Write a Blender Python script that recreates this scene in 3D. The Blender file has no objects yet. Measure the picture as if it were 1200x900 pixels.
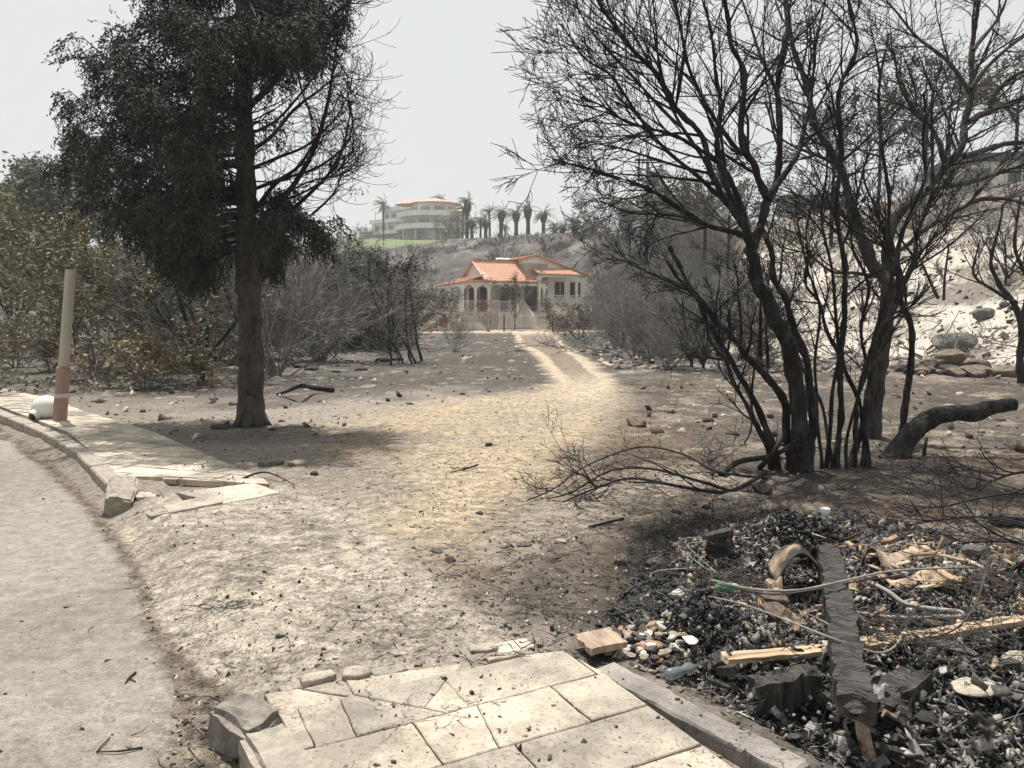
import bpy, math, random
import numpy as np
from mathutils import Vector, Matrix
R = math.radians
S = bpy.context.scene
COL = S.collection
# ------------------------------------------------------------------ camera, sky, sun, exposure
CAMZ = 1.65
PITCH = math.atan(80/901)
cam_d = bpy.data.cameras.new('camera'); cam = bpy.data.objects.new('camera', cam_d); COL.objects.link(cam)
cam.location = (0, 0, CAMZ); cam.rotation_euler = (math.pi/2 - PITCH, 0, 0)
cam_d.sensor_width = 36; cam_d.lens = 36*901/1200; cam_d.clip_start = .05; cam_d.clip_end = 3000
S.camera = cam
SUN_EL, SUN_AZ = R(70), R(-22)          # azimuth from +Y towards +X
sun_dir = Vector((math.sin(SUN_AZ)*math.cos(SUN_EL), math.cos(SUN_AZ)*math.cos(SUN_EL), math.sin(SUN_EL)))
W = bpy.data.worlds.new('World'); S.world = W; W.use_nodes = True
nt = W.node_tree; nt.nodes.clear()
wo = nt.nodes.new('ShaderNodeOutputWorld'); bg = nt.nodes.new('ShaderNodeBackground')
sky = nt.nodes.new('ShaderNodeTexSky'); sky.sky_type = 'NISHITA'; sky.sun_disc = False
sky.sun_elevation = SUN_EL; sky.sun_rotation = SUN_AZ; sky.dust_density = 4; sky.air_density = 1.0; sky.ozone_density = 1.0
hs = nt.nodes.new('ShaderNodeHueSaturation'); hs.inputs['Saturation'].default_value = .22
mx = nt.nodes.new('ShaderNodeMix'); mx.data_type = 'RGBA'
mx.inputs[0].default_value = .72; mx.inputs[7].default_value = (5.6, 5.75, 5.7, 1)   # smoke veil over the whole sky
nt.links.new(sky.outputs[0], hs.inputs['Color']); nt.links.new(hs.outputs[0], mx.inputs[6])
nt.links.new(mx.outputs[2], bg.inputs['Color']); bg.inputs['Strength'].default_value = .1
nt.links.new(bg.outputs[0], wo.inputs[0])
sd = bpy.data.lights.new('sun', 'SUN'); sd.energy = 5.0; sd.angle = R(.7); sd.color = (1, .962, .91)
so = bpy.data.objects.new('sun', sd); COL.objects.link(so)
so.rotation_euler = sun_dir.to_track_quat('Z', 'Y').to_euler()
S.view_settings.view_transform = 'Standard'; S.view_settings.look = 'None'
S.view_settings.exposure = 0.48; S.view_settings.gamma = 1; S.view_settings.use_curve_mapping = False
S.render.engine = 'CYCLES'
S.cycles.max_bounces = 6; S.cycles.volume_bounces = 1; S.cycles.transparent_max_bounces = 8
S.cycles.use_denoising = True
# ------------------------------------------------------------------ pixel helpers (1200x900 picture)
def ray(px, py):
    dx, du = (px-600)/901, -(py-450)/901
    return dx, math.cos(PITCH)+du*math.sin(PITCH), -math.sin(PITCH)+du*math.cos(PITCH)
def U(px, py, Y):
    x, y, z = ray(px, py); t = Y/y
    return Vector((x*t, Y, CAMZ+z*t))
def G(px, py, z=.06):
    x, y, zz = ray(px, py); t = (z-CAMZ)/zz
    return (x*t, y*t)
# ------------------------------------------------------------------ noise
def vnoise(x, y, seed=0):
    x = np.asarray(x, float); y = np.asarray(y, float)
    xi = np.floor(x).astype(np.int64); yi = np.floor(y).astype(np.int64)
    fx = x-xi; fy = y-yi; fx = fx*fx*(3-2*fx); fy = fy*fy*(3-2*fy)
    def h(a, b):
        n = (a*374761393 + b*668265263 + seed*982451653) & 0xffffffff
        n = ((n ^ (n >> 13))*1274126177) & 0xffffffff
        n = (n ^ (n >> 16))*2246822519 & 0xffffffff
        return ((n ^ (n >> 15)) & 0xffffff)/16777215.0
    return (h(xi, yi)*(1-fx)+h(xi+1, yi)*fx)*(1-fy)+(h(xi, yi+1)*(1-fx)+h(xi+1, yi+1)*fx)*fy
def fbm(x, y, oct=4, seed=0, gain=.5):
    a = 1.; s = 0.; n = 0.
    for i in range(oct):
        s = s+a*(vnoise(x*2**i+i*17.3, y*2**i-i*9.1, seed+i)-.5); n += a; a *= gain
    return s/n*2        # about -1..1
def sstep(a, b, x):
    t = np.clip((x-a)/(b-a), 0, 1); return t*t*(3-2*t)
def sdf(poly, x, y):    # signed distance, positive inside
    x = np.asarray(x, float); y = np.asarray(y, float)
    d = np.full(x.shape, 1e9); ins = np.zeros(x.shape, bool); n = len(poly)
    for i in range(n):
        x0, y0 = poly[i]; x1, y1 = poly[(i+1) % n]
        ex, ey = x1-x0, y1-y0
        t = np.clip(((x-x0)*ex+(y-y0)*ey)/(ex*ex+ey*ey+1e-12), 0, 1)
        d = np.minimum(d, np.hypot(x-x0-t*ex, y-y0-t*ey))
        if y0 != y1:
            c = ((y0 > y) != (y1 > y)) & (x < (x1-x0)*(y-y0)/(y1-y0)+x0)
            ins ^= c
    return np.where(ins, d, -d)
def gp(*pts, z=.06): return [G(a, b, z) for a, b in pts]
# ------------------------------------------------------------------ terrain
T_AZ = [-180, -100, -60, -45, -27, -13, -3, 6, 8.5, 10, 13, 17, 28, 36, 40, 55, 90, 180]
T_R = [150, 150, 130, 120, 90, 87, 84, 80, 62, 48, 38, 31, 26, 20.6, 20, 18, 20, 150]
C_AZ = [-180, -100, -60, -45, -24, -12.4, -4.5, 2.5, 10, 18, 28, 35.5, 40, 55, 90, 180]
C_R = [260, 260, 240, 220, 185, 154, 140, 130, 107, 80, 57, 52, 42, 36, 40, 260]
C_Z = [2, 5, 12, 16, 14.8, 13.6, 15.2, 15.2, 12.7, 10.8, 9.4, 9.3, 8.2, 7, 6, 2]
ROAD = [(-60, 64), (-14, 19.5)]+gp((0, 512), (60, 556), (108, 606), (140, 655), (168, 722), (205, 800), (196, 900), z=0)+[(-1.2, 1.2), (-1.0, -30), (-60, -30)]
GUT = [(-60, 66), (-14, 20.3), G(0, 500, 0), G(60, 538, 0), G(118, 600, 0)]+gp((148, 640), (184, 715), (204, 752), (240, 783), (296, 812), (300, 860), (330, 905), z=0)+[(-.75, 2), (-.7, -30), (-60, -30)]
APRON = gp((135, 612), (185, 590), (335, 574), (430, 618), (470, 660), (560, 720), (600, 765), (440, 795), (290, 812), (235, 780), (200, 752), (150, 655))
TRACK = gp((600, 393, ), (652, 393), (660, 405), (684, 422), (722, 445), (738, 470), (728, 520), (660, 575), (560, 640), (470, 625), (400, 560), (415, 520), (440, 492), (560, 472), (640, 466), (650, 452), (645, 438), (628, 424), (607, 408))
LPAVE = [G(215, 588, .12), G(190, 562, .12), (-3.76, 7.18), (-4.75, 8.55), (-5.79, 9.93), (-7.1, 11.3), (-8.53, 12.73), (-14, 18.4), (-30, 33), (-31, 35), (-15.5, 20.6), (-10.84, 16.21), (-8.55, 14.19), (-6.54, 11.95), (-4.78, 10.16), (-3.46, 8.55), (-2.34, 7.18), (-2.02, 6.64)]
NPAVE = [(-1.1, 2.95), (-.80, 3.03), (.27, 3.32), (.52, 3.25), (2.25, .93), (1.0, -.4)]
LEND = [G(150, 600, .12), G(335, 578, .12), G(240, 590, .12)]
BURN1 = gp((735, 440), (720, 500), (690, 540), (640, 590), (560, 660), (520, 720), (600, 765), (700, 772), (960, 905), (1500, 905), (1500, 470), (1000, 440))
PILE = gp((690, 790), (720, 700), (745, 625), (900, 600), (1100, 640), (1250, 660), (1500, 700), (1500, 1000), (1040, 960), (960, 900), (735, 778))
BURN2 = gp((560, 700), (640, 640), (735, 640), (720, 745), (600, 765))
YARD = [(-8, 58.5), (-5, 56.5), (4, 56), (7.5, 60), (8.5, 70), (-8, 70)]
def H(x, y, micro=True):
    x = np.asarray(x, float); y = np.asarray(y, float)
    r = np.hypot(x, y); az = np.degrees(np.arctan2(x, y))
    rt = np.interp(az, T_AZ, T_R); rc = np.interp(az, C_AZ, C_R); zc = np.interp(az, C_AZ, C_Z)
    rt = rt*(1+.05*fbm(az/4+3, az*0, 3, 5))
    t = np.clip((r-rt)/(rc-rt), 0, 1)
    prof = np.where(t < .12, t*t/.24*1.0, t-.06)/.94
    prof = np.clip(prof, 0, 1); prof = prof*(1.0)+.06*np.sin(prof*math.pi)
    z = zc*prof
    z += np.clip(r-rc, 0, 90)*np.interp(az, [-14, -12.4, -4.5, -1.5], [.10, .135, .093, .085])*np.clip((70-np.abs(az+10))/40, 0, 1)
    flat = 1-sstep(0, .06, t)
    z += t*(1-t)*4*(1.1*fbm(x/9, y/9, 4, 11)+.5*np.abs(fbm(x/3.1, y/3.1, 3, 12)))*np.clip(r/60, .35, 1)
    # gentle rise of the yard towards the house
    z += flat*(.35*sstep(30, 62, y)*np.exp(-((x)/14)**2)+.12*fbm(x/5, y/5, 3, 3)*sstep(9, 18, r)*(1-np.clip(sdf(YARD, x, y)+1, 0, 1)))
    z += .35*sstep(-.3, 1.5, -np.abs(r-30)+6)*np.exp(-((az+1)/4.5)**2)*.6
    # near levels
    dr = sdf(ROAD, x, y); dg = sdf(GUT, x, y); da = sdf(APRON, x, y)
    near = .11*sstep(-.02, .35, -dg)
    z = z+near
    z -= .012*sstep(0, .15, dg)*(1-sstep(-.05, .05, dr))
    dp = sdf(PILE, x, y)
    z += sstep(0, .9, dp)*(.10+.14*fbm(x*1.3, y*1.3, 3, 21))-.02*sstep(-.1, .1, dp)
    z -= .10*sstep(0, .5, sdf(gp((735, 785), (900, 800), (1060, 850), (1040, 905), (960, 905)), x, y))
    z += .10*np.exp(-(((x-G(1120, 560)[0])/1.2)**2+((y-G(1120, 560)[1])/.8)**2))
    z += .004*np.exp(-(np.abs(sdf(LEND, x, y))/.35)**2)
    pv = np.maximum(sdf(NPAVE, x, y), sdf(LPAVE, x, y))
    z -= .05*sstep(.0, .05, pv)
    if micro:
        rough = .3+.9*sstep(0, .4, sdf(BURN1, x, y))+.6*sstep(8, 16, r)
        rough = np.where(dr > 0, .1, rough)
        rough = np.where(da > 0, .35, rough)
        z += rough*(.016*fbm(x*3, y*3, 3, 31)+.010*fbm(x*14, y*14, 2, 32)+.006*fbm(x*40, y*40, 1, 33))
        z += .012*fbm(x*.8, y*.8, 2, 34)*np.where(dr > 0, .3, 1)
        tr = sdf(TRACK, x, y)
        z -= .05*np.exp(-((np.abs(tr-.75)-.0)/.25)**2)*sstep(14, 22, r)*sstep(0, .3, tr)
    return z
def Hs(x, y): return float(H(np.array([x]), np.array([y]))[0])
def GH(px, py):         # where the pixel's ray meets the terrain
    dx, dy, dz = ray(px, py)
    t = np.geomspace(1.5, 300, 1500)
    X = dx*t; Y = dy*t; Z = CAMZ+dz*t
    k = np.nonzero(Z < H(X, Y, False))[0]
    i = k[0] if len(k) else 1499
    return Vector((X[i], Y[i], Hs(X[i], Y[i])))
def on(x, y, dz=0): return Vector((x, y, Hs(x, y)+dz))
def at_depth(px, Y, dz=0):   # a point on the ground under column px at distance Y
    x = (px-600)/901*Y/math.cos(PITCH)
    return Vector((x, Y, Hs(x, Y)+dz))
# ------------------------------------------------------------------ materials
MATS = {}
def mat(name, c1, c2=None, scale=8., rough=.85, bump=.3, bscale=None, c3=None, dist=.02, attr=None, detail=6, spec=.3, obj=False, stretch=None):
    if name in MATS: return MATS[name]
    m = bpy.data.materials.new(name); m.use_nodes = True; MATS[name] = m
    n = m.node_tree; b = n.nodes['Principled BSDF']
    b.inputs['Roughness'].default_value = rough; b.inputs['Specular IOR Level'].default_value = spec
    tc = n.nodes.new('ShaderNodeTexCoord'); src = tc.outputs['Object']
    if stretch:
        mp = n.nodes.new('ShaderNodeMapping'); mp.inputs['Scale'].default_value = stretch
        n.links.new(src, mp.inputs[0]); src = mp.outputs[0]
    no = n.nodes.new('ShaderNodeTexNoise'); no.inputs['Scale'].default_value = scale; no.inputs['Detail'].default_value = detail; no.inputs['Roughness'].default_value = .62
    n.links.new(src, no.inputs['Vector'])
    fac = no.outputs['Fac']
    if attr:
        at = n.nodes.new('ShaderNodeAttribute'); at.attribute_name = attr
        ma = n.nodes.new('ShaderNodeMath'); ma.operation = 'MULTIPLY_ADD'; ma.inputs[1].default_value = .35
        n.links.new(fac, ma.inputs[0]); n.links.new(at.outputs['Fac'], ma.inputs[2]); 
        mb_ = n.nodes.new('ShaderNodeMath'); mb_.operation = 'SUBTRACT'; mb_.inputs[1].default_value = .17
        n.links.new(ma.outputs[0], mb_.inputs[0]); fac = mb_.outputs[0]
    cr = n.nodes.new('ShaderNodeValToRGB'); n.links.new(fac, cr.inputs[0])
    c2 = c2 or tuple(v*.7 for v in c1)
    lo, hi = (.05, .95) if attr else (.34, .66)
    cr.color_ramp.elements[0].position = lo; cr.color_ramp.elements[0].color = (*c2, 1)
    cr.color_ramp.elements[1].position = hi; cr.color_ramp.elements[1].color = (*c1, 1)
    if c3:
        e = cr.color_ramp.elements.new((lo+hi)/2); e.color = (*c3, 1)
    n.links.new(cr.outputs[0], b.inputs['Base Color'])
    if bump:
        bn = n.nodes.new('ShaderNodeTexNoise'); bn.inputs['Scale'].default_value = bscale or scale*3; bn.inputs['Detail'].default_value = 5
        n.links.new(src, bn.inputs['Vector'])
        bp = n.nodes.new('ShaderNodeBump'); bp.inputs['Strength'].default_value = bump; bp.inputs['Distance'].default_value = dist
        n.links.new(bn.outputs['Fac'], bp.inputs['Height']); n.links.new(bp.outputs[0], b.inputs['Normal'])
    return m
def ground_mat():
    m = bpy.data.materials.new('ground_surface'); m.use_nodes = True
    n = m.node_tree; b = n.nodes['Principled BSDF']; b.inputs['Roughness'].default_value = .95; b.inputs['Specular IOR Level'].default_value = .15
    L = n.links.new
    at = n.nodes.new('ShaderNodeAttribute'); at.attribute_name = 'albedo'
    ag = n.nodes.new('ShaderNodeAttribute'); ag.attribute_name = 'grit'
    geo = n.nodes.new('ShaderNodeNewGeometry'); P = geo.outputs['Position']
    def noise(s, d=5, r=.6):
        x = n.nodes.new('ShaderNodeTexNoise'); x.inputs['Scale'].default_value = s; x.inputs['Detail'].default_value = d; x.inputs['Roughness'].default_value = r; L(P, x.inputs['Vector']); return x.outputs['Fac']
    def ramp(f, a, b_, ca, cb):
        x = n.nodes.new('ShaderNodeValToRGB'); L(f, x.inputs[0]); e = x.color_ramp.elements
        e[0].position = a; e[0].color = (ca, ca, ca, 1); e[1].position = b_; e[1].color = (cb, cb, cb, 1); return x.outputs[0]
    def mul(a, b_, f=1.):
        x = n.nodes.new('ShaderNodeMix'); x.data_type = 'RGBA'; x.blend_type = 'MULTIPLY'
        if isinstance(f, float): x.inputs[0].default_value = f
        else: L(f, x.inputs[0])
        L(a, x.inputs[6]); L(b_, x.inputs[7]); return x.outputs[2]
    gs = n.nodes.new('ShaderNodeMath'); gs.operation = 'MULTIPLY_ADD'; gs.inputs[1].default_value = .9; gs.inputs[2].default_value = .15; gs.use_clamp = True; L(ag.outputs['Fac'], gs.inputs[0]); gsc = gs.outputs[0]
    c = at.outputs['Color']
    c = mul(c, ramp(noise(60, 6, .7), .36, .62, .62, 1.25), gsc)
    c = mul(c, ramp(noise(9, 6, .7), .38, .62, .60, 1.30), gsc)
    # dark litter flakes and fine cracks, as strong as 'grit' says
    v = n.nodes.new('ShaderNodeTexVoronoi'); v.inputs['Scale'].default_value = 34; v.inputs['Randomness'].default_value = 1
    dn = n.nodes.new('ShaderNodeTexNoise'); dn.inputs['Scale'].default_value = 22; dn.inputs['Detail'].default_value = 4; L(P, dn.inputs['Vector'])
    md = n.nodes.new('ShaderNodeMix'); md.data_type = 'RGBA'; md.blend_type = 'ADD'; md.inputs[0].default_value = .09; L(P, md.inputs[6]); L(dn.outputs['Color'], md.inputs[7])
    L(md.outputs[2], v.inputs['Vector'])
    spots = ramp(v.outputs['Distance'], .16, .30, .30, 1.)
    gate = n.nodes.new('ShaderNodeMath'); gate.operation = 'MULTIPLY'; L(ag.outputs['Fac'], gate.inputs[0]); L(ramp(noise(5, 4), .38, .55, .15, 1.), gate.inputs[1])
    c = mul(c, spots, gate.outputs[0])
    c = mul(c, ramp(noise(26, 5, .75), .44, .56, .62, 1.12), gate.outputs[0])
    v2 = n.nodes.new('ShaderNodeTexVoronoi'); v2.feature = 'DISTANCE_TO_EDGE'; v2.inputs['Scale'].default_value = 7
    md2 = n.nodes.new('ShaderNodeMix'); md2.data_type = 'RGBA'; md2.blend_type = 'ADD'; md2.inputs[0].default_value = .22; L(P, md2.inputs[6]); L(dn.outputs['Color'], md2.inputs[7])
    L(md2.outputs[2], v2.inputs['Vector'])
    cr_ = ramp(v2.outputs['Distance'], .0, .035, .45, 1.)
    gate2 = n.nodes.new('ShaderNodeMath'); gate2.operation = 'MULTIPLY'; L(ag.outputs['Fac'], gate2.inputs[0]); L(ramp(noise(2.3, 4), .45, .60, 0., .9), gate2.inputs[1])
    c = mul(c, cr_, gate2.outputs[0])
    L(c, b.inputs['Base Color'])
    def bump(h, s, d, prev=None):
        x = n.nodes.new('ShaderNodeBump'); x.inputs['Strength'].default_value = s; x.inputs['Distance'].default_value = d; L(h, x.inputs['Height'])
        mm = n.nodes.new('ShaderNodeMath'); mm.operation = 'MULTIPLY'; mm.inputs[1].default_value = s; L(gsc, mm.inputs[0]); L(mm.outputs[0], x.inputs['Strength'])
        if prev: L(prev, x.inputs['Normal'])
        return x.outputs[0]
    nb = bump(noise(90, 5, .7), .8, .008); nb = bump(noise(18, 6, .65), .8, .03, nb)
    nb = bump(noise(2.2, 6, .6), .5, .18, nb)
    L(nb, b.inputs['Normal'])
    return m
# ------------------------------------------------------------------ mesh helpers
def link(name, me, m=None, parent=None):
    o = bpy.data.objects.new(name, me); COL.objects.link(o)
    if m and me and not me.materials: me.materials.append(m)
    if parent: o.parent = parent
    return o
def npmesh(name, V, F, smooth=False):   # F: (n,k) array or list
    me = bpy.data.meshes.new(name)
    V = np.asarray(V, np.float32)
    if isinstance(F, np.ndarray):
        k = F.shape[1]
        me.vertices.add(len(V)); me.vertices.foreach_set('co', V.ravel())
        me.loops.add(F.size); me.loops.foreach_set('vertex_index', F.astype(np.int32).ravel())
        me.polygons.add(len(F)); me.polygons.foreach_set('loop_start', np.arange(0, F.size, k, dtype=np.int32))
        me.polygons.foreach_set('loop_total', np.full(len(F), k, np.int32))
        me.update(calc_edges=True)
    else:
        me.from_pydata([tuple(map(float, v)) for v in V], [], F); me.update()
    if smooth: me.polygons.foreach_set('use_smooth', np.ones(len(me.polygons), bool))
    return me
def tag(o, label=None, cat=None, group=None, kind=None):
    if label: o['label'] = label
    if cat: o['category'] = cat
    if group: o['group'] = group
    if kind: o['kind'] = kind
    return o
def thing(name, label, cat, loc=(0, 0, 0), rz=0, group=None):
    o = bpy.data.objects.new(name, None); COL.objects.link(o); o.empty_display_size = .2
    o.location = loc; o.rotation_euler = (0, 0, rz)
    return tag(o, label, cat, group)
def dup(root, loc, rz, s=1, label=None, sz=None, group=None):
    r = root.copy(); COL.objects.link(r); r.location = loc; r.rotation_euler = (root.rotation_euler.x, root.rotation_euler.y, rz)
    r.scale = (s, s, sz or s)
    if label: r['label'] = label
    if group: r['group'] = group
    for ch in root.children:
        c = ch.copy(); COL.objects.link(c); c.parent = r
        for g in ch.children:
            d = g.copy(); COL.objects.link(d); d.parent = c
    return r
class MB:
    def __init__(s): s.v = []; s.f = []; s.fr = None
    def P(s, p): return s.fr(*p) if s.fr else Vector(p)
    def add(s, vs, fs):
        b = len(s.v); s.v += [s.P(p) for p in vs]; s.f += [tuple(b+i for i in f) for f in fs]
    def box(s, x0, x1, y0, y1, z0, z1):
        s.add([(x0, y0, z0), (x1, y0, z0), (x1, y1, z0), (x0, y1, z0), (x0, y0, z1), (x1, y0, z1), (x1, y1, z1), (x0, y1, z1)],
              [(3, 2, 1, 0), (4, 5, 6, 7), (0, 1, 5, 4), (1, 2, 6, 5), (2, 3, 7, 6), (3, 0, 4, 7)]); return s
    def prism(s, poly, z0, z1):         # poly in xy, ccw
        n = len(poly)
        s.add([(x, y, z0) for x, y in poly]+[(x, y, z1) for x, y in poly],
              [tuple(range(n-1, -1, -1)), tuple(range(n, 2*n))]+[(i, (i+1) % n, n+(i+1) % n, n+i) for i in range(n)]); return s
    def slab(s, pts, t):                # thick polygon (any plane), thickness downwards
        n = len(pts); a = [s.P(p) for p in pts]; b = len(s.v)
        nr = (a[1]-a[0]).cross(a[2]-a[0]).normalized()
        if nr.z < 0: a.reverse(); nr = -nr
        s.v += a+[p-nr*t for p in a]
        s.f += [tuple(b+i for i in range(n)), tuple(b+n+i for i in range(n-1, -1, -1))]+[(b+(i+1) % n, b+i, b+n+i, b+n+(i+1) % n) for i in range(n)]; return s
    def bar(s, p, q, w, h=None):        # square bar between two points
        h = h or w; p = s.P(p); q = s.P(q); d = (q-p).normalized()
        up = Vector((0, 0, 1)) if abs(d.z) < .9 else Vector((1, 0, 0))
        a = d.cross(up).normalized()*w/2; c = a.cross(d).normalized()*h/2; b = len(s.v)
        s.v += [p-a-c, p+a-c, p+a+c, p-a+c, q-a-c, q+a-c, q+a+c, q-a+c]
        s.f += [tuple(b+i for i in f) for f in [(3, 2, 1, 0), (4, 5, 6, 7), (0, 1, 5, 4), (1, 2, 6, 5), (2, 3, 7, 6), (3, 0, 4, 7)]]; return s
    def tube(s, pts, rads, n=8, cap=True):
        pts = [s.P(p) for p in pts]
        if not hasattr(rads, '__len__'): rads = [rads]*len(pts)
        b = len(s.v); ref = None
        for i, p in enumerate(pts):
            t = (pts[min(i+1, len(pts)-1)]-pts[max(i-1, 0)]).normalized()
            if ref is None: ref = t.orthogonal().normalized()
            ref = (ref-t*ref.dot(t)).normalized(); bi = t.cross(ref)
            for k in range(n):
                a = 2*math.pi*k/n; s.v.append(p+(ref*math.cos(a)+bi*math.sin(a))*rads[i])
        for i in range(len(pts)-1):
            for k in range(n):
                k2 = (k+1) % n; s.f.append((b+i*n+k, b+i*n+k2, b+(i+1)*n+k2, b+(i+1)*n+k))
        if cap:
            s.f.append(tuple(b+k for k in range(n-1, -1, -1))); e = b+(len(pts)-1)*n; s.f.append(tuple(e+k for k in range(n)))
        return s
    def build(s, name, m, parent=None, smooth=False, origin=None):
        v = s.v if origin is None else [p-Vector(origin) for p in s.v]
        me = bpy.data.meshes.new(name); me.from_pydata([tuple(p) for p in v], [], s.f); me.update()
        if smooth: me.polygons.foreach_set('use_smooth', np.ones(len(me.polygons), bool))
        o = link(name, me, m, parent)
        if origin is not None and not parent: o.location = origin
        return o
def tubes_mesh(name, lines, smooth=True):   # lines: (pts list, radii list, sides)
    groups = {}
    for p, r, n in lines: groups.setdefault((len(p), n), []).append((p, r))
    Vs = []; Fs = []; base = 0
    for (K, n), L in groups.items():
        P = np.array([[tuple(q) for q in p] for p, r in L], float); Rr = np.array([r for p, r in L], float); M = len(L)
        T = np.empty_like(P); T[:, 1:-1] = P[:, 2:]-P[:, :-2]; T[:, 0] = P[:, 1]-P[:, 0]; T[:, -1] = P[:, -1]-P[:, -2]
        T /= np.linalg.norm(T, axis=2, keepdims=True)+1e-9
        t0 = T[:, 0]; up = np.where(np.abs(t0[:, 2:3]) < .9, np.array([[0, 0, 1.]]), np.array([[1., 0, 0]]))
        ref = np.cross(t0, up); ref /= np.linalg.norm(ref, axis=1, keepdims=True)+1e-9
        A = np.empty_like(P)
        for i in range(K):
            t = T[:, i]; ref = ref-t*(ref*t).sum(1, keepdims=True); ref /= np.linalg.norm(ref, axis=1, keepdims=True)+1e-9; A[:, i] = ref
        B = np.cross(T, A); an = 2*np.pi*np.arange(n)/n
        V = P[:, :, None]+(A[:, :, None]*np.cos(an)[None, None, :, None]+B[:, :, None]*np.sin(an)[None, None, :, None])*Rr[:, :, None, None]
        Vs.append(V.reshape(-1, 3))
        m_, i_, k_ = np.meshgrid(np.arange(M), np.arange(K-1), np.arange(n), indexing='ij'); k2 = (k_+1) % n
        f = lambda i, k: base+(m_*K+i)*n+k
        Fs.append(np.stack([f(i_, k_), f(i_, k2), f(i_+1, k2), f(i_+1, k_)], -1).reshape(-1, 4)); base += M*K*n
    return npmesh(name, np.concatenate(Vs), np.concatenate(Fs), smooth)
def rotmats(n, rng, tilt=1.0):
    q = rng.normal(size=(n, 4)); q[:, 1:3] *= tilt; q /= np.linalg.norm(q, axis=1, keepdims=True)
    w, x, y, z = q.T
    return np.stack([1-2*(y*y+z*z), 2*(x*y-z*w), 2*(x*z+y*w), 2*(x*y+z*w), 1-2*(x*x+z*z), 2*(y*z-x*w), 2*(x*z-y*w), 2*(y*z+x*w), 1-2*(x*x+y*y)], -1).reshape(n, 3, 3)
CHIP_V = np.array([(-.5, -.5, -.5), (.5, -.5, -.5), (.5, .5, -.5), (-.5, .5, -.5), (-.38, -.38, .5), (.38, -.38, .5), (.38, .38, .5), (-.38, .38, .5)])
CHIP_F = np.array([(3, 2, 1, 0), (4, 5, 6, 7), (0, 1, 5, 4), (1, 2, 6, 5), (2, 3, 7, 6), (3, 0, 4, 7)])
def scatter(name, pos, dims, rng, m, tone, tilt=1., jit=.18, kind='stuff'):
    N = len(pos)
    V = CHIP_V[None]+rng.uniform(-jit, jit, (N, 8, 3)); V = V*dims[:, None, :]
    V = np.einsum('nij,nkj->nki', rotmats(N, rng, tilt), V)+pos[:, None, :]
    F = (CHIP_F[None]+np.arange(N)[:, None, None]*8).reshape(-1, 4)
    me = npmesh(name, V.reshape(-1, 3), F)
    a = me.attributes.new('tone', 'FLOAT', 'POINT'); a.data.foreach_set('value', np.repeat(tone, 8).astype(np.float32))
    o = link(name, me, m)
    if kind: o['kind'] = kind
    return o
def leaves_mesh(name, pos, dirs, ln, wd, rng):   # narrow folded blades
    N = len(pos); d = dirs/(np.linalg.norm(dirs, axis=1, keepdims=True)+1e-9)
    s = np.cross(d, rng.normal(size=(N, 3))); s /= np.linalg.norm(s, axis=1, keepdims=True)+1e-9
    ln = np.asarray(ln)[:, None]; wd = np.asarray(wd)[:, None]
    n_ = np.cross(d, s)
    V = np.stack([pos, pos+d*ln*.5+s*wd*.5+n_*wd*.15, pos+d*ln, pos+d*ln*.5-s*wd*.5+n_*wd*.15], 1)
    F = np.arange(N*4).reshape(-1, 4)
    me = npmesh(name, V.reshape(-1, 3), F)
    a = me.attributes.new('tone', 'FLOAT', 'POINT'); a.data.foreach_set('value', np.repeat(rng.uniform(0, 1, N), 4).astype(np.float32))
    return me
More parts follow.
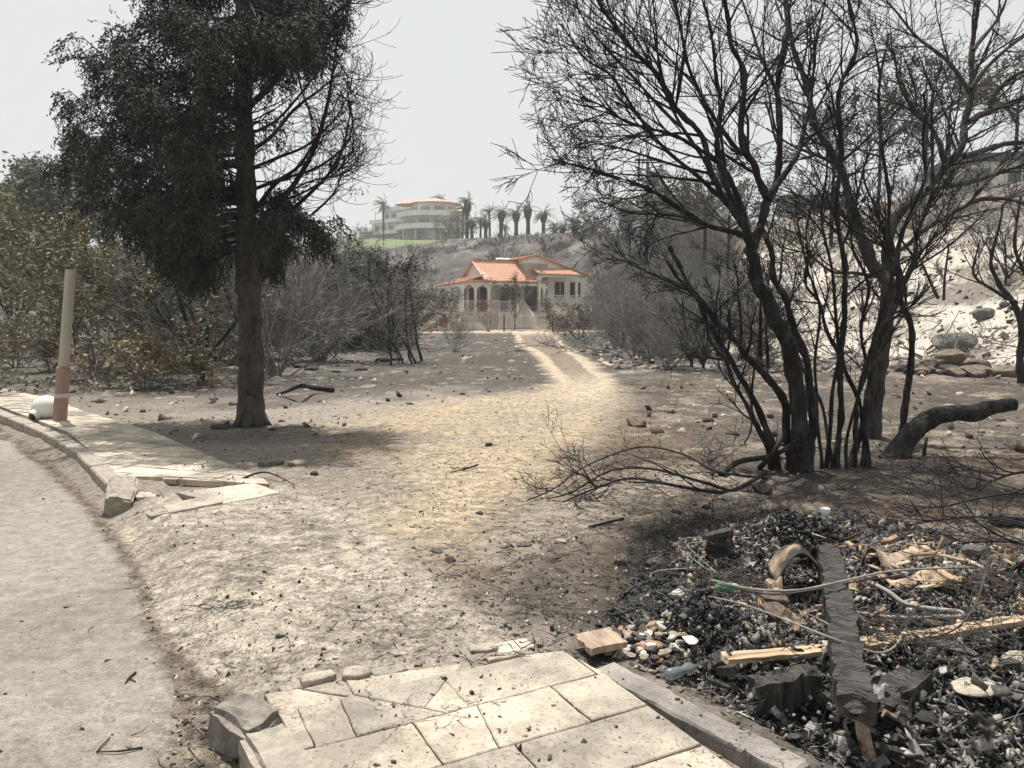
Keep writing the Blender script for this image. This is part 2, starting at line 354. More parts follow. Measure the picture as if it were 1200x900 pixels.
# ------------------------------------------------------------------ the ground sheet (one polar grid, cut into ground / road / driveway / track / lawn)
def build_ground():
    fine = np.arange(-41, 41.01, .13)
    az = np.concatenate([np.arange(-180, -41.5, 2.5), fine, np.arange(42.5, 180, 2.5)])
    rr = np.concatenate([[.35, .8, 1.3], np.geomspace(1.8, 60, 400), np.geomspace(61, 300, 190), [340, 420, 500]])
    A, Rr = np.meshgrid(np.radians(az), rr, indexing='ij')
    x = np.sin(A)*Rr; y = np.cos(A)*Rr; z = H(x, y)
    na, nr = A.shape
    dR = sdf(ROAD, x, y); dG = sdf(GUT, x, y); dA = sdf(APRON, x, y); dT = sdf(TRACK, x, y); dB = sdf(BURN1, x, y); dP = sdf(PILE, x, y); dB2 = sdf(BURN2, x, y); dY = sdf(YARD, x, y)
    r = Rr; azd = np.degrees(A)
    n1 = fbm(x*.6, y*.6, 4, 41); n2 = fbm(x*2.5, y*2.5, 4, 42); n3 = fbm(x*9, y*9, 3, 43); n4 = fbm(x*.15, y*.15, 4, 44)
    C = lambda *c: np.array(c)
    def mixc(a, b, f): return a*(1-f[..., None])+b*f[..., None]
    one = np.ones(x.shape+(3,))
    sand = C(.43, .36, .265); greysand = C(.27, .245, .215); soot = C(.085, .077, .07); char = C(.035, .033, .032); ash = C(.50, .475, .43); brown = C(.17, .12, .08)
    # general yard: grey sand with soot patches
    col = mixc(one*greysand, one*soot, sstep(-.1, .55, n1+.5*n2-.1)*.65)
    # thicket floor on the left and the middle bank: sooty with pale ash flecks
    far = sstep(13.5, 17, r+2*n1)
    col = mixc(col, one*C(.062, .058, .055), far*.9); col = mixc(col, one*C(.15, .138, .124), far*sstep(-.1, .5, n1+.6*n3)*.6)
    col = mixc(col, one*ash*.85, far*sstep(.35, .6, n2+.4*n3)*.6)
    # open sandy yard and track
    nf = sstep(13, 19, r); op = sstep(-1.2+.95*nf, .8-.5*nf, dT+(.5*n2+.3*n1)*(1-.55*nf))
    col = mixc(col, one*sand, op*(.55+.35*sstep(-.3, .4, n1+.4*n2)))
    col = mixc(col, one*C(.50, .40, .25), op*sstep(.15, .5, n2)*.45)
    tr = sstep(12, 17, r)*op
    col = mixc(col, one*C(.52, .45, .35), tr*.8)
    midt = tr*sstep(.32, .48, dT+.1*n2)*sstep(16, 24, r)*(1-sstep(50, 58, r))
    col = mixc(col, one*C(.17, .14, .115), midt*.8)
    yard = sstep(-1, .5, dY+.5*n1); col = mixc(col, one*C(.50, .43, .34), yard*.85)
    lp = sdf(LPAVE, x, y); col = mixc(col, one*C(.20, .18, .155), (1-sstep(.3, 2.6, -lp+.6*n2))*sstep(5.5, 7.5, y)*(1-sstep(.2, 1.0, dT))*.75)
    # burnt right side
    bz = sstep(-.5, .6, dB+.45*n2+.3*n1)
    bcol = mixc(one*C(.085, .075, .065), one*brown*.8, sstep(0, .5, n1)*.6)
    bcol = mixc(bcol, one*C(.26, .23, .195), sstep(.1, .5, n2+.5*n3)*.75)
    bcol = mixc(bcol, one*char, sstep(.2, .55, fbm(x*1.7+5, y*1.7, 3, 51))*.7)
    col = mixc(col, bcol, bz*.92)
    col = mixc(col, one*C(.30, .27, .23), sstep(-.3, .5, sdf(gp((600, 590), (760, 560), (930, 560), (900, 610), (740, 640), (560, 660)), x, y)+.3*n2)*.75)
    col = mixc(col, one*C(.10, .09, .08), sstep(-.15, .35, dB2+.2*n2)*.8)  # darker burnt ground just left of the rubble pile
    col = mixc(col, one*char*1.1, sstep(-.25, .15, dP+.15*n3)*.9)
    # scorch around the big tree's base and the cypress
    for (cx, cy), rad, k in [(G(960, 560), 1.1, .8), (G(310, 512), 1.6, .45), (G(450, 515), 1.1, .35), (G(700, 540), 1.1, .45)]:
        q = np.hypot((x-cx), (y-cy)*1.3)+.35*n2; col = mixc(col, one*char*1.6, (1-sstep(rad*.4, rad, q))*k)
    # the slope: ash white on the right, sooty scree in the middle and behind the house
    rt = np.interp(azd, T_AZ, T_R); rc = np.interp(azd, C_AZ, C_R); t = (r-rt)/(rc-rt)
    hill = sstep(-.06, .04, t+.04*n1)
    hc = mixc(one*C(.07, .066, .064), one*C(.135, .123, .113), sstep(-.2, .5, fbm(x/4, y/4, 4, 61)))
    hc = mixc(hc, one*C(.21, .198, .188), sstep(.22, .6, fbm(x/2.2, y/2.2, 4, 62)+.3*sstep(.4, .9, t)-.1)*.8)
    right = sstep(11, 17, azd)
    w = (.80-.75*sstep(.25, .75, t+.25*fbm(x/3, y/3, 3, 63)))*right
    streak = fbm(x*.9+y*.2, y*.35, 4, 64)
    wc = mixc(one*ash, one*C(.15, .13, .115), sstep(.0, .42, streak+.35*n3)*.85)
    hc = mixc(hc, wc, sstep(.1, .5, w+.15*n2))
    hc = mixc(hc, one*C(.25, .22, .19), right*sstep(.45, .8, t)*.6)
    col = mixc(col, hc, hill)
    fl = sstep(4, 9, azd)*sstep(17, 25, r)*(1-hill)*(1-op)
    col = mixc(col, one*C(.36, .345, .32), fl*sstep(.0, .6, n1+.5*n2)*.7)
    beyond = sstep(1.0, 1.06, t+.01*n1); col = mixc(col, one*C(.12, .115, .09), beyond)
    # made surfaces
    grit = np.clip(.55+.3*op+.0*x, 0, 1)
    ap = sstep(-.10, .10, dA+.10*n3+.06*n2); inner = 1-.75*sstep(-1.2, .2, x+.35*y-1.9+.5*n1)
    apc = mixc(one*C(.40, .365, .31), one*C(.21, .19, .165), sstep(-.1, .5, n2+.5*n3)*.6)
    col = mixc(col, apc, ap*inner); grit = grit*(1-ap)+ap*.95
    gut = sstep(-.06, .05, dG+.05*n3+.04*n2)*(1-sstep(.0, .0001, dA-.06+.08*n3))
    gc = mixc(one*C(.17, .145, .12), one*C(.30, .26, .2), sstep(.1, .5, n3)*.7); gc = mixc(gc, one*C(.07, .06, .05), sstep(.15, .5, fbm(x*16, y*16, 2, 71))*.7)
    col = mixc(col, gc, gut); grit = grit*(1-gut)+gut
    rd = sstep(-.06, .06, dR+.06*n3+.05*n2)
    rc_ = mixc(one*C(.27, .253, .23), one*C(.19, .178, .163), sstep(-.1, .6, fbm(x*.9, y*.5, 4, 72))*.7)
    rc_ = mixc(rc_, one*C(.155, .14, .122), sstep(.0, .8, sdf([(-1.25, 3.4), (-2.3, 3.0), (-2.6, 1), (-1, 1)], x, y)+.25*n2)*.7)
    rc_ = mixc(rc_, one*C(.33, .305, .265), sstep(.3, .6, n3*.6+n1)*.4)
    col = mixc(col, rc_, rd); grit = grit*(1-rd)+rd*.42
    lawn = (t > 1.0) & (azd > -13.5) & (azd < -3.2) & (r > rc) & (r < 222)
    lawnv = C(.15, .19, .085)*(1+.25*n1[..., None]*one)
    col = np.where(lawn[..., None], lawnv, col)
    # cut into objects by face
    co = np.stack([x, y, z], -1).reshape(-1, 3); colf = np.clip(col.reshape(-1, 3), .01, .9)*np.array([.97, .93, .885]); gf = grit.ravel()
    i, j = np.meshgrid(np.arange(na), np.arange(nr-1), indexing='ij'); i2 = (i+1) % na
    F = np.stack([i*nr+j, i*nr+j+1, i2*nr+j+1, i2*nr+j], -1).reshape(-1, 4)
    # close the hole under the camera
    cls = np.zeros(na*nr, int)
    cls[(op.ravel() > .5) & (hill.ravel() < .3)] = 4
    cls[(ap.ravel() > .5) & (inner.ravel() > .6)] = 3
    cls[(gut > .5).ravel()] = 2; cls[(rd > .5).ravel()] = 1
    cls[lawn.ravel()] = 5
    fc = cls[F[:, 0]]
    gm = ground_mat()
    for k, nm in enumerate(['ground', 'road', 'verge', 'driveway', 'dirt_track', 'lawn']):
        f = F[fc == k]
        if k == 0:
            pass
        used = np.unique(f); mp = np.zeros(na*nr, int); mp[used] = np.arange(len(used)); V = co[used]; cc = colf[used]; g = gf[used]
        f = mp[f]
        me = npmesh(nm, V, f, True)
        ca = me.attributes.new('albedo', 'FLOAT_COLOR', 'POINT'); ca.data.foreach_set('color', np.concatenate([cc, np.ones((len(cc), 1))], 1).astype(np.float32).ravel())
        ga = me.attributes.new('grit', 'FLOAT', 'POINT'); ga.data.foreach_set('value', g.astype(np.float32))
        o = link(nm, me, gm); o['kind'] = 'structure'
build_ground()
# ------------------------------------------------------------------ pavements (real slabs with open joints), kerbs
def clip_half(poly, p, n):          # keep the side where (q-p).n >= 0
    out = []
    for i in range(len(poly)):
        a = poly[i]; b = poly[(i+1) % len(poly)]
        da = (a[0]-p[0])*n[0]+(a[1]-p[1])*n[1]; db = (b[0]-p[0])*n[0]+(b[1]-p[1])*n[1]
        if da >= 0: out.append(a)
        if da*db < 0:
            t = da/(da-db); out.append((a[0]+(b[0]-a[0])*t, a[1]+(b[1]-a[1])*t))
    return out
def area(p): return .5*sum(p[i][0]*p[(i+1) % len(p)][1]-p[(i+1) % len(p)][0]*p[i][1] for i in range(len(p)))
def clip_convex(poly, clip):
    if area(clip) < 0: clip = clip[::-1]
    for i in range(len(clip)):
        a = clip[i]; b = clip[(i+1) % len(clip)]
        poly = clip_half(poly, a, (-(b[1]-a[1]), b[0]-a[0]))
        if len(poly) < 3: return []
    return poly
def inset(poly, d):
    if area(poly) < 0: poly = poly[::-1]
    out = poly
    for i in range(len(poly)):
        a = poly[i]; b = poly[(i+1) % len(poly)]; L = math.hypot(b[0]-a[0], b[1]-a[1])
        if L < 1e-4: continue
        n = (-(b[1]-a[1])/L, (b[0]-a[0])/L)
        out = clip_half(out, (a[0]+n[0]*d, a[1]+n[1]*d), n)
        if len(out) < 3: return []
    return out
def dens(poly, step):
    out = []
    for i in range(len(poly)):
        a = poly[i]; b = poly[(i+1) % len(poly)]; k = max(1, int(math.hypot(b[0]-a[0], b[1]-a[1])/step))
        out += [(a[0]+(b[0]-a[0])*j/k, a[1]+(b[1]-a[1])*j/k) for j in range(k)]
    return out
class Slabs:
    def __init__(s): s.v = []; s.f = []; s.tone = []
    def add(s, poly, z, th, rng, gap=.005, tilt=.004, cham=.004, rag=.004, step=.06, zf=None):
        poly = inset(poly, gap)
        if len(poly) < 3 or area(poly) < 2e-4: return
        outer = dens(poly, step); cx = sum(p[0] for p in outer)/len(outer); cy = sum(p[1] for p in outer)/len(outer)
        tx, ty = rng.normal(0, tilt, 2); dz = rng.normal(0, tilt*.4); n = len(outer); b = len(s.v); t = rng.uniform()
        ox = np.array([p[0] for p in outer]); oy = np.array([p[1] for p in outer])
        wx = rag*fbm(ox*14, oy*14, 3, 81); wy = rag*fbm(ox*14, oy*14, 3, 82)
        def ring(sc, zz):
            for k in range(n):
                x, y = ox[k]+wx[k], oy[k]+wy[k]; dx, dy = cx-x, cy-y; L = math.hypot(dx, dy)+1e-6; m = min(sc, L*.4)
                hz = (zf(x, y) if zf else z)
                s.v.append((x+dx/L*m, y+dy/L*m, hz+dz+zz+tx*(x-cx)+ty*(y-cy))); s.tone.append(t)
        ring(0, -th); ring(0, -cham); ring(cham*1.3, 0)
        for q in (0, 1):
            for k in range(n):
                k2 = (k+1) % n; s.f.append((b+q*n+k, b+q*n+k2, b+(q+1)*n+k2, b+(q+1)*n+k))
        s.f.append(tuple(b+2*n+k for k in range(n)))
    def build(s, name, m, kind='structure', parent=None):
        me = bpy.data.meshes.new(name); me.from_pydata(s.v, [], s.f); me.update()
        a = me.attributes.new('tone', 'FLOAT', 'POINT'); a.data.foreach_set('value', np.array(s.tone, np.float32))
        o = link(name, me, m, parent)
        if kind: o['kind'] = kind
        return o
def paving_mat(name, c1, c2, relief=.03):
    m = mat(name, c1, c2, scale=7, rough=.8, bump=.5, bscale=26, dist=.006, attr='tone', detail=8, stretch=(1, 1.6, 1))
    n = m.node_tree; b = n.nodes['Principled BSDF']; L = n.links.new
    # riven-stone relief and soot scuffs
    tc = n.nodes.new('ShaderNodeTexCoord'); no = n.nodes.new('ShaderNodeTexNoise'); no.inputs['Scale'].default_value = 3.2; no.inputs['Detail'].default_value = 7; no.inputs['Distortion'].default_value = 1.6
    L(tc.outputs['Object'], no.inputs['Vector'])
    bp = n.nodes.new('ShaderNodeBump'); bp.inputs['Strength'].default_value = .6; bp.inputs['Distance'].default_value = relief
    L(no.outputs['Fac'], bp.inputs['Height']); L(b.inputs['Normal'].links[0].from_socket, bp.inputs['Normal']); L(bp.outputs[0], b.inputs['Normal'])
    n2 = n.nodes.new('ShaderNodeTexNoise'); n2.inputs['Scale'].default_value = 1.7; n2.inputs['Detail'].default_value = 9; n2.inputs['Roughness'].default_value = .75; L(tc.outputs['Object'], n2.inputs['Vector'])
    r = n.nodes.new('ShaderNodeValToRGB'); r.color_ramp.elements[0].position = .40; r.color_ramp.elements[0].color = (.50, .50, .51, 1); r.color_ramp.elements[1].position = .60; r.color_ramp.elements[1].color = (1.08, 1.08, 1.06, 1); L(n2.outputs['Fac'], r.inputs[0])
    n3 = n.nodes.new('ShaderNodeTexNoise'); n3.inputs['Scale'].default_value = 70; n3.inputs['Detail'].default_value = 4; L(tc.outputs['Object'], n3.inputs['Vector'])
    r3 = n.nodes.new('ShaderNodeValToRGB'); r3.color_ramp.elements[0].position = .33; r3.color_ramp.elements[0].color = (.62, .6, .58, 1); r3.color_ramp.elements[1].position = .45; r3.color_ramp.elements[1].color = (1, 1, 1, 1); L(n3.outputs['Fac'], r3.inputs[0])
    mx_ = n.nodes.new('ShaderNodeMix'); mx_.data_type = 'RGBA'; mx_.blend_type = 'MULTIPLY'; mx_.inputs[0].default_value = 1
    mx2 = n.nodes.new('ShaderNodeMix'); mx2.data_type = 'RGBA'; mx2.blend_type = 'MULTIPLY'; mx2.inputs[0].default_value = 1
    src = b.inputs['Base Color'].links[0].from_socket
    vo = n.nodes.new('ShaderNodeTexVoronoi'); vo.feature = 'DISTANCE_TO_EDGE'; vo.inputs['Scale'].default_value = 3.4
    md = n.nodes.new('ShaderNodeMix'); md.data_type = 'RGBA'; md.blend_type = 'ADD'; md.inputs[0].default_value = .35; L(tc.outputs['Object'], md.inputs[6]); L(no.outputs['Color'], md.inputs[7]); L(md.outputs[2], vo.inputs['Vector'])
    rv = n.nodes.new('ShaderNodeValToRGB'); rv.color_ramp.elements[0].position = .002; rv.color_ramp.elements[0].color = (.16, .15, .14, 1); rv.color_ramp.elements[1].position = .012; rv.color_ramp.elements[1].color = (1, 1, 1, 1); L(vo.outputs['Distance'], rv.inputs[0])
    gn = n.nodes.new('ShaderNodeTexNoise'); gn.inputs['Scale'].default_value = 1.3; L(tc.outputs['Object'], gn.inputs['Vector']); gr = n.nodes.new('ShaderNodeValToRGB'); gr.color_ramp.elements[0].position = .50; gr.color_ramp.elements[1].position = .53; L(gn.outputs['Fac'], gr.inputs[0])
    mk = n.nodes.new('ShaderNodeMix'); mk.data_type = 'RGBA'; mk.blend_type = 'MULTIPLY'; L(gr.outputs[0], mk.inputs[0]); L(src, mk.inputs[6]); L(rv.outputs[0], mk.inputs[7]); src = mk.outputs[2]
    L(src, mx_.inputs[6]); L(r.outputs[0], mx_.inputs[7]); L(mx_.outputs[2], mx2.inputs[6]); L(r3.outputs[0], mx2.inputs[7]); L(mx2.outputs[2], b.inputs['Base Color'])
    return m
M_PAVE = paving_mat('sandstone_paving', (.50, .43, .34), (.32, .285, .235))
M_PAVE2 = paving_mat('buff_paving', (.56, .49, .39), (.42, .37, .30), .006)
M_EDGE = paving_mat('grey_concrete_edging', (.27, .245, .22), (.19, .175, .16))
M_KERB = mat('kerb_concrete', (.38, .335, .27), (.20, .18, .15), scale=16, bump=.9, bscale=60, dist=.012, detail=9)
M_KERBD = mat('sooty_kerb_concrete', (.27, .24, .205), (.10, .09, .08), scale=9, bump=.9, bscale=50, dist=.01, detail=9)
M_BED = mat('joint_dirt', (.12, .10, .08), (.04, .035, .03), scale=30, bump=.8, dist=.01)
def near_pavement():
    rng = np.random.default_rng(4); S_ = Slabs(); E_ = Slabs(); zt = .125
    e1 = Vector((.889, .458)); e2 = Vector((-.458, .889)); O = Vector((-.70, 2.61))
    kin = [(-.99, 3.02), (.62, .60)]           # kerb line inside
    reg = [(-1.02, 3.03), (-.55, 3.19), (.28, 3.42), (.37, 3.19), (1.9, .95), (.9, -.2), (.45, .88)]
    hull = [(-1.02, 3.03), (-.80, 3.12), (.27, 3.41), (.385, 3.19), (2.0, .93), (.9, -.2)]
    # straight piece
    cuts = [((-.62, 2.98), (.35, .94)), ((-.30, 3.02), (.94, -.3)), ((-.62, 2.80), (.9, .4)), ((-.05, 2.62), (.95, .3))]
    for r_ in range(-10, 4):
        w = .31
        for c_ in range(-4, 6):
            off = .30*(r_ % 2)+.07*math.sin(r_*5)
            x0 = c_*.60+off; y0 = r_*w
            q = [O+e1*a+e2*b for a, b in ((x0, y0), (x0+.60, y0), (x0+.60, y0+w), (x0, y0+w))]
            q = clip_convex([tuple(p) for p in q], hull)
            if len(q) < 3: continue
            ps = [q]
            for cp, cn in cuts:
                nps = []
                for p in ps:
                    cx = sum(a[0] for a in p)/len(p); cy = sum(a[1] for a in p)/len(p)
                    if math.hypot(cx-cp[0], cy-cp[1]) < .26:
                        L = math.hypot(*cn); nn = (cn[0]/L, cn[1]/L)
                        a = clip_half(p, cp, nn); b = clip_half(p, cp, (-nn[0], -nn[1]))
                        nps += [z for z in (a, b) if len(z) > 2 and abs(area(z)) > 1e-3]
                    else: nps.append(p)
                ps = nps
            brk = y0 > .28
            for p in ps:
                S_.add(p, zt-(.02 if brk and len(ps) > 1 else 0), .05, rng, gap=.0035 if len(ps) == 1 else .0018, tilt=.005 if not brk else .014, rag=.007 if brk or len(ps) > 1 else .003, step=.03)
    # broken slivers slipping off the back edge
    for px, py, w, h, a in [(372, 800, .15, .05, .5), (418, 795, .12, .06, .1), (455, 790, .16, .05, .45), (498, 784, .13, .06, .15), (535, 771, .30, .075, .5), (600, 760, .2, .07, .45), (566, 765, .14, .05, .2), (350, 803, .16, .04, .6)]:
        cx, cy = G(px, py, .09); c, s = math.cos(a), math.sin(a)
        pl = [(cx+c*u-s*v, cy+s*u+c*v) for u, v in ((-w/2, -h), (w*.1, -h*1.1), (w/2, -h*.8), (w*.45, h/2), (-w*.1, h*.6), (-w*.5, h*.35))]
        S_.add(pl, .116, .03, rng, gap=.002, tilt=.03, rag=.012, step=.03)
    S_.build('pavement', M_PAVE)
    # concrete edging on the right
    p0 = Vector((.352, 3.225)); d = Vector((.585, -.811)); nrm = Vector((.811, .585)); t = -.02
    for L_ in (1.0, 1.0, 1.0, 1.0):
        q = [p0+d*t+nrm*.0, p0+d*t+nrm*.135, p0+d*(t+L_)+nrm*.135, p0+d*(t+L_)]
        E_.add([tuple(v) for v in q], .115, .2, rng, gap=.004, tilt=.006, rag=.012, step=.04, cham=.01); t += L_
    E_.build('pavement_edging', M_EDGE)
    bed = MB(); h2 = [(x, y) for x, y in hull]; h2 = h2 if area(h2) > 0 else h2[::-1]
    bed.prism(inset(h2, .03), -.1, .085); o = bed.build('pavement_bed', M_BED); o['kind'] = 'structure'
near_pavement()
def rough_block(name, m, size, loc, rot, seed, rag=.02, bev=.02, sub=2, parent=None, squash=None):
    """broken block: bevelled, subdivided box with worn, uneven faces"""
    import bmesh
    bm = bmesh.new(); bmesh.ops.create_cube(bm, size=1)
    for v in bm.verts: v.co = Vector((v.co.x*size[0], v.co.y*size[1], v.co.z*size[2]))
    bmesh.ops.bevel(bm, geom=bm.edges[:], offset=bev, segments=2, affect='EDGES')
    bmesh.ops.subdivide_edges(bm, edges=[e for e in bm.edges if e.calc_length() > .06], cuts=sub*2, use_grid_fill=True)
    rng = random.Random(seed); k = rng.uniform(0, 50)
    V = np.array([v.co[:] for v in bm.verts])
    if squash: V = squash(V)
    s_ = 9
    hf = np.stack([fbm(V[:, 0]*38+V[:, 2]*31+k, V[:, 1]*38+j*7, 3, seed+5+j) for j in range(3)], -1)*rag*.35
    rag = rag*.55; V = V+hf
    dx = fbm(V[:, 0]*s_+k, V[:, 1]*s_+V[:, 2]*7, 3, seed); dy = fbm(V[:, 1]*s_+k, V[:, 2]*s_+V[:, 0]*6, 3, seed+1); dz = fbm(V[:, 0]*s_-k, V[:, 1]*s_-V[:, 2]*5, 3, seed+2)
    V = V+np.stack([dx, dy, dz], -1)*rag
    for v, c in zip(bm.verts, V): v.co = c
    me = bpy.data.meshes.new(name); bm.to_mesh(me); bm.free()
    me.polygons.foreach_set('use_smooth', np.zeros(len(me.polygons), bool))
    o = link(name, me, m, parent); o.location = loc; o.rotation_euler = rot
    return o
# near kerb stones
ka = math.atan2(-.50, .34)
o = rough_block('kerb_stone', M_KERBD, (.30, .19, .20), (-1.02, 2.86, .035), (R(3), R(-3), ka+.35), 3, rag=.045, bev=.025)
tag(o, 'dark sooty corner kerb stone with a crumbled edge at the end of the near pavement', 'kerb stone', 'kerb stones of the near pavement')
o = rough_block('kerb_stone', M_KERB, (.46, .18, .22), (-.785, 2.50, .045), (R(-2), 0, ka), 5, rag=.025, bev=.022)
tag(o, 'pale clean kerb stone beside the cracked slabs, behind the sooty corner stone', 'kerb stone', 'kerb stones of the near pavement')
for k in range(1, 4):
    o = rough_block('kerb_stone', M_KERB, (.98, .18, .22), (-.785+.56*(.25+k*1.0-.5+.02), 2.50-.83*(.25+k*1.0-.5+.02), .045), (0, 0, ka), 8+k, rag=.012, bev=.018)
    tag(o, 'pale kerb stone of the near pavement just outside the frame', 'kerb stone', 'kerb stones of the near pavement')
def left_pavement():
    rng = np.random.default_rng(9); S_ = Slabs()
    kin = [G(118, 548, .12), (-3.76, 7.18), (-4.75, 8.55), (-5.79, 9.93), (-7.1, 11.3), (-8.53, 12.73), (-14, 18.4), (-30, 33)]
    back = [(-2.02, 6.64), (-2.34, 7.18), (-3.46, 8.55), (-4.78, 10.16), (-6.54, 11.95), (-8.55, 14.19), (-10.84, 16.21), (-15.5, 20.6), (-31, 35)]
    zf = lambda x, y: .125+.012*math.sin(x*1.3+y)
    # quads of the strip, tiled inside
    e1 = Vector((.955, -.297)); e2 = Vector((.297, .955))
    end = [G(150, 598, .12), G(182, 597, .12), G(328, 577, .12)]
    strip = [(-3.76, 7.18)] + kin[2:] + back[::-1] + [end[1]]
    cx = None
    def seg_clip(poly):
        out = []
        n = min(len(kin), len(back))-1
        K = kin[1:]; B = [back[1], back[2], back[3], back[4], back[5], back[6], back[7], back[8]]
        for i in range(len(K)-1):
            q = [K[i], K[i+1], B[i+1], B[i]]
            c = clip_convex(poly, q)
            if len(c) > 2 and abs(area(c)) > .0015: out.append(c)
        q = [kin[1], back[1], back[0], end[1], G(150, 572, .12)]
        c = clip_convex(poly, [kin[1], back[1], back[0], G(215, 590, .12), G(190, 562, .12)])
        if len(c) > 2 and abs(area(c)) > .0015: out.append(c)
        return out
    O = Vector((-3.0, 6.5))
    for r_ in range(-2, 100):
        for c_ in range(-75, 10):
            off = .3*(r_ % 2); x0 = c_*.6+off-r_*0.0; y0 = r_*.30
            p = O+e1*x0+e2*y0
            if p.x > -1 or p.y > 34 or p.y < 5.5 or abs((p.x+4.9)*.74+(p.y-9.3)*.68) > 3.0: continue
            q = [tuple(O+e1*a+e2*b) for a, b in ((x0, y0), (x0+.6, y0), (x0+.6, y0+.3), (x0, y0+.3))]
            for c in seg_clip(q): S_.add(c, 0, .05, rng, gap=.013 if p.y < 12 else .018, tilt=.003, rag=.003, step=.15, zf=zf)
    # the broken last rows at the near end
    for pts, dz, tl in [([(190, 592), (262, 578), (262, 590), (197, 602)], 0, .01), ([(205, 578), (298, 566), (330, 576), (262, 590)], 0, .01), ([(150, 578), (205, 571), (205, 577), (160, 584)], -.03, .08), ([(158, 586), (200, 580), (196, 590), (170, 594)], -.045, .1), ([(168, 596), (196, 592), (197, 601), (176, 604)], -.03, .06)]:
        S_.add([G(a, b, .125) for a, b in pts][::-1], .125+dz, .05, rng, gap=.006, tilt=tl, rag=.012, step=.06)
    S_.build('pavement', M_PAVE2)
    bed = MB()
    for i in range(len(back)-2):
        q = [kin[i+1], kin[min(i+2, 7)], back[i+2], back[i+1]]
        if area(q) < 0: q = q[::-1]
        bed.prism(q, -.1, .088)
    o = bed.build('pavement_bed', M_BED); o['kind'] = 'structure'
    # kerb stones, one by one
    line = [(-3.62, 6.92), (-3.90, 7.28), (-4.62, 8.30), (-5.25, 9.06), (-5.95, 9.86), (-6.95, 10.9), (-8.3, 12.3), (-10, 14.05), (-14, 18.2), (-30, 32.8)]
    P = [Vector(p) for p in line]; acc = []; 
    dist = [0]
    for a, b in zip(P, P[1:]): dist.append(dist[-1]+(b-a).length)
    def at(t):
        for i in range(len(P)-1):
            if dist[i+1] >= t: return P[i].lerp(P[i+1], (t-dist[i])/(dist[i+1]-dist[i]))
        return P[-1]
    t = .0; k = 0
    while t < 30:
        a = at(t); b = at(t+.98); d = b-a; mid = (a+b)/2
        o = rough_block('kerb_stone', M_KERB, (d.length-.012, .17, .25), (mid.x, mid.y, .01), (0, 0, math.atan2(d.y, d.x)), 20+k % 4, rag=.012, bev=.009, sub=2)
        lab = {0: 'last kerb stone in line before the broken gap on the left pavement', 1: 'kerb stone second from the broken gap of the left pavement', 2: 'kerb stone third from the broken gap of the left pavement', 3: 'kerb stone beside the wide crack, fourth from the broken gap'}.get(k, 'pale kerb stone along the far reach of the left pavement by the road')
        tag(o, lab, 'kerb stone', 'kerb stones of the left pavement'); t += 1.0; k += 1
    o = rough_block('kerb_stone', M_KERB, (.46, .21, .24), (*G(140, 585, .1), .10), (R(14), R(-16), R(112)), 77, rag=.03, bev=.02)
    tag(o, 'broken kerb stone knocked loose and tilted beside the gap in the left kerb', 'kerb stone')
left_pavement()
# ------------------------------------------------------------------ branching plants
def vec_rot(v, ax, a): return Matrix.Rotation(a, 3, ax) @ v
def grow(out, p, d, L, r, lvl, rng, P, n=None):
    """one branch as a polyline + its children. P: dict of per-level settings"""
    segs = P['segs'][lvl]; pts = [p.copy()]; rads = [r]; st = L/segs; dd = d.normalized(); kids = []
    bend = Vector((rng.gauss(0, 1), rng.gauss(0, 1), rng.gauss(0, .6)))*P.get('bend', .0)
    for i in range(segs):
        dd = (dd+Vector((rng.gauss(0, 1), rng.gauss(0, 1), rng.gauss(0, 1)))*P['wob']+Vector((0, 0, P['up'][lvl]))+bend+P.get('wind', Vector())*.5).normalized()
        p = p+dd*st; pts.append(p.copy()); t = (i+1)/segs
        rads.append(max(r*(1-t*P.get('taper', .72)), P['rmin']))
        kids.append((p.copy(), dd.copy(), rads[-1], t))
    out[lvl].append((pts, rads, (7, 5, 4, 3, 3)[lvl] if n is None else n))
    if lvl+1 < P['levels']:
        nc = P['kids'][lvl]; nc = int(nc)+(rng.random() < nc-int(nc))
        for _ in range(nc):
            t = rng.uniform(P['from'][lvl], 1); i = min(int(t*segs), segs-1); q, qd, qr, qt = kids[i]
            q = pts[i].lerp(pts[i+1], t*segs-i)
            ax = qd.cross(Vector((rng.gauss(0, 1), rng.gauss(0, 1), rng.gauss(0, 1)))).normalized()
            nd = vec_rot(qd, ax, R(rng.uniform(*P['ang'])))
            grow(out, q, nd, L*rng.uniform(*P['ratio'])*(1.15-.5*t), max(qr*P.get('rr', .6), P['rmin']), lvl+1, rng, P)
def along(out, lvl, pts, rads, n):
    out[lvl].append((pts, rads, n))
def smooth_line(pts, k=4):          # Catmull-Rom
    q = [pts[0]*2-pts[1]]+list(pts)+[pts[-1]*2-pts[-2]]; out = []
    for i in range(1, len(q)-2):
        for j in range(k):
            t = j/k; a, b, c, d = q[i-1], q[i], q[i+1], q[i+2]
            out.append(.5*((2*b)+(c-a)*t+(2*a-5*b+4*c-d)*t*t+(-a+3*b-3*c+d)*t**3))
    out.append(pts[-1].copy()); return out
M_CHAR = mat('charred_bark', (.045, .043, .042), (.005, .005, .005), c3=(.013, .0125, .012), scale=12, rough=.8, bump=1, bscale=30, dist=.045, spec=.25, stretch=(1, 1, .35))
M_TWIG = mat('charred_twigs', (.022, .020, .020), (.008, .008, .008), scale=5, rough=.8, bump=0)
M_GREYB = mat('scorched_grey_bark', (.075, .066, .057), (.018, .017, .016), scale=9, rough=.9, bump=.9, bscale=35, dist=.02, stretch=(1, 1, .3))
M_GTWIG = mat('ashy_twigs', (.27, .255, .24), (.075, .072, .07), scale=3, rough=.9, bump=0)
M_BTWIG = mat('brown_twigs', (.21, .175, .14), (.06, .053, .047), scale=3, rough=.9, bump=0)
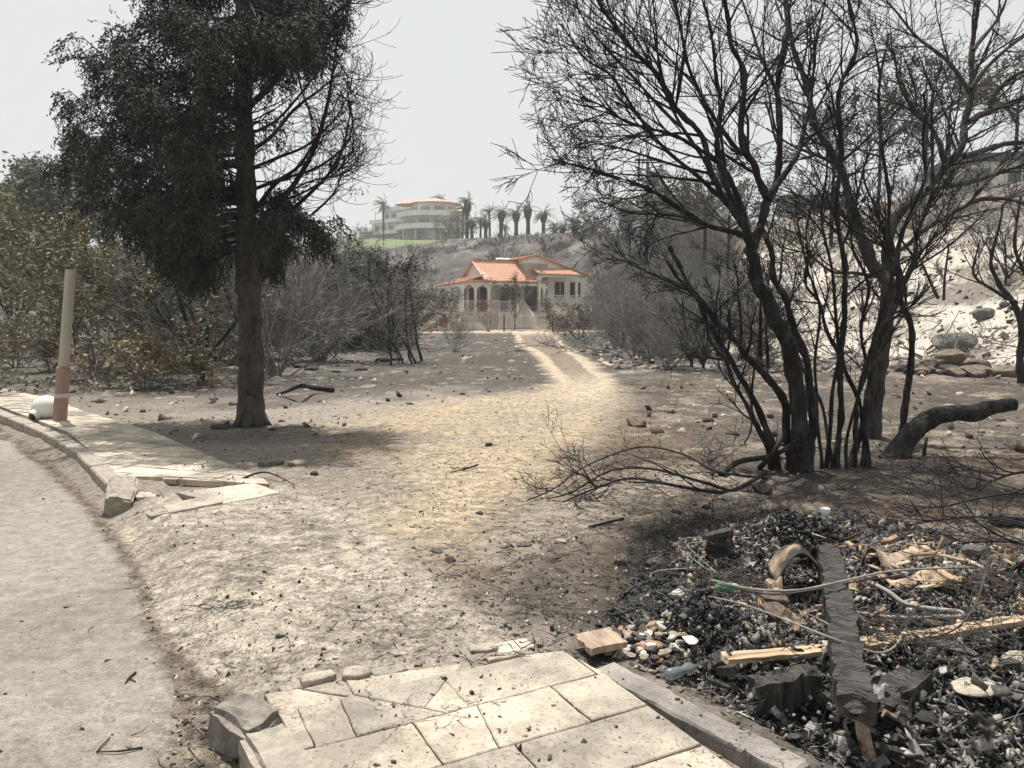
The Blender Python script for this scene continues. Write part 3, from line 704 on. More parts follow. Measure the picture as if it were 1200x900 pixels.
M_CYB = mat('cypress_bark', (.085, .072, .060), (.022, .020, .018), scale=10, rough=.9, bump=1, bscale=28, dist=.03, stretch=(1, 1, .3))
M_CYL = mat('scorched_cypress_sprays', (.062, .056, .042), (.010, .011, .011), scale=2, rough=.8, bump=0, attr='tone')
def leafmat(name, a, b): return mat(name, a, b, scale=1.5, rough=.75, bump=0, attr='tone')
M_OLIVE = leafmat('dull_olive_leaves', (.20, .20, .115), (.055, .06, .037))
M_YEL = leafmat('heat_yellowed_leaves', (.26, .20, .08), (.06, .06, .03))
M_GREYL = leafmat('smoke_grey_leaves', (.26, .26, .21), (.09, .095, .08))
M_DRY = leafmat('dry_tan_leaves', (.36, .29, .18), (.10, .08, .05))
M_DKG = leafmat('scorched_dark_leaves', (.055, .058, .032), (.014, .015, .013))
M_RUST = leafmat('scorched_brown_leaves', (.12, .085, .05), (.03, .026, .02))
def roughen(o, amp, sc, zs=.35):
    me = o.data; n = len(me.vertices); V = np.empty(n*3, np.float32); N = np.empty(n*3, np.float32); me.vertices.foreach_get('co', V); me.vertices.foreach_get('normal', N); V = V.reshape(-1, 3); N = N.reshape(-1, 3)
    a = fbm(V[:, 0]*sc+V[:, 2]*sc*zs, V[:, 1]*sc+V[:, 2]*sc*zs*.6, 3, 7)+.7*fbm(V[:, 0]*sc*.4+V[:, 2]*sc*.3, V[:, 1]*sc*.4-V[:, 2]*sc*.3, 2, 8)
    me.vertices.foreach_set('co', (V+N*(a*amp)[:, None]).astype(np.float32).ravel()); me.update(); return o
# ---- the cypress
def cypress():
    rng = random.Random(12); nr = np.random.default_rng(12); Y = 10.86
    base = Vector((*G(295, 500, .09), .06)); root = thing('cypress_tree', 'tall half burnt cypress, foliage black on one side and bare curling branches on the other', 'tree', base)
    T = [(295, 503), (294, 470), (294, 430), (293, 380), (291, 330), (289, 290), (288, 230), (287, 160), (285, 80), (284, 0), (283, -110), (282, -230)]
    Wd = [40, 29, 28, 27, 27, 24, 22, 20, 17, 14, 9, 2]
    tp = smooth_line([U(a, b, Y) for a, b in T], 18); tw = np.interp(np.linspace(0, 11, len(tp)), range(12), Wd)
    m = MB(); m.tube([p-base for p in tp], [w*Y/901/2*(1+.06*math.sin(i*.47)) for i, w in enumerate(tw)], 36)
    # root flare and old branch stubs
    for k in range(7):
        a = k*.9+.2; m.tube([Vector((math.cos(a)*.03, math.sin(a)*.03, .45)), Vector((math.cos(a)*.14, math.sin(a)*.14, .12)), Vector((math.cos(a)*.30, math.sin(a)*.30, -.06))], [.11, .09, .04], 7)
    for z, a in ((1.0, 3.5), (1.55, -.5), (1.9, 2.8), (2.1, -1.6), (1.3, -1.2)):
        p = Vector((math.cos(a)*.1, math.sin(a)*.1, z)); m.tube([p, p+Vector((math.cos(a)*.1, math.sin(a)*.1, .03))], [.05, .035], 8)
    roughen(m.build('trunk', M_CYB, root, True), .022, 34, .2)
    out = {0: [], 1: [], 2: [], 3: []}; SP = []; SD = []
    def trunk_at(py): 
        i = int(np.argmin([abs(p.z-U(288, py, Y).z) for p in tp])); return tp[i].copy()
    def limb(end, y0, sag=.15, r=.04, folfrom=.3, fol=1., bare=False, dY=0., k=10):
        a = trunk_at(y0); b = U(end[0], end[1], Y+dY); d = b-a; L = d.length
        c1 = a+d*.35+Vector((0, 0, -sag*L)); c2 = a+d*.7+Vector((0, 0, -sag*L*.6))
        pts = smooth_line([a, c1, c2, b], 5); n = len(pts)
        out[0].append(([p-base for p in pts], [max(r*(1-i/n*.85), .006) for i in range(n)], 6))
        for i in range(n-1):
            t = i/(n-1)
            if t < folfrom*.6: continue
            for _ in range(1+(rng.random() < .35)):
                p = pts[i].lerp(pts[i+1], rng.random()); tg = (pts[i+1]-pts[i]).normalized()
                side = tg.cross(Vector((rng.gauss(0, 1), rng.gauss(0, 1), rng.gauss(0, 1)))).normalized()
                if bare:                       # curling bare twigs
                    q = p.copy(); dd = (tg*.7+side*.8).normalized(); ax = dd.cross(Vector((0, 0, 1))).normalized()+Vector((0, .3*rng.gauss(0, 1), 0)); ps = [q-base]; LL = rng.uniform(.25, .8); cv = rng.uniform(.10, .30)*(1 if dd.z < .9 else 0)
                    for s_ in range(8):
                        q = q+dd*LL/8; dd = vec_rot(dd, ax.normalized(), cv); ps.append(q-base)
                        if s_ in (3, 5) and rng.random() < .7:
                            e = dd.copy(); e = vec_rot(e, Vector((rng.gauss(0, 1), rng.gauss(0, 1), rng.gauss(0, 1))).normalized(), .8); qq = q.copy(); p2 = [qq-base]
                            for _s in range(5): qq = qq+e*LL/11; e = vec_rot(e, ax.normalized(), .25); p2.append(qq-base)
                            out[2].append((p2, [.0035]*6, 3))
                    out[1].append((ps, [max(.007*(1-j/9), .003) for j in range(9)], 3))
                elif t > folfrom:
                    L2 = rng.uniform(.2, .45)*(1.1-.4*t); q = p.copy(); dd = (tg*.8+side*.9+Vector((0, 0, .1))).normalized(); ps = [q-base]
                    for s_ in range(5):
                        q = q+dd*L2/5; dd = (dd+Vector((0, 0, -.14))).normalized(); ps.append(q-base)
                        if s_ in (0, 2): continue
                        for _k in range(int(2*fol)+1):
                            c = q+Vector((rng.gauss(0, .05), rng.gauss(0, .05), rng.gauss(0, .04)))
                            hd = (dd*.7+Vector((rng.gauss(0, .28), rng.gauss(0, .28), rng.uniform(-1.5, -.2)))).normalized(); pl_ = rng.uniform(.18, .42)
                            for h in range(24):
                                u_ = h/23; SP.append(c+hd*u_*pl_+Vector((rng.gauss(0, .028), rng.gauss(0, .028), rng.gauss(0, .012)))*(1.35-u_)); SD.append(hd+Vector((rng.gauss(0, .45), rng.gauss(0, .45), rng.gauss(0, .25))))
                    out[1].append((ps, [.009, .008, .007, .006, .005, .004], 3))
    # leafy limbs (end pixel, pixel height on the trunk, depth offset)
    LF = [(95, 42, 170, -.3), (112, 58, 200, .5), (140, 28, 120, .9), (150, 60, 130, -.8), (178, 12, 90, -.4), (80, 105, 225, .9), (85, 150, 235, 0), (76, 185, 262, -.3), (100, 195, 250, .8), (96, 130, 240, -.9),
          (120, 90, 160, .2), (130, 120, 190, 1.2), (125, 215, 255, -1.0), (125, 240, 262, .3), (150, 250, 268, .9), (165, 215, 230, 1.3), (160, 140, 150, .8), (170, 275, 275, -.2), (185, 245, 245, -1.2), (200, 290, 280, .4), (175, 110, 120, -1.4),
          (215, 305, 283, -.4), (205, 265, 260, -.9), (190, 180, 180, -1.6), (225, 280, 262, .9), (185, 80, 90, 1.2), (200, 40, 40, .5), (215, 20, 20, -1), (235, 60, 50, 1.4), (230, 95, 80, -1.5), (215, 130, 120, 1.7), (232, 160, 150, -1.6), (240, 200, 190, 1.5), (238, 245, 230, -1.3), (235, 310, 286, -.1),
          (250, 30, 10, -1.6), (262, 70, 40, -1.5), (320, 50, 10, -1.4), (335, 30, -10, .8), (350, 12, -30, -.5), (372, 48, 10, .4), (380, 18, -20, .9), (395, 5, -30, 0), (345, 62, 30, -.9), (360, 35, 0, -1.2), (300, 20, -30, -1.4), (290, 40, 5, 1.4), (310, 0, -50, 1.2),
          (240, -10, -40, .6), (200, -20, -50, 0), (170, -10, -10, .4), (255, -50, -90, .8), (330, -40, -80, -.5), (365, -30, -70, .3), (225, -60, -110, -.3), (300, -90, -150, .5), (265, -110, -170, -.3), (320, -80, -140, .2), (282, -170, -200, 0), (150, 105, 130, 1.6), (112, 165, 225, 1.5), (180, 150, 160, .3), (200, 220, 220, .2), (215, 185, 190, -.6)]
    for ex, ey, y0, dy in LF: limb((ex, ey), y0, sag=.10 if ey < y0 else .02, r=.030, folfrom=.30, fol=1, dY=dy)
    for ex, ey, y0, dy in [(385, 262, 262, -.6), (325, 268, 270, -.8), (335, 235, 248, .5), (322, 290, 275, .4)]: limb((ex, ey), y0, sag=-.07, r=.03, folfrom=.25, fol=1.0, dY=dy)
    for ex, ey, y0, dy in [(318, 78, 100, -1.0), (255, 120, 130, -.9), (262, 150, 160, -1), (308, 140, 150, -1.2)]: limb((ex, ey), y0, sag=.0, r=.02, folfrom=.35, fol=.45, dY=dy)
    # bare limbs on the right
    BR = [([(289, 275), (325, 240), (352, 205), (372, 165), (386, 110), (393, 62), (396, 40)], .045, 0), ([(289, 262), (320, 218), (350, 195), (370, 163), (382, 130)], .035, -.5), ([(288, 180), (318, 160), (345, 128), (375, 105), (398, 85)], .035, .4),
          ([(286, 130), (318, 100), (348, 62), (376, 30), (402, 8), (415, -2)], .045, -.2), ([(286, 110), (312, 75), (340, 45), (362, 14)], .03, .6), ([(288, 225), (330, 210), (372, 196), (405, 170), (415, 140)], .03, .7), ([(340, 248), (368, 222), (388, 200), (402, 172), (410, 130), (405, 95)], .03, .1),
          ([(289, 240), (340, 232), (385, 208), (412, 185)], .022, -.9), ([(345, 60), (352, 100), (362, 130), (367, 160)], .02, -.1), ([(288, 200), (325, 185), (360, 170), (392, 140), (408, 110)], .025, -.6), ([(365, 252), (390, 228), (400, 205), (404, 182)], .02, .2),
          ([(287, 160), (325, 140), (360, 100), (385, 65), (392, 35)], .025, 1.0), ([(288, 250), (335, 226), (365, 212), (400, 205), (420, 190)], .022, 1.1), ([(395, 110), (408, 120), (414, 150), (412, 180)], .014, .3), ([(380, 60), (402, 80), (412, 110)], .012, .2)]
    for pl, r, dy in BR:
        pts = smooth_line([U(a, b, Y+dy*i/(len(pl)-1)) for i, (a, b) in enumerate(pl)], 5); n = len(pts)
        out[0].append(([p-base for p in pts], [max(r*(1-i/n*.8), .006) for i in range(n)], 6))
        for i in range(2, n-1):
            for _ in range(1 if i < n*.4 else 2):
                p = pts[i].lerp(pts[i+1], rng.random()); tg = (pts[i+1]-pts[i]).normalized(); side = Vector((rng.gauss(.5, .6), rng.gauss(0, 1), rng.gauss(-.1, .6)))
                dd = (tg*.6+side*.8).normalized(); ax = Vector((rng.gauss(0, .3), -1, rng.gauss(0, .3))).normalized(); cv = rng.uniform(.08, .24); LL = rng.uniform(.35, .95); q = p.copy(); ps = [q-base]
                for s_ in range(8):
                    q = q+dd*LL/8; dd = vec_rot(dd, ax, cv); ps.append(q-base)
                    if s_ in (2, 4, 6) and rng.random() < .6:
                        e = vec_rot(dd, Vector((rng.gauss(0, 1), rng.gauss(0, 1), rng.gauss(0, 1))).normalized(), .9); qq = q.copy(); p2 = [qq-base]
                        for _s in range(5): qq = qq+e*LL/12; e = vec_rot(e, ax, .3); p2.append(qq-base)
                        out[2].append((p2, [.0032]*6, 3))
                out[1].append((ps, [max(.0075*(1-j/9), .0035) for j in range(9)], 3))
    # short dead side shoots in the open middle
    for k in range(46):
        py = rng.uniform(80, 285); a = trunk_at(py); sx = -1 if rng.random() < .75 else 1
        d = Vector((sx*rng.uniform(.6, 1), rng.gauss(0, .5), rng.uniform(-.2, .35))).normalized(); grow(out, a-base, d, rng.uniform(.5, 1.1), .013, 1, rng, dict(segs=[0, 6, 5], wob=.06, up=[0, .05, .03], rmin=.0035, levels=3, kids=[0, 4], ang=(25, 55), ratio=(.3, .5), **{'from': [0, .2]}))
    for k, (ex, ey) in enumerate([(415, 12), (383, 185+10), (375, 60), (420, 205)]):
        c0 = U([405, 392, 372, 417][k], [12, 178, 62, 207][k], Y+.2)
        for q in range([26, 30, 22, 5][k]):
            c = c0+Vector((rng.gauss(0, .05), rng.gauss(0, .06), -rng.random()*.2)); hd = Vector((rng.gauss(.1, .3), rng.gauss(0, .3), -1)).normalized()
            for h in range(6): SP.append(c+hd*h*.03); SD.append(hd+Vector((rng.gauss(0, .6), rng.gauss(0, .6), 0)))
    lines = out[0]+out[1]+out[2]+out[3]
    link('branches', tubes_mesh('branches', lines), M_CHAR, root)
    P = np.array([tuple(p-base) for p in SP]); D = np.array([tuple(d) for d in SD]); n = len(P)
    link('foliage', leaves_mesh('foliage', P, D, nr.uniform(.035, .07, n), nr.uniform(.013, .025, n), nr), M_CYL, root)
    print('cypress leaves', n)
cypress()
# ------------------------------------------------------------------ the white house with the orange tiled roof
M_WALL = mat('cream_render', (.82, .78, .71), (.72, .68, .61), scale=1.2, rough=.9, bump=.15, bscale=30)
M_WHITE = mat('white_paint', (.74, .73, .70), (.60, .58, .54), scale=2, rough=.6, bump=.05)
M_DWALL = mat('old_white_wall', (.66, .64, .59), (.42, .39, .35), scale=1.6, rough=.9, bump=.3)
M_SHUT = mat('dark_maroon_shutter', (.075, .024, .022), (.04, .014, .014), scale=3, rough=.6, bump=.1)
M_GLASS = mat('dark_window_glass', (.10, .12, .13), (.05, .06, .065), scale=1, rough=.15, bump=0, spec=.7)
M_GATE = mat('grey_gate_metal', (.48, .47, .44), (.34, .33, .31), scale=3, rough=.5, bump=0)
M_RUSTM = mat('rusty_post', (.14, .09, .06), (.05, .04, .035), scale=6, rough=.9, bump=.2)
def tile_mat(name, c1, c2, period=.24):
    m = mat(name, c1, c2, scale=5, rough=.8, bump=0, detail=5); n = m.node_tree; b = n.nodes['Principled BSDF']; L = n.links.new
    return m
M_TILE = tile_mat('orange_roof_tiles', (.60, .36, .26), (.44, .24, .165))
M_TILEF = tile_mat('pale_orange_roof_tiles', (.54, .31, .23), (.44, .25, .18))
def tiled(mb, quad, across=.24, t=.06):
    """roof plane quad (eave0, eave1, ridge1, ridge0) with real barrel-tile ribs running from eave to ridge"""
    a, b, c, d = [mb.P(q) for q in quad]; fr = mb.fr; mb.fr = None
    mb.slab([a, b, c, d], t)
    nr = (b-a).cross(d-a).normalized()
    if nr.z < 0: nr = -nr
    n = max(2, int((b-a).length/across)); 
    for i in range(n+1):
        s = (i)/n; p = a.lerp(b, s)
        # the rib runs parallel to the slope until it meets the ridge or hip edge
        dn = nr.cross((b-a).normalized()); 
        if dn.z < 0: dn = -dn
        ab = (b-a).normalized(); h = (d-a).dot(dn)
        u0 = (p-a).dot(ab); uL = (b-a).length; ud = (d-a).dot(ab); uc = (c-a).dot(ab); hc = (c-a).dot(dn)
        k = min(h, hc)
        if ud > 1e-3 and u0 < ud: k = min(k, h*u0/ud)
        if uc < uL-1e-3 and u0 > uc: k = min(k, hc*(uL-u0)/(uL-uc))
        if k < .15: continue
        segs = max(1, int(k/.38))
        for j in range(segs):
            q0 = p+dn*(k*j/segs)+nr*.045; q1 = p+dn*(k*(j+1)/segs)+nr*.015
            w = across*.29; bb = len(mb.v)
            mb.v += [q0-ab*w-nr*.04, q0-ab*w*.5+nr*.03, q0+ab*w*.5+nr*.03, q0+ab*w-nr*.04, q1-ab*w*.8-nr*.03, q1-ab*w*.4+nr*.03, q1+ab*w*.4+nr*.03, q1+ab*w*.8-nr*.03]
            mb.f += [(bb, bb+1, bb+5, bb+4), (bb+1, bb+2, bb+6, bb+5), (bb+2, bb+3, bb+7, bb+6), (bb, bb+3, bb+2, bb+1)]
    mb.fr = fr
def house():
    C0 = U(572, 330, 67); th = R(27); u = Vector((math.cos(th), math.sin(th), 0)); v = Vector((-math.sin(th), math.cos(th), 0))
    root = thing('house', 'cream villa with orange tiled roofs and a white arcaded porch behind the grey gate', 'house', (C0.x, C0.y, 1.0))
    z0 = 1.0; F = lambda a, b, z: u*a+v*b+Vector((0, 0, z-z0))
    def nb(): m = MB(); m.fr = F; return m
    FL = 2.03
    nb().box(-2.6, 5.9, .0, 6.2, -.6, FL).box(5.9, 11.0, .3, 7.6, -.6, 2.6).build('foundation', M_DWALL, root)
    w = nb(); w.box(-.2, 4.6, 2.0, 6, FL, 4.75).box(4.4, 6.6, 3.0, 7.2, FL, 7.0).box(6.6, 10.7, 1.2, 7.2, 2.6, 5.45)
    w.box(4.4, 6.6, 1.2, 3.0, 5.3, 6.4)
    # upper gable block
    w.add([(4.4, 1.2, 5.2), (10.7, 1.2, 5.2), (10.7, 1.2, 5.5), (5.3, 1.2, 7.05), (4.4, 1.2, 6.9), (4.4, 7.2, 5.2), (10.7, 7.2, 5.2), (10.7, 7.2, 5.5), (5.3, 7.2, 7.05), (4.4, 7.2, 6.9)],
          [(0, 1, 2, 3, 4), (9, 8, 7, 6, 5), (0, 4, 9, 5), (1, 6, 7, 2)])
    w.build('wall', M_WALL, root)
    g = nb(); g.add([(.02, .5, 5.05), (.02, 5.5, 5.05), (.02, 3.0, 6.4), (.3, .5, 5.05), (.3, 5.5, 5.05), (.3, 3.0, 6.4)], [(0, 2, 1), (3, 4, 5), (0, 3, 5, 2), (1, 2, 5, 4), (0, 1, 4, 3)]); g.build('gable', M_WHITE, root)
    r = nb()
    tiled(r, [(0, -.05, 4.66), (5.75, -.05, 4.66), (4.4, 3.0, 6.5), (0, 3.0, 6.5)])
    tiled(r, [(4.4, 6.1, 4.7), (-.0, 6.1, 4.7), (0, 3.0, 6.5), (4.4, 3.0, 6.5)])
    tiled(r, [(-2.55, 6.3, 4.35), (-2.55, -.05, 4.5), (-.02, -.05, 4.72), (-.02, 6.3, 5.12)])
    r.slab([(-.35, -.05, 4.70), (.0, -.05, 4.72), (.0, 3.0, 6.55), (-.2, 3.0, 6.5)], .12); r.slab([(-.2, 3.0, 6.5), (0, 3, 6.55), (0, 6.0, 4.8), (-.35, 6.0, 4.78)], .12)
    r.bar((-.1, 3.0, 6.56), (4.4, 3.0, 6.56), .26, .16); r.bar((-2.6, -.08, 4.50), (-.1, -.1, 4.74), .2, .12); r.bar((-2.55, -.05, 4.5), (.0, 1.0, 5.2), .18, .1)
    tiled(r, [(4.9, -.35, 5.38), (9.2, -.35, 5.38), (8.6, 1.25, 5.98), (4.9, 1.25, 5.98)])
    tiled(r, [(11.05, 7.4, 5.42), (11.05, .95, 5.42), (5.3, .95, 7.14), (5.3, 7.4, 7.14)], t=.1)
    tiled(r, [(4.0, .95, 6.82), (4.0, 7.4, 6.82), (5.3, 7.4, 7.14), (5.3, .95, 7.14)], t=.1)
    r.build('roof', M_TILE, root)
    dk = nb(); dk.bar((.1, 3.06, 6.68), (4.4, 3.06, 6.68), .12, .1).box(-.05, 4.4, 2.9, 3.1, 6.45, 6.62); dk.build('ridge', mat('dark_ridge_tiles', (.25, .09, .06), (.14, .05, .04), scale=4), root)
    # eave beams
    e = nb(); e.box(-2.45, 5.75, .02, .2, 4.28, 4.52).box(-2.45, -2.27, .2, 6.1, 4.1, 4.33).box(4.9, 9.1, -.2, -.02, 5.12, 5.3); e.build('beam', M_WHITE, root)
    for a, b, z1, fl in [(-2.36, .11, 4.28, FL), (-1.15, .11, 4.28, FL), (.1, .11, 4.28, FL), (2.85, .11, 4.28, FL), (5.6, .11, 4.28, FL), (-2.36, 3.0, 4.1, FL), (-2.36, 5.9, 4.1, FL), (8.9, -.1, 5.12, 2.0), (5.0, -.1, 5.12, 2.0)]:
        c = nb(); c.box(a-.11, a+.11, b-.1, b+.1, fl, z1); c.box(a-.15, a+.15, b-.14, b+.14, fl, fl+.2)
        for s in (-1, 1):       # quarter-arch brackets
            for k in range(4):
                x = a+s*(.11+.09*k); c.box(min(x, x+s*.09), max(x, x+s*.09), b-.07, b+.07, z1-.42+.02+.30*math.sin((k+.5)/4*math.pi/2)*1.2, z1)
        c.build('column', M_WHITE, root)
    def opening(name, a0, a1, b, z0_, z1_, m, fr=True):
        o = nb(); o.box(a0, a1, b-.06, b-.02, z0_, z1_); p = o.build(name, m, root)
        s = nb(); n = int((z1_-z0_)/.12)
        for k in range(n): s.box(a0+.05, a1-.05, b-.085, b-.061, z0_+.06+k*.12, z0_+.12+k*.12)
        s.build('slat', m, p); return p
    for a0, a1 in [(.15, .85), (2.15, 2.95), (3.25, 3.75)]: opening('shutter', a0, a1, 2.0, FL, 4.15, M_SHUT)
    opening('shutter', -.15, -.0, 2.0, FL, 4.1, M_SHUT)
    sd_ = nb()
    for b0 in (2.6, 4.4): sd_.box(-.27, -.21, b0, b0+.9, FL+.05, 4.1)
    sd_.build('shutter', M_SHUT, root)
    for a0, a1 in [(7.35, 8.35), (9.0, 10.1)]:
        p = opening('window', a0, a1, 1.2, 3.35, 4.75, M_SHUT)
        nb().box((a0+a1)/2-.02, (a0+a1)/2+.02, 1.06, 1.11, 3.35, 4.75).box(a0-.06, a1+.06, 1.07, 1.19, 3.26, 3.345).build('frame', M_WHITE, p)
    nb().box(5.0, 6.4, 2.9, 2.98, 2.6, 4.8).build('doorway', M_GLASS, root)
    # porch railings: each run its own part
    def rail(p, q, h=.88, sp=.13, nm='railing'):
        r_ = nb(); P_ = Vector(p); Q_ = Vector(q); n = int((Q_-P_).length/sp)
        for zz in (.1, h): r_.bar(P_+Vector((0, 0, zz)), Q_+Vector((0, 0, zz)), .05)
        for k in range(n+1):
            c = P_.lerp(Q_, k/max(n, 1)); r_.bar(c+Vector((0, 0, .1)), c+Vector((0, 0, h)), .03)
        r_.build(nm, M_WHITE, root)
    for a0, a1 in [(-2.25, -1.26), (-1.04, .0), (.2, 2.74), (2.95, 3.5), (5.0, 5.5)]: rail((a0, .1, FL), (a1, .1, FL))
    rail((-2.36, .3, FL), (-2.36, 5.8, FL)); rail((5.7, -.1, 2.6), (8.8, -.1, 2.6)); rail((9.0, -.1, 2.6), (12.6, -.1, 2.6))
    st = nb()
    for k in range(6): st.box(3.6, 5.0, -.3*(k+1), -.3*k, -.2, FL-.25*(k+1))
    st.build('steps', M_DWALL, root); rail((3.6, .1, FL), (3.6, -1.8, .65)); rail((5.0, .1, FL), (5.0, -1.8, .65))
    nb().box(6.1, 8.9, -.35, .25, -.5, 2.55).build('terrace_wall', M_WALL, root)
    lp = nb(); lp.box(1.0, 1.04, 0, 0, 0, 0)
    # things on and by the house
    wt = thing('solar_water_heater', 'white solar water tank on its frame behind the villa roof ridge', 'water heater', tuple(C0+u*3.8+v*4.6+Vector((0, 0, 5.62-C0.z))), th)
    t = MB(); t.tube([(-.75, 0, 1.15), (.75, 0, 1.15)], .27, 14); t.build('tank', M_WHITE, wt, True)
    t = MB(); t.slab([(-.7, -1.2, .1), (.7, -1.2, .1), (.7, -.1, .85), (-.7, -.1, .85)], .08); t.build('solar_panel', M_WHITE, wt)
    t = MB(); [t.bar((x, y, 0), (x, y*.3, 1.0), .05) for x in (-.6, .6) for y in (-.5, .5)]; t.build('frame', M_GATE, wt)
house()
def pickets(name, label, cat, P0, P1, h, sp, w, m, group=None, post=None):
    a = Vector(P0); b = Vector(P1); root = thing(name, label, cat, a, 0, group); d = b-a; n = int(d.length/sp)
    r = MB(); [r.bar((0, 0, z), d+Vector((0, 0, z)), .05, .04) for z in (.12, h*.9)]; r.build('rail', m, root)
    p = MB()
    for k in range(n+1): c = d*(k/n); p.bar(c+Vector((0, -.03, .04)), c+Vector((0, -.03, h)), w)
    p.build('pickets', m, root)
    for t in (0, 1):
        q = MB(); q.bar(d*t+Vector((0, .02, -.2)), d*t+Vector((0, .02, h+.12)), .1); q.build('post', post or m, root)
    return root
def px2(px, Y, z): x = (px-600)/901*Y/math.cos(PITCH); return Vector((x, Y, z))
gz = Hs(1.2, 60)
pickets('picket_fence', 'white metal picket fence in front of the villa steps', 'fence', px2(585, 64, .62), px2(657, 66.5, .62), 1.15, .16, .05, M_WHITE)
pickets('picket_fence', 'white slatted fence beside the picket fence, under the raised terrace', 'fence', px2(658, 66, .9), px2(692, 67, 1.1), 1.3, .2, .1, M_WHITE)
g = thing('gate', 'closed grey two-leaf bar gate across the dirt track before the villa', 'gate', px2(592, 58.5, .42))
for k in range(2):
    l = MB(); x0 = k*1.78; [l.bar((x0+.04, 0, z), (x0+1.72, 0, z), .045) for z in (.12, .62, 1.05)]
    [l.bar((x0+.06+i*.15, 0, .12), (x0+.06+i*.15, 0, 1.12), .024) for i in range(12)]; l.build('leaf', M_GATE, g)
for x in (-.08, 3.62): l = MB(); l.bar((x, 0, -.3), (x, 0, 1.35), .12); l.build('post', M_RUSTM, g)
def garden_wall(label, p0, p1, Y0, Y1, z0, z1, t=.25, cat='wall'):
    a = px2(p0, Y0, z0); b = px2(p1, Y1, z0); n = Vector((-(b-a).y, (b-a).x, 0)).normalized()*t; m = MB()
    m.prism([(a.x, a.y), (b.x, b.y), (b.x+n.x, b.y+n.y), (a.x+n.x, a.y+n.y)], z0-.8, z1); m2 = m
    m.prism([(a.x-.03, a.y-.04), (b.x+.03, b.y-.04), (b.x+n.x+.03, b.y+n.y), (a.x+n.x-.03, a.y+n.y)], z1+.003, z1+.07)
    return tag(m.build('garden_wall', M_DWALL), label, cat)
garden_wall('low old white garden wall left of the villa gate', 490, 572, 63, 62, .3, 1.0)
garden_wall('taller stained white wall behind the low garden wall', 480, 556, 69, 68, .3, 1.75)
for px, Y, z1, lab in [(533, 62, 1.75, 'square white pillar standing on the low garden wall'), (497, 63.5, 1.9, 'white pillar at the far end of the low garden wall')]:
    m = MB(); m.box(-.28, .28, -.28, .28, -.8, z1-.3); m.box(-.34, .34, -.34, .34, z1-.297, z1-.2); m.box(-.2, .2, -.2, .2, z1-.198, z1-.1)
    o = tag(m.build('pillar', M_DWALL), lab, 'pillar'); o.location = px2(px, Y-.5, .3)
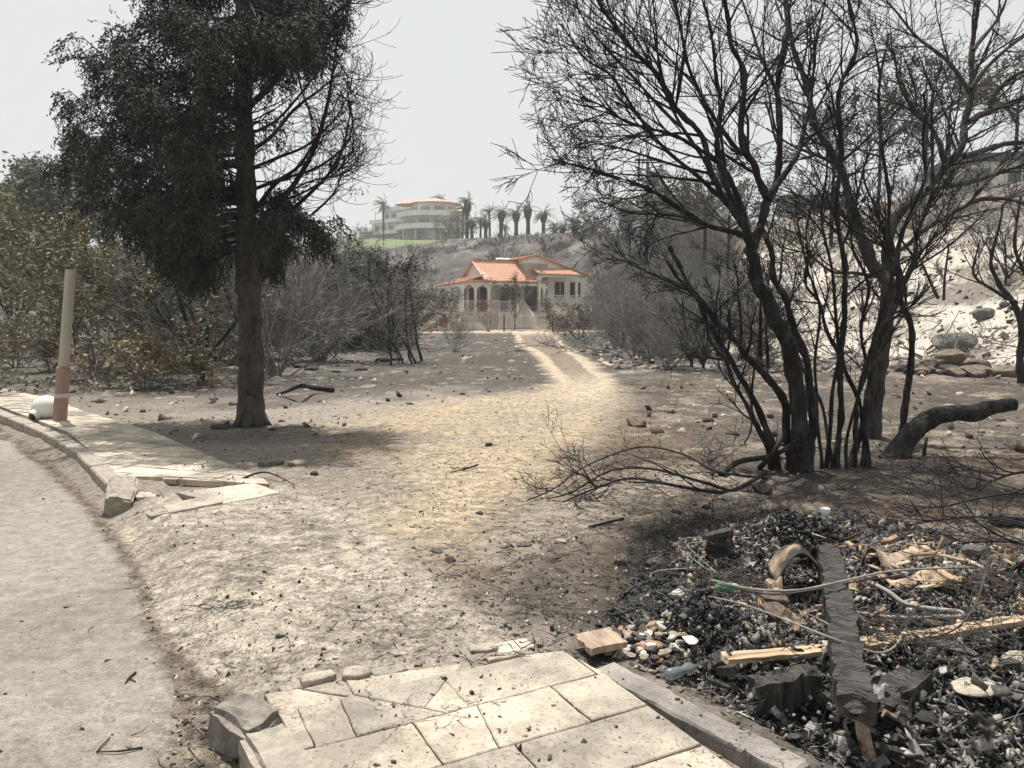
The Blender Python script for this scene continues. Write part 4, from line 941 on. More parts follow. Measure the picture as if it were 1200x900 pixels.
# ------------------------------------------------------------------ hotel and other far buildings
M_HW = mat('pale_green_white_render', (.70, .71, .69), (.58, .60, .58), scale=.3, rough=.9, bump=0)
M_HW2 = mat('hotel_wall_cream', (.58, .57, .50), (.46, .46, .42), scale=.3, rough=.9, bump=0)
M_HG = mat('blue_grey_glazing', (.17, .22, .25), (.08, .11, .13), scale=.4, rough=.3, bump=0, spec=.6)
def hotel():
    Y = 220; s = Y/901; zb = CAMZ+(370-284)*s; root = thing('hotel', 'pale three storey hotel with rounded balconies and orange roofs above the green lawn', 'hotel', (U(512, 284, Y).x, Y, zb-1))
    F = lambda x, y, z: Vector((x, y, z+1))
    def nb(): m = MB(); m.fr = F; return m
    def octa(cx, cy, rx, ry, n=12, ph=0): return [(cx+rx*math.cos(2*math.pi*(k+ph)/n), cy+ry*math.sin(2*math.pi*(k+ph)/n)) for k in range(n)]
    H_ = 3.55
    lv = [(8.2, 7.5), (7.8, 7.2), (6.6, 6.4)]
    for i, (rx, ry) in enumerate(lv):
        b = nb(); b.prism(octa(-1, 4, rx, ry, 10, .5), i*H_-(.5 if i == 0 else 0), (i+1)*H_-.02); b.build('wall', M_HW2, root)
        if i < 2:
            p = nb(); sx = 1.9 if i == 0 else 1.7
            p.prism(octa(-1.6, 3.6, rx+sx+.6, ry+sx, 12, .5), (i+1)*H_-.45, (i+1)*H_-.15)
            q = octa(-1.6, 3.6, rx+sx+.6, ry+sx, 12, .5); qi = octa(-1.6, 3.6, rx+sx+.4, ry+sx-.2, 12, .5)
            for k in range(12):
                k2 = (k+1) % 12; p.prism([q[k], q[k2], qi[k2], qi[k]], (i+1)*H_-.15, (i+1)*H_+.95)
            p.build('balcony', M_HW, root)
        # windows around the front
        for k in range(4, 10):
            a0 = 2*math.pi*(k+.5)/10; a1 = 2*math.pi*(k+1.5)/10
            A = Vector((-1+rx*math.cos(a0), 4+ry*math.sin(a0), 0)); B = Vector((-1+rx*math.cos(a1), 4+ry*math.sin(a1), 0)); d = B-A; nrm = Vector((d.y, -d.x, 0)).normalized()
            wi = nb(); f0 = A+d*.16+nrm*.03; f1 = A+d*.84+nrm*.03
            wi.bar(f0+Vector((0, 0, i*H_+1.35)), f1+Vector((0, 0, i*H_+1.35)), .08, 2.1); wp = wi.build('window', M_HG, root)
            fr = nb(); [fr.bar(f0.lerp(f1, t)+nrm*.06+Vector((0, 0, i*H_+.3)), f0.lerp(f1, t)+nrm*.06+Vector((0, 0, i*H_+2.4)), .12) for t in (0, .33, .66, 1)]; fr.build('frame', M_HW2, wp)
    # awning panels and dividing fins
    for k in range(5): f = nb(); x = -9+k*3.4; f.prism([(x, -4.2), (x+.25, -4.2), (x+.25, -2.5), (x, -2.5)], 0, H_-.5); f.build('fin', M_HW2, root)
    # roofs
    r = nb(); pl = octa(-1, 4, 8.0, 7.6, 10, .5); z = 3*H_; n = 10; r.add([(x, y, z) for x, y in pl]+[(-1, 4, z+2.0)], [(k, (k+1) % n, n) for k in range(n)]+[tuple(range(n-1, -1, -1))]); r.build('roof', M_TILEF, root)
    r = nb(); pl = octa(-4.6, 4, 4.5, 4.2, 8, .5); z = 3*H_; n = 8; r.add([(x-3.4, y, z-.1) for x, y in pl]+[(-8, 4, z+1.6)], [(k, (k+1) % n, n) for k in range(n)]+[tuple(range(n-1, -1, -1))]); r.build('roof', M_TILEF, root)
    for i, (x0, x1) in enumerate([(1.5, 9.8), (-.5, 8.0)]):
        z = (i+1)*H_+.9; r = nb(); r.slab([(x0, -5.2+i*.8, z), (x1, -4.0+i*.8, z), (x1-1.2, 1.5, z+1.2), (x0+1, 1.5, z+1.2)], .3); r.build('roof', M_TILEF, root)
        b = nb(); b.box(x0+.8, x1-.8, -3.6+i*.8, 4, z-2.3, z-.2); b.build('wall', M_HW2, root)
    # left wing stepping back
    wing = Vector((-.80, .60, 0)); wn = Vector((-.60, -.80, 0))
    for i in range(3):
        L0 = 7; L1 = 29-i*3.2; z0 = i*H_-(1.5 if i == 0 else 0)
        def Wp(a, b, z): q = Vector((-2, 3, 0))+wing*a+wn*b; return (q.x, q.y, z)
        b = nb(); q0 = [Wp(L0-4, -.0+i*-1.3, 0)[:2], Wp(L0-4, -8, 0)[:2], Wp(L1, -8, 0)[:2], Wp(L1, -i*1.3, 0)[:2]]
        if area(q0) < 0: q0 = q0[::-1]
        b.prism(q0, z0, (i+1)*H_-.4); b.build('wall', M_HW2, root)
        for k in range(int((L1-L0)/3.0)+1):
            a = L0-3+k*3.0; a1 = min(a+2.9, L1); off = -i*1.3
            q = [Wp(a, off, 0)[:2], Wp(a, off+1.9, 0)[:2], Wp(a1, off+1.9, 0)[:2], Wp(a1, off, 0)[:2]]
            if area(q) < 0: q = q[::-1]
            q1 = [Wp(a, off+1.75, 0)[:2], Wp(a, off+1.9, 0)[:2], Wp(a1, off+1.9, 0)[:2], Wp(a1, off+1.75, 0)[:2]]
            if area(q1) < 0: q1 = q1[::-1]
            p = nb(); p.prism(q, (i+1)*H_-.38, (i+1)*H_-.1)
            p.prism(q1, (i+1)*H_-.1, (i+1)*H_+.75)
            if i < 2:
                p.bar(Wp(a+.1, off+1.82, (i+1)*H_+.75), Wp(a+.1, off+1.82, (i+2)*H_-.4), .25)
            p.build('balcony', M_HW, root)
            wi = nb(); wi.bar(Wp(a+.5, off+.05, i*H_+1.4), Wp(a+2.3, off+.05, i*H_+1.4), .1, 2.0); wi.build('window', M_HG, root)
            if i == 2 or k > 5: t = nb(); t.slab([Wp(a, off+1.9, (i+1)*H_+.0), Wp(a+2.5, off+1.9, (i+1)*H_), Wp(a+2.5, off-1, (i+1)*H_+.9), Wp(a, off-1, (i+1)*H_+.9)], .2); t.build('canopy', M_HW if k % 2 else M_TILEF, root)
hotel()
def simple_house(label, px, py, Y, w, d, h, rz, wallm, roofm, flat=False, nwin=4):
    b = U(px, py, Y); root = thing('building', label, 'building', b, rz)
    m = MB(); m.box(-w/2, w/2, -d/2, d/2, -2, h); m.build('wall', wallm, root)
    r = MB()
    if flat: r.box(-w/2-.5, w/2+.5, -d/2-.5, d/2+.5, h+.003, h+.28).box(-w/2-.3, w/2+.3, -d/2-.3, d/2+.3, h+.283, h+.42)
    else: r.add([(-w/2-.6, -d/2-.6, h), (w/2+.6, -d/2-.6, h), (w/2+.6, d/2+.6, h), (-w/2-.6, d/2+.6, h), (-w/2+d/2, 0, h+d*.22), (w/2-d/2, 0, h+d*.22)], [(0, 1, 5, 4), (1, 2, 5), (2, 3, 4, 5), (3, 0, 4), (3, 2, 1, 0)])
    r.build('roof', roofm, root)
    for k in range(nwin):
        x = -w/2+w*(k+.5)/nwin; q = MB(); q.box(x-w/nwin*.3, x+w/nwin*.3, -d/2-.05, -d/2-.01, h*.3, h*.78); p = q.build('window', M_GLASS, root)
        f = MB(); f.box(x-w/nwin*.3-.08, x+w/nwin*.3+.08, -d/2-.09, -d/2-.052, h*.26, h*.297).box(x-.04, x+.04, -d/2-.09, -d/2-.052, h*.3, h*.78); f.build('frame', M_WHITE, p)
    return root
M_GROOF = mat('grey_flat_roof', (.16, .165, .18), (.10, .105, .12), scale=2, bump=.1)
simple_house('low white building with a flat grey roof on top of the ash slope', 1195, 233, 47, 9, 6, 1.75, R(-12), M_WALL, M_GROOF, True, 4)
simple_house('orange roofed pale building glimpsed behind the cypress crown', 262, 296, 185, 26, 12, 6.0, R(8), M_HW2, M_TILEF, False, 6)
simple_house('small tan building glimpsed through the burnt branches on the ridge', 955, 262, 84, 7, 5, 2.6, R(-10), M_HW2, M_GROOF, False, 3)
# ------------------------------------------------------------------ palms on the ridge
M_PTR = mat('burnt_palm_trunk', (.05, .042, .038), (.02, .018, .018), scale=4, bump=.5)
M_PFR = leafmat('palm_fronds', (.26, .30, .15), (.12, .14, .08))
M_PDEAD = leafmat('dead_palm_fronds', (.24, .19, .12), (.06, .05, .035))
def palm(name, label, loc, h, r, rng, crown=2.3, wind=-.8, nf=20, lean=0, dead=.25, skirt=True, scale=1., clump=False):
    root = thing('palm_tree', label, 'palm', loc, 0, 'palms along the ridge'); nr = np.random.default_rng(rng.randrange(9999))
    m = MB(); top = Vector((lean, 0, h)); m.tube([Vector((0, 0, -.8)), Vector((lean*.2, 0, h*.4)), Vector((lean*.6, 0, h*.8)), top], [r*1.1, r*.9, r, r*.8], 8)
    m.build('trunk', M_PTR, root, True)
    if skirt:
        k = MB(); k.tube([Vector((lean*.5, 0, h*.62)), Vector((lean*.7, 0, h*.82)), Vector((lean*.95, 0, h*.97)), top+Vector((0, 0, .15))], [r*1.2, r*1.9, r*2.1, r*.9], 9); k.build('dead_skirt', M_PTR, root, True)
    for kind, m_ in (('frond', M_PFR), ('dead_frond', M_PDEAD)):
        ps = []; ds = []; ln = []; lines = []
        cnt = nf if kind == 'frond' else int(nf*dead)
        for q in range(cnt):
            a = rng.uniform(0, 2*math.pi); el = rng.uniform(.1, 1.2) if kind == 'frond' else rng.uniform(-.9, 0)
            d = Vector((math.cos(a)*math.cos(el), math.sin(a)*math.cos(el), math.sin(el))); p = top.copy(); L = crown*rng.uniform(.8, 1.1); pts = [p.copy()]
            for s in range(8):
                p = p+d*L/8; d = (d+Vector((wind*.16, 0, -.17 if kind == 'frond' else -.1))).normalized(); pts.append(p.copy())
                for e in (-1, 1):
                    for _ in range(3):
                        sd_ = d.cross(Vector((0, 0, 1))).normalized()*e; ps.append(tuple(p-d*rng.random()*L/8)); ds.append(tuple(sd_*.7+d*.8+Vector((0, 0, rng.uniform(-.5, .1))))); ln.append((.50-.04*s)*crown/2.3)
            lines.append((pts, [.04-.003*j for j in range(9)], 3))
        if not ps: continue
        me = leaves_mesh(kind, np.array(ps), np.array(ds), np.array(ln), np.full(len(ps), .06*crown/2.3), nr)
        link('crown' if kind == 'frond' else 'dead_fronds', me, m_, root)
        link('frond_stems', tubes_mesh('frond_stems', lines), m_, root)
    return root
def palms():
    rng = random.Random(5); Y = 150
    L = [(449, 236, 292, 205, .26, 'lone tall palm on the lawn before the left wing of the hotel', 1), (517, 231, 250, 235, .3, 'palm rising behind the hotel roof', 1), (542, 240, 284, 150, .18, 'tall thin palm at the right corner of the hotel', 1), (547, 232, 282, 150, .36, 'tallest windblown palm beside the hotel corner', 1),
         (536, 250, 268, 190, .25, 'small palm half hidden by the hotel corner palms', 0), (553, 256, 280, 148, .36, 'short dark trunked palm just past the tallest one', 1), (563, 253, 281, 146, .24, 'thin bushy palm between two thicker ones', 1), (569, 255, 282, 146, .36, 'stout palm with thin fronds left of the level row', 1), (574, 243, 280, 152, .22, 'slim tall palm at the head of the level row', 1),
         (587, 244, 281, 146, .40, 'first thick trunked palm of the level row', 1), (605, 245, 281, 146, .40, 'second thick trunked palm of the level row', 1), (619, 240, 281, 146, .42, 'third thick trunked palm of the level row, the tallest of them', 1), (637, 246, 282, 144, .40, 'fourth thick trunked palm of the level row with spiky grey fronds', 1),
         (592, 262, 284, 160, .2, 'small thin palm behind the level row', 1), (651, 264, 284, 140, .35, 'low green palm clump right of the level row', 0), (660, 264, 284, 140, .35, 'second low green palm clump near the wire', 0), (673, 252, 280, 138, .42, 'scorched spiky palm standing above the low palms', 1), (697, 262, 282, 136, .4, 'windblown green palm at the end of the ridge by the scrub', 0)]
    for px, py, pb, Y, r, lab, tall in L:
        a = U(px, py+3, Y); b = U(px, pb, Y); zg = Hs(a.x, Y)
        if px == 517: zg = b.z
        h = a.z-zg-.3; gr = 'grey' in lab or 'scorched' in lab
        palm('palm_tree', lab, (a.x, Y, zg), max(h, 1.2), r*.95, rng, crown=(2.45 if tall else 2.7)*(Y/150)*(.8 if r < .25 else 1), wind=-.9 if not gr else -.25, nf=20 if not gr else 16, lean=rng.uniform(-.15, .15), dead=.35 if not gr else .8, skirt=r > .3)
palms()
# ------------------------------------------------------------------ the big burnt trees on the right
BP = dict(segs=[8, 7, 6, 5, 4], wob=.10, up=[.02, .035, .03, .02], rmin=.0028, levels=4, kids=[5, 5, 4], ang=(22, 52), ratio=(.42, .62), rr=.62, bend=.03, taper=.75, **{'from': [.15, .12, .1]})
def stem_tree(name, label, base_px, Y, stems, m_trunk, m_twig, seed, P=BP, thick=.02, group=None, child_scale=1., cnt=1.):
    """stems: (pixel polyline, start width px, end width px, depth drift, number of side branches, side branch length)"""
    rng = random.Random(seed); base = at_depth(base_px, Y); root = thing(name, label, 'tree', base, 0, group)
    out = {0: [], 1: [], 2: [], 3: [], 4: []}; big = []
    for pl, w0, w1, dY, nk, Lk in stems:
        n0 = len(pl); pts = smooth_line([U(a, b, Y+dY*(i/(n0-1))) for i, (a, b) in enumerate(pl)], 5); n = len(pts)
        # natural wobble
        ph = rng.uniform(0, 6); pts = [p+Vector((math.sin(i*.9+ph)*.012, math.cos(i*.7+ph)*.03, 0)) for i, p in enumerate(pts)]
        k = Y/901/2; rads = [max((w0+(w1-w0)*i/(n-1))*.88*k*(1+.09*math.sin(i*1.9+ph)), .004) for i in range(n)]
        if pl[0][1] > 490:                        # root flare where it meets the ground
            rads[0] *= 1.35; pts[0].z -= .08
        pts = [p-base for p in pts]; (big if w0 >= 7 else out[0]).append((pts, rads, 12 if w0 > 12 else (9 if w0 >= 7 else 6)))
        for _ in range(int(nk*cnt)):
            t = rng.uniform(.22, 1)**.8; i = min(int(t*(n-1)), n-2); p = pts[i].lerp(pts[i+1], rng.random()); tg = (pts[i+1]-pts[i]).normalized()
            ax = tg.cross(Vector((rng.gauss(0, 1), rng.gauss(0, 1), rng.gauss(0, 1)))).normalized(); d = vec_rot(tg, ax, R(rng.uniform(20, 50)))
            grow(out, p, d, Lk*rng.uniform(.6, 1.2)*(1.15-.45*t), min(rads[i]*.55, thick*.85), 1, rng, P)
    if big: roughen(link('trunk', tubes_mesh('trunk', [(smooth_line(p, 4), list(np.interp(np.linspace(0, len(p)-1, (len(p)-1)*4+1), range(len(p)), r)), n+8) for p, r, n in big]), m_trunk, root), .010, 26, .25)
    link('branches', tubes_mesh('branches', out[0]+out[1]), m_trunk, root)
    if out[2]: link('twigs', tubes_mesh('twigs', out[2]+out[3]), m_twig, root)
    return root
stem_tree('burnt_tree', 'black burnt tree with the thickest charred trunk, its branches fanning out towards the villa', 938, 7.4, [
    ([(938, 562), (938, 500), (931, 440), (922, 400), (905, 365), (890, 335), (882, 305), (880, 290)], 24, 15, 0, 3, .8),
    ([(950, 560), (952, 500), (946, 430), (930, 380), (912, 335), (903, 300), (897, 270)], 11, 7, .35, 5, .9),
    ([(880, 292), (873, 267), (847, 230), (837, 207), (820, 160), (790, 120), (757, 73), (715, 25), (690, -20)], 11, 3, -.6, 24, 1.3),
    ([(884, 290), (893, 255), (897, 233), (887, 200), (872, 173), (870, 93), (857, 43), (845, -10), (840, -60)], 12, 4, .2, 18, 1.2),
    ([(882, 290), (900, 240), (913, 193), (912, 117), (918, 50), (925, 0), (930, -60)], 11, 4, .8, 18, 1.2),
    ([(880, 287), (868, 275), (827, 263), (780, 233), (723, 207), (683, 197), (650, 186)], 8, 1.6, -.9, 20, .75),
    ([(882, 285), (867, 240), (847, 197), (807, 167), (750, 147), (707, 127), (683, 112)], 9, 2, -.3, 24, 1.0),
    ([(880, 285), (858, 235), (842, 187), (843, 127), (840, 83), (823, 0), (815, -50)], 9, 3, .9, 18, 1.2),
    ([(847, 232), (815, 205), (770, 165), (725, 100), (690, 70), (655, 30)], 6, 1.6, -.8, 20, .9),
    ([(838, 208), (800, 150), (770, 90), (740, 40), (700, 0)], 6, 2, .5, 18, 1.0),
    ([(912, 117), (890, 60), (870, 0)], 6, 2, .5, 10, 1.0), ([(897, 233), (930, 190), (945, 140), (955, 70), (965, 0)], 8, 3, .9, 14, 1.1),
    ([(822, 262), (790, 252), (740, 250), (705, 235)], 4, 1.4, -.4, 10, .6), ([(868, 180), (820, 110), (800, 50), (790, -20)], 6, 2.5, -.5, 14, 1.0),
    ([(835, 205), (780, 190), (730, 175), (690, 165)], 4.5, 1.5, -.2, 14, .8), ([(800, 150), (745, 95), (700, 45), (675, 5)], 4.5, 1.5, .2, 14, .9)],
    M_CHAR, M_TWIG, 31, cnt=.8)
stem_tree('burnt_tree', 'slender black stems leaning out low from the foot of the thickest trunk', 912, 7.6, [
    ([(925, 556), (922, 507), (918, 467), (893, 437), (868, 408), (843, 380), (825, 358), (800, 320), (785, 290)], 12, 4, -.7, 9, .7),
    ([(912, 550), (900, 507), (877, 457), (850, 413), (825, 367), (800, 330), (778, 305)], 10, 3, -.5, 9, .7),
    ([(906, 548), (893, 510), (872, 470), (850, 425), (832, 395), (820, 350)], 8, 3, .3, 8, .6),
    ([(893, 430), (890, 407), (892, 347), (891, 300)], 7, 3, .2, 5, .6), ([(900, 440), (898, 400), (899, 350), (905, 310)], 5, 2.5, .4, 5, .6),
    ([(868, 408), (866, 350), (862, 310)], 4, 2, 0, 5, .5), ([(825, 358), (812, 345), (795, 335), (760, 320), (730, 300)], 4, 1.2, -.5, 10, .6),
    ([(884, 430), (880, 500), (872, 520)], 3, 2.5, -.2, 0, .3)],
    M_CHAR, M_TWIG, 32, cnt=.9)
stem_tree('burnt_tree', 'big grey barked tree behind, with its trunk bending sharply and scorched boughs over the slope', 1023, 9.6, [
    ([(1023, 522), (1025, 467), (1032, 413), (1042, 350), (1036, 325), (1017, 300), (1013, 280)], 24, 14, 0, 0, .8),
    ([(1015, 290), (1000, 247), (983, 193), (955, 143), (940, 83), (922, 20), (915, -40)], 13, 4, .2, 14, 1.3),
    ([(1040, 345), (1040, 290), (1052, 253), (1087, 220), (1118, 185), (1132, 147), (1137, 105), (1142, 40), (1150, -30)], 15, 5, .8, 20, 1.4),
    ([(1132, 183), (1173, 170), (1215, 165), (1260, 150)], 8, 3, .4, 9, 1.0), ([(1133, 143), (1160, 130), (1205, 112), (1250, 95)], 9, 3, .4, 10, 1.1), ([(1160, 128), (1170, 105), (1200, 83), (1240, 70)], 7, 3, -.3, 8, 1.0),
    ([(1043, 300), (1060, 290), (1093, 263), (1153, 233), (1205, 240), (1250, 245)], 7, 3, -.8, 9, .8), ([(1085, 222), (1130, 215), (1180, 200), (1230, 180)], 7, 3, .3, 9, 1.0),
    ([(985, 195), (965, 185), (930, 172), (900, 150)], 6, 2, .2, 9, 1.0), ([(1135, 110), (1110, 70), (1070, 40), (1040, 0)], 6, 2, .3, 12, 1.1), ([(1140, 60), (1170, 20), (1190, -30)], 6, 2, .5, 9, 1.1),
    ([(1037, 325), (1000, 320), (975, 318), (950, 300), (920, 290)], 6, 2, .3, 8, .9), ([(1013, 285), (985, 250), (955, 238), (925, 225)], 8, 3, .5, 9, 1.0), ([(1110, 190), (1090, 150), (1060, 110), (1045, 60)], 7, 2, -.4, 14, 1.2),
    ([(955, 145), (930, 130), (905, 115)], 4, 2, .4, 8, .9), ([(1137, 105), (1165, 70), (1200, 40), (1230, 0)], 6, 2, .1, 10, 1.1)],
    M_GREYB, M_TWIG, 33, cnt=.85)
stem_tree('burnt_tree', 'clump of tall thin black stems standing right of the thickest trunk', 985, 7.5, [
    ([(980, 550), (985, 497), (985, 413), (992, 347), (984, 283), (983, 200), (985, 110), (1003, 53), (995, 0), (990, -50)], 9, 4, .4, 22, 1.1),
    ([(995, 556), (1012, 493), (1019, 447), (1037, 380), (1056, 340), (1047, 300), (1042, 250), (1035, 180), (1030, 110), (1040, 40)], 10, 3, .5, 18, 1.0),
    ([(1016, 547), (1010, 480), (993, 440), (978, 405), (960, 360), (946, 330), (945, 290), (950, 240)], 7, 3, .6, 12, .8),
    ([(970, 550), (974, 470), (983, 410), (975, 330), (965, 250), (968, 170)], 6, 2.5, .3, 14, .9), ([(1000, 545), (1005, 470), (1030, 380), (1050, 300), (1075, 230), (1085, 170), (1080, 110)], 7, 2.5, -.3, 14, 1.0),
    ([(962, 548), (958, 480), (955, 420), (960, 350), (940, 300), (935, 230)], 5, 2, .5, 12, .8), ([(990, 552), (996, 500), (1015, 440), (1040, 400), (1060, 360)], 5, 2, .2, 6, .6), ([(975, 545), (965, 480), (940, 430), (925, 380), (930, 320)], 5, 2, .7, 8, .7),
    ([(1008, 550), (1015, 500), (1022, 460), (1010, 400), (1016, 340), (1000, 280), (1010, 200), (1050, 130)], 6, 2.5, .8, 14, 1.0)],
    M_CHAR, M_TWIG, 34, cnt=.85)
stem_tree('burnt_tree', 'single black forked stem standing between the grey tree and the charred log', 1058, 8.2, [
    ([(1057, 510), (1066, 440), (1068, 390), (1057, 343), (1072, 297), (1085, 245), (1095, 190), (1090, 130), (1105, 70)], 9.5, 3, .3, 18, 1.0),
    ([(1057, 343), (1045, 305), (1035, 270), (1020, 230), (1010, 190)], 6, 2, .3, 12, .9)], M_CHAR, M_TWIG, 35)
# charred log bending out of the ground
def bent_log():
    Y = 7.9; base = at_depth(1040, Y, -.05); P = [(1045, 556), (1052, 532), (1068, 508), (1092, 490), (1118, 484), (1142, 484), (1160, 478), (1187, 474)]
    pts = smooth_line([U(a, b, Y+.05*i)-base for i, (a, b) in enumerate(P)], 16); n = len(pts); w = np.interp(np.linspace(0, 7, n), range(8), [34, 30, 24, 21, 20, 21, 18, 16])
    m = MB(); m.tube(pts, [x*Y/901/2*(1+.05*math.sin(i*.17)+.02*math.sin(i*.43)) for i, x in enumerate(w)], 28); root = roughen(m.build('charred_log', M_CHAR, None, True), .009, 30, .3); root.location = base
    tag(root, 'thick charred log arching out of the ground right of the burnt tree clump', 'log')
    s = MB(); s.tube([pts[29]+Vector((0, .02, -.05)), pts[29]+Vector((.02, .02, -.24))], [.02, .012], 6); s.build('stub', M_CHAR, root)
    s = MB(); s.tube([Vector((-.02, 0, -.02)), Vector((.10, -.02, .02)), Vector((.2, -.03, -.02))], [.1, .09, .05], 9); s.build('root', M_CHAR, root)
    o = MB(); p = U(1083, 530, 8.1); o.tube([p+Vector((0, 0, -.12)), p, p+Vector((.02, 0, .16))], [.022, .02, .016], 7); tag(o.build('burnt_stub', M_CHAR, None, True), 'short upright charred peg beside the arching log', 'stub')
bent_log()
stem_tree('burnt_tree', 'dark trunk at the edge of the frame in front of the ash slope', 1196, 17, [
    ([(1196, 452), (1196, 420), (1197, 385), (1185, 350), (1168, 330), (1163, 300), (1175, 240)], 11, 3, 0, 9, 1.6), ([(1197, 385), (1203, 330), (1190, 290), (1195, 230)], 7, 3, .6, 9, 1.6), ([(1190, 355), (1165, 340), (1140, 320), (1150, 280)], 5, 2, -.5, 8, 1.3)], M_CHAR, M_TWIG, 36, cnt=.8)
# ------------------------------------------------------------------ fallen boughs on the ground
def fallen(name, label, lines, Y0, seed, m=M_TWIG, kids=9, L=.5, flat=.25, thick=.012):
    """lines: pixel polylines on the ground, with heights"""
    rng = random.Random(seed); out = {0: [], 1: [], 2: [], 3: []}; base = None
    P = dict(segs=[6, 6, 5, 4], wob=.12, up=[0, .01, .0, 0], rmin=.0022, levels=4, kids=[4, 3.5, 2], ang=(20, 60), ratio=(.4, .65), rr=.6, bend=.05, taper=.7, **{'from': [.1, .1, .1]})
    for pl, w0, w1, hs in lines:
        pts = []
        for i, (a, b) in enumerate(pl):
            g = G(a, b, .08+hs[min(i, len(hs)-1)]); pts.append(Vector((g[0], g[1], Hs(*g)+hs[min(i, len(hs)-1)])))
        if base is None: base = Vector((pts[0].x, pts[0].y, Hs(pts[0].x, pts[0].y)))
        pts = smooth_line(pts, 4); n = len(pts); k = pts[0].y/901/2
        rads = [max((w0+(w1-w0)*i/(n-1))*k, .0025) for i in range(n)]; out[0].append(([p-base for p in pts], rads, 7))
        for _ in range(kids):
            i = rng.randrange(1, n-1); tg = (pts[i+1]-pts[i]).normalized(); ax = Vector((rng.gauss(0, flat), rng.gauss(0, flat), 1)).normalized()
            d = vec_rot(tg, ax, R(rng.uniform(15, 60)*rng.choice([-1, 1]))); d.z = abs(d.z)*.3+rng.uniform(-.05, .16)
            grow(out, pts[i]-base, d, L*rng.uniform(.5, 1.3), min(rads[i]*.7, thick), 1, rng, P)
    al = []
    for l in (0, 1, 2, 3):
        for pts, r, n in out[l]:
            q = []
            for p in pts:
                w = p+base; h = .02
                q.append(Vector((p.x, p.y, max(p.z, Hs(w.x, w.y)-base.z+.003))) if l < 2 else Vector((p.x, p.y, max(p.z, -.03))))
            al.append((q, r, n))
    o = link(name, tubes_mesh(name, al), m); o.location = base; return tag(o, label, 'branch')
fallen('fallen_branch', 'long fallen bough spreading bare twigs over the sand below the burnt trees', [
    ([(898, 560), (860, 578), (830, 578), (790, 572), (740, 565), (700, 575), (660, 592)], 5.5, 1.8, [.03, .05, .07, .09, .08, .05, .02]), ([(900, 565), (840, 556), (800, 536), (750, 527), (690, 548), (650, 575), (618, 590)], 3.5, 1.4, [.02, .08, .11, .11, .08, .05, .02]),
    ([(860, 580), (800, 562), (760, 552), (715, 555), (670, 580), (640, 588)], 4, 1.5, [.03, .12, .16, .12, .06, .02]), ([(700, 575), (690, 560), (680, 545), (678, 530)], 3, 1.5, [.1, .2, .28, .3]), ([(835, 560), (832, 548), (828, 540), (834, 530)], 3, 1.5, [.05, .1, .14, .18])], 7.5, 41, kids=9, L=.45)
fallen('fallen_branch', 'thick crooked charred branch leaning against the foot of the burnt trees', [([(845, 560), (865, 545), (895, 541), (915, 535), (938, 520)], 8, 5, [.02, .10, .14, .2, .35]), ([(890, 553), (905, 536), (918, 515)], 7, 5, [.02, .2, .35])], 7.5, 42, kids=3, L=.4)
fallen('fallen_branch', 'tangle of thin burnt twigs lying below the arching charred log', [
    ([(1250, 640), (1200, 620), (1150, 612), (1100, 616), (1060, 622)], 5, 2, [.1, .1, .14, .08, .03]), ([(1260, 600), (1200, 585), (1150, 588), (1100, 600), (1060, 595)], 4, 1.6, [.16, .2, .22, .1, .03]), ([(1240, 560), (1190, 560), (1150, 575), (1110, 590)], 4, 1.6, [.2, .25, .15, .04]), ([(1260, 660), (1180, 640), (1120, 640)], 4, 2, [.1, .12, .04])], 6, 43, kids=10, L=.6)
fallen('fallen_branch', 'crooked black branch lying on bare ground behind the cypress', [([(392, 458), (368, 455), (352, 452), (338, 457), (325, 461)], 7, 3, [.05, .12, .3, .15, .02])], 15, 44, kids=1, L=.4)
fallen('stick', 'small twig lying on the dirt left of the far branch tangle', [([(560, 548), (545, 553), (528, 557)], 2.5, 1.2, [.03, .02, .01])], 8, 45, kids=2, L=.15, thick=.005)
fallen('stick', 'forked black twig lying on the road near the frame bottom', [([(166, 852), (140, 856), (112, 857)], 3, 1.5, [.006, .01, .006]), ([(112, 857), (120, 848), (128, 840)], 2, 1, [.005, .008, .006])], 3, 46, kids=0)
fallen('stick', 'tiny forked twig lying on the road beside the verge', [([(158, 768), (150, 774), (146, 780)], 3, 1.5, [.006, .01, .004]), ([(150, 774), (158, 778)], 2, 1, [.006, .004])], 3.5, 47, kids=0)
fallen('stick', 'short dark twig lying across the end slabs of the left pavement', [([(280, 560), (305, 556), (322, 560), (345, 572)], 3, 1.2, [.04, .06, .05, .02])], 7, 48, kids=1, L=.1, thick=.005)
fallen('stick', 'dark stick lying across the ashy ground below the branch tangle', [([(730, 610), (712, 616), (690, 621)], 4, 2, [.02, .02, .01])], 6, 49, kids=0)
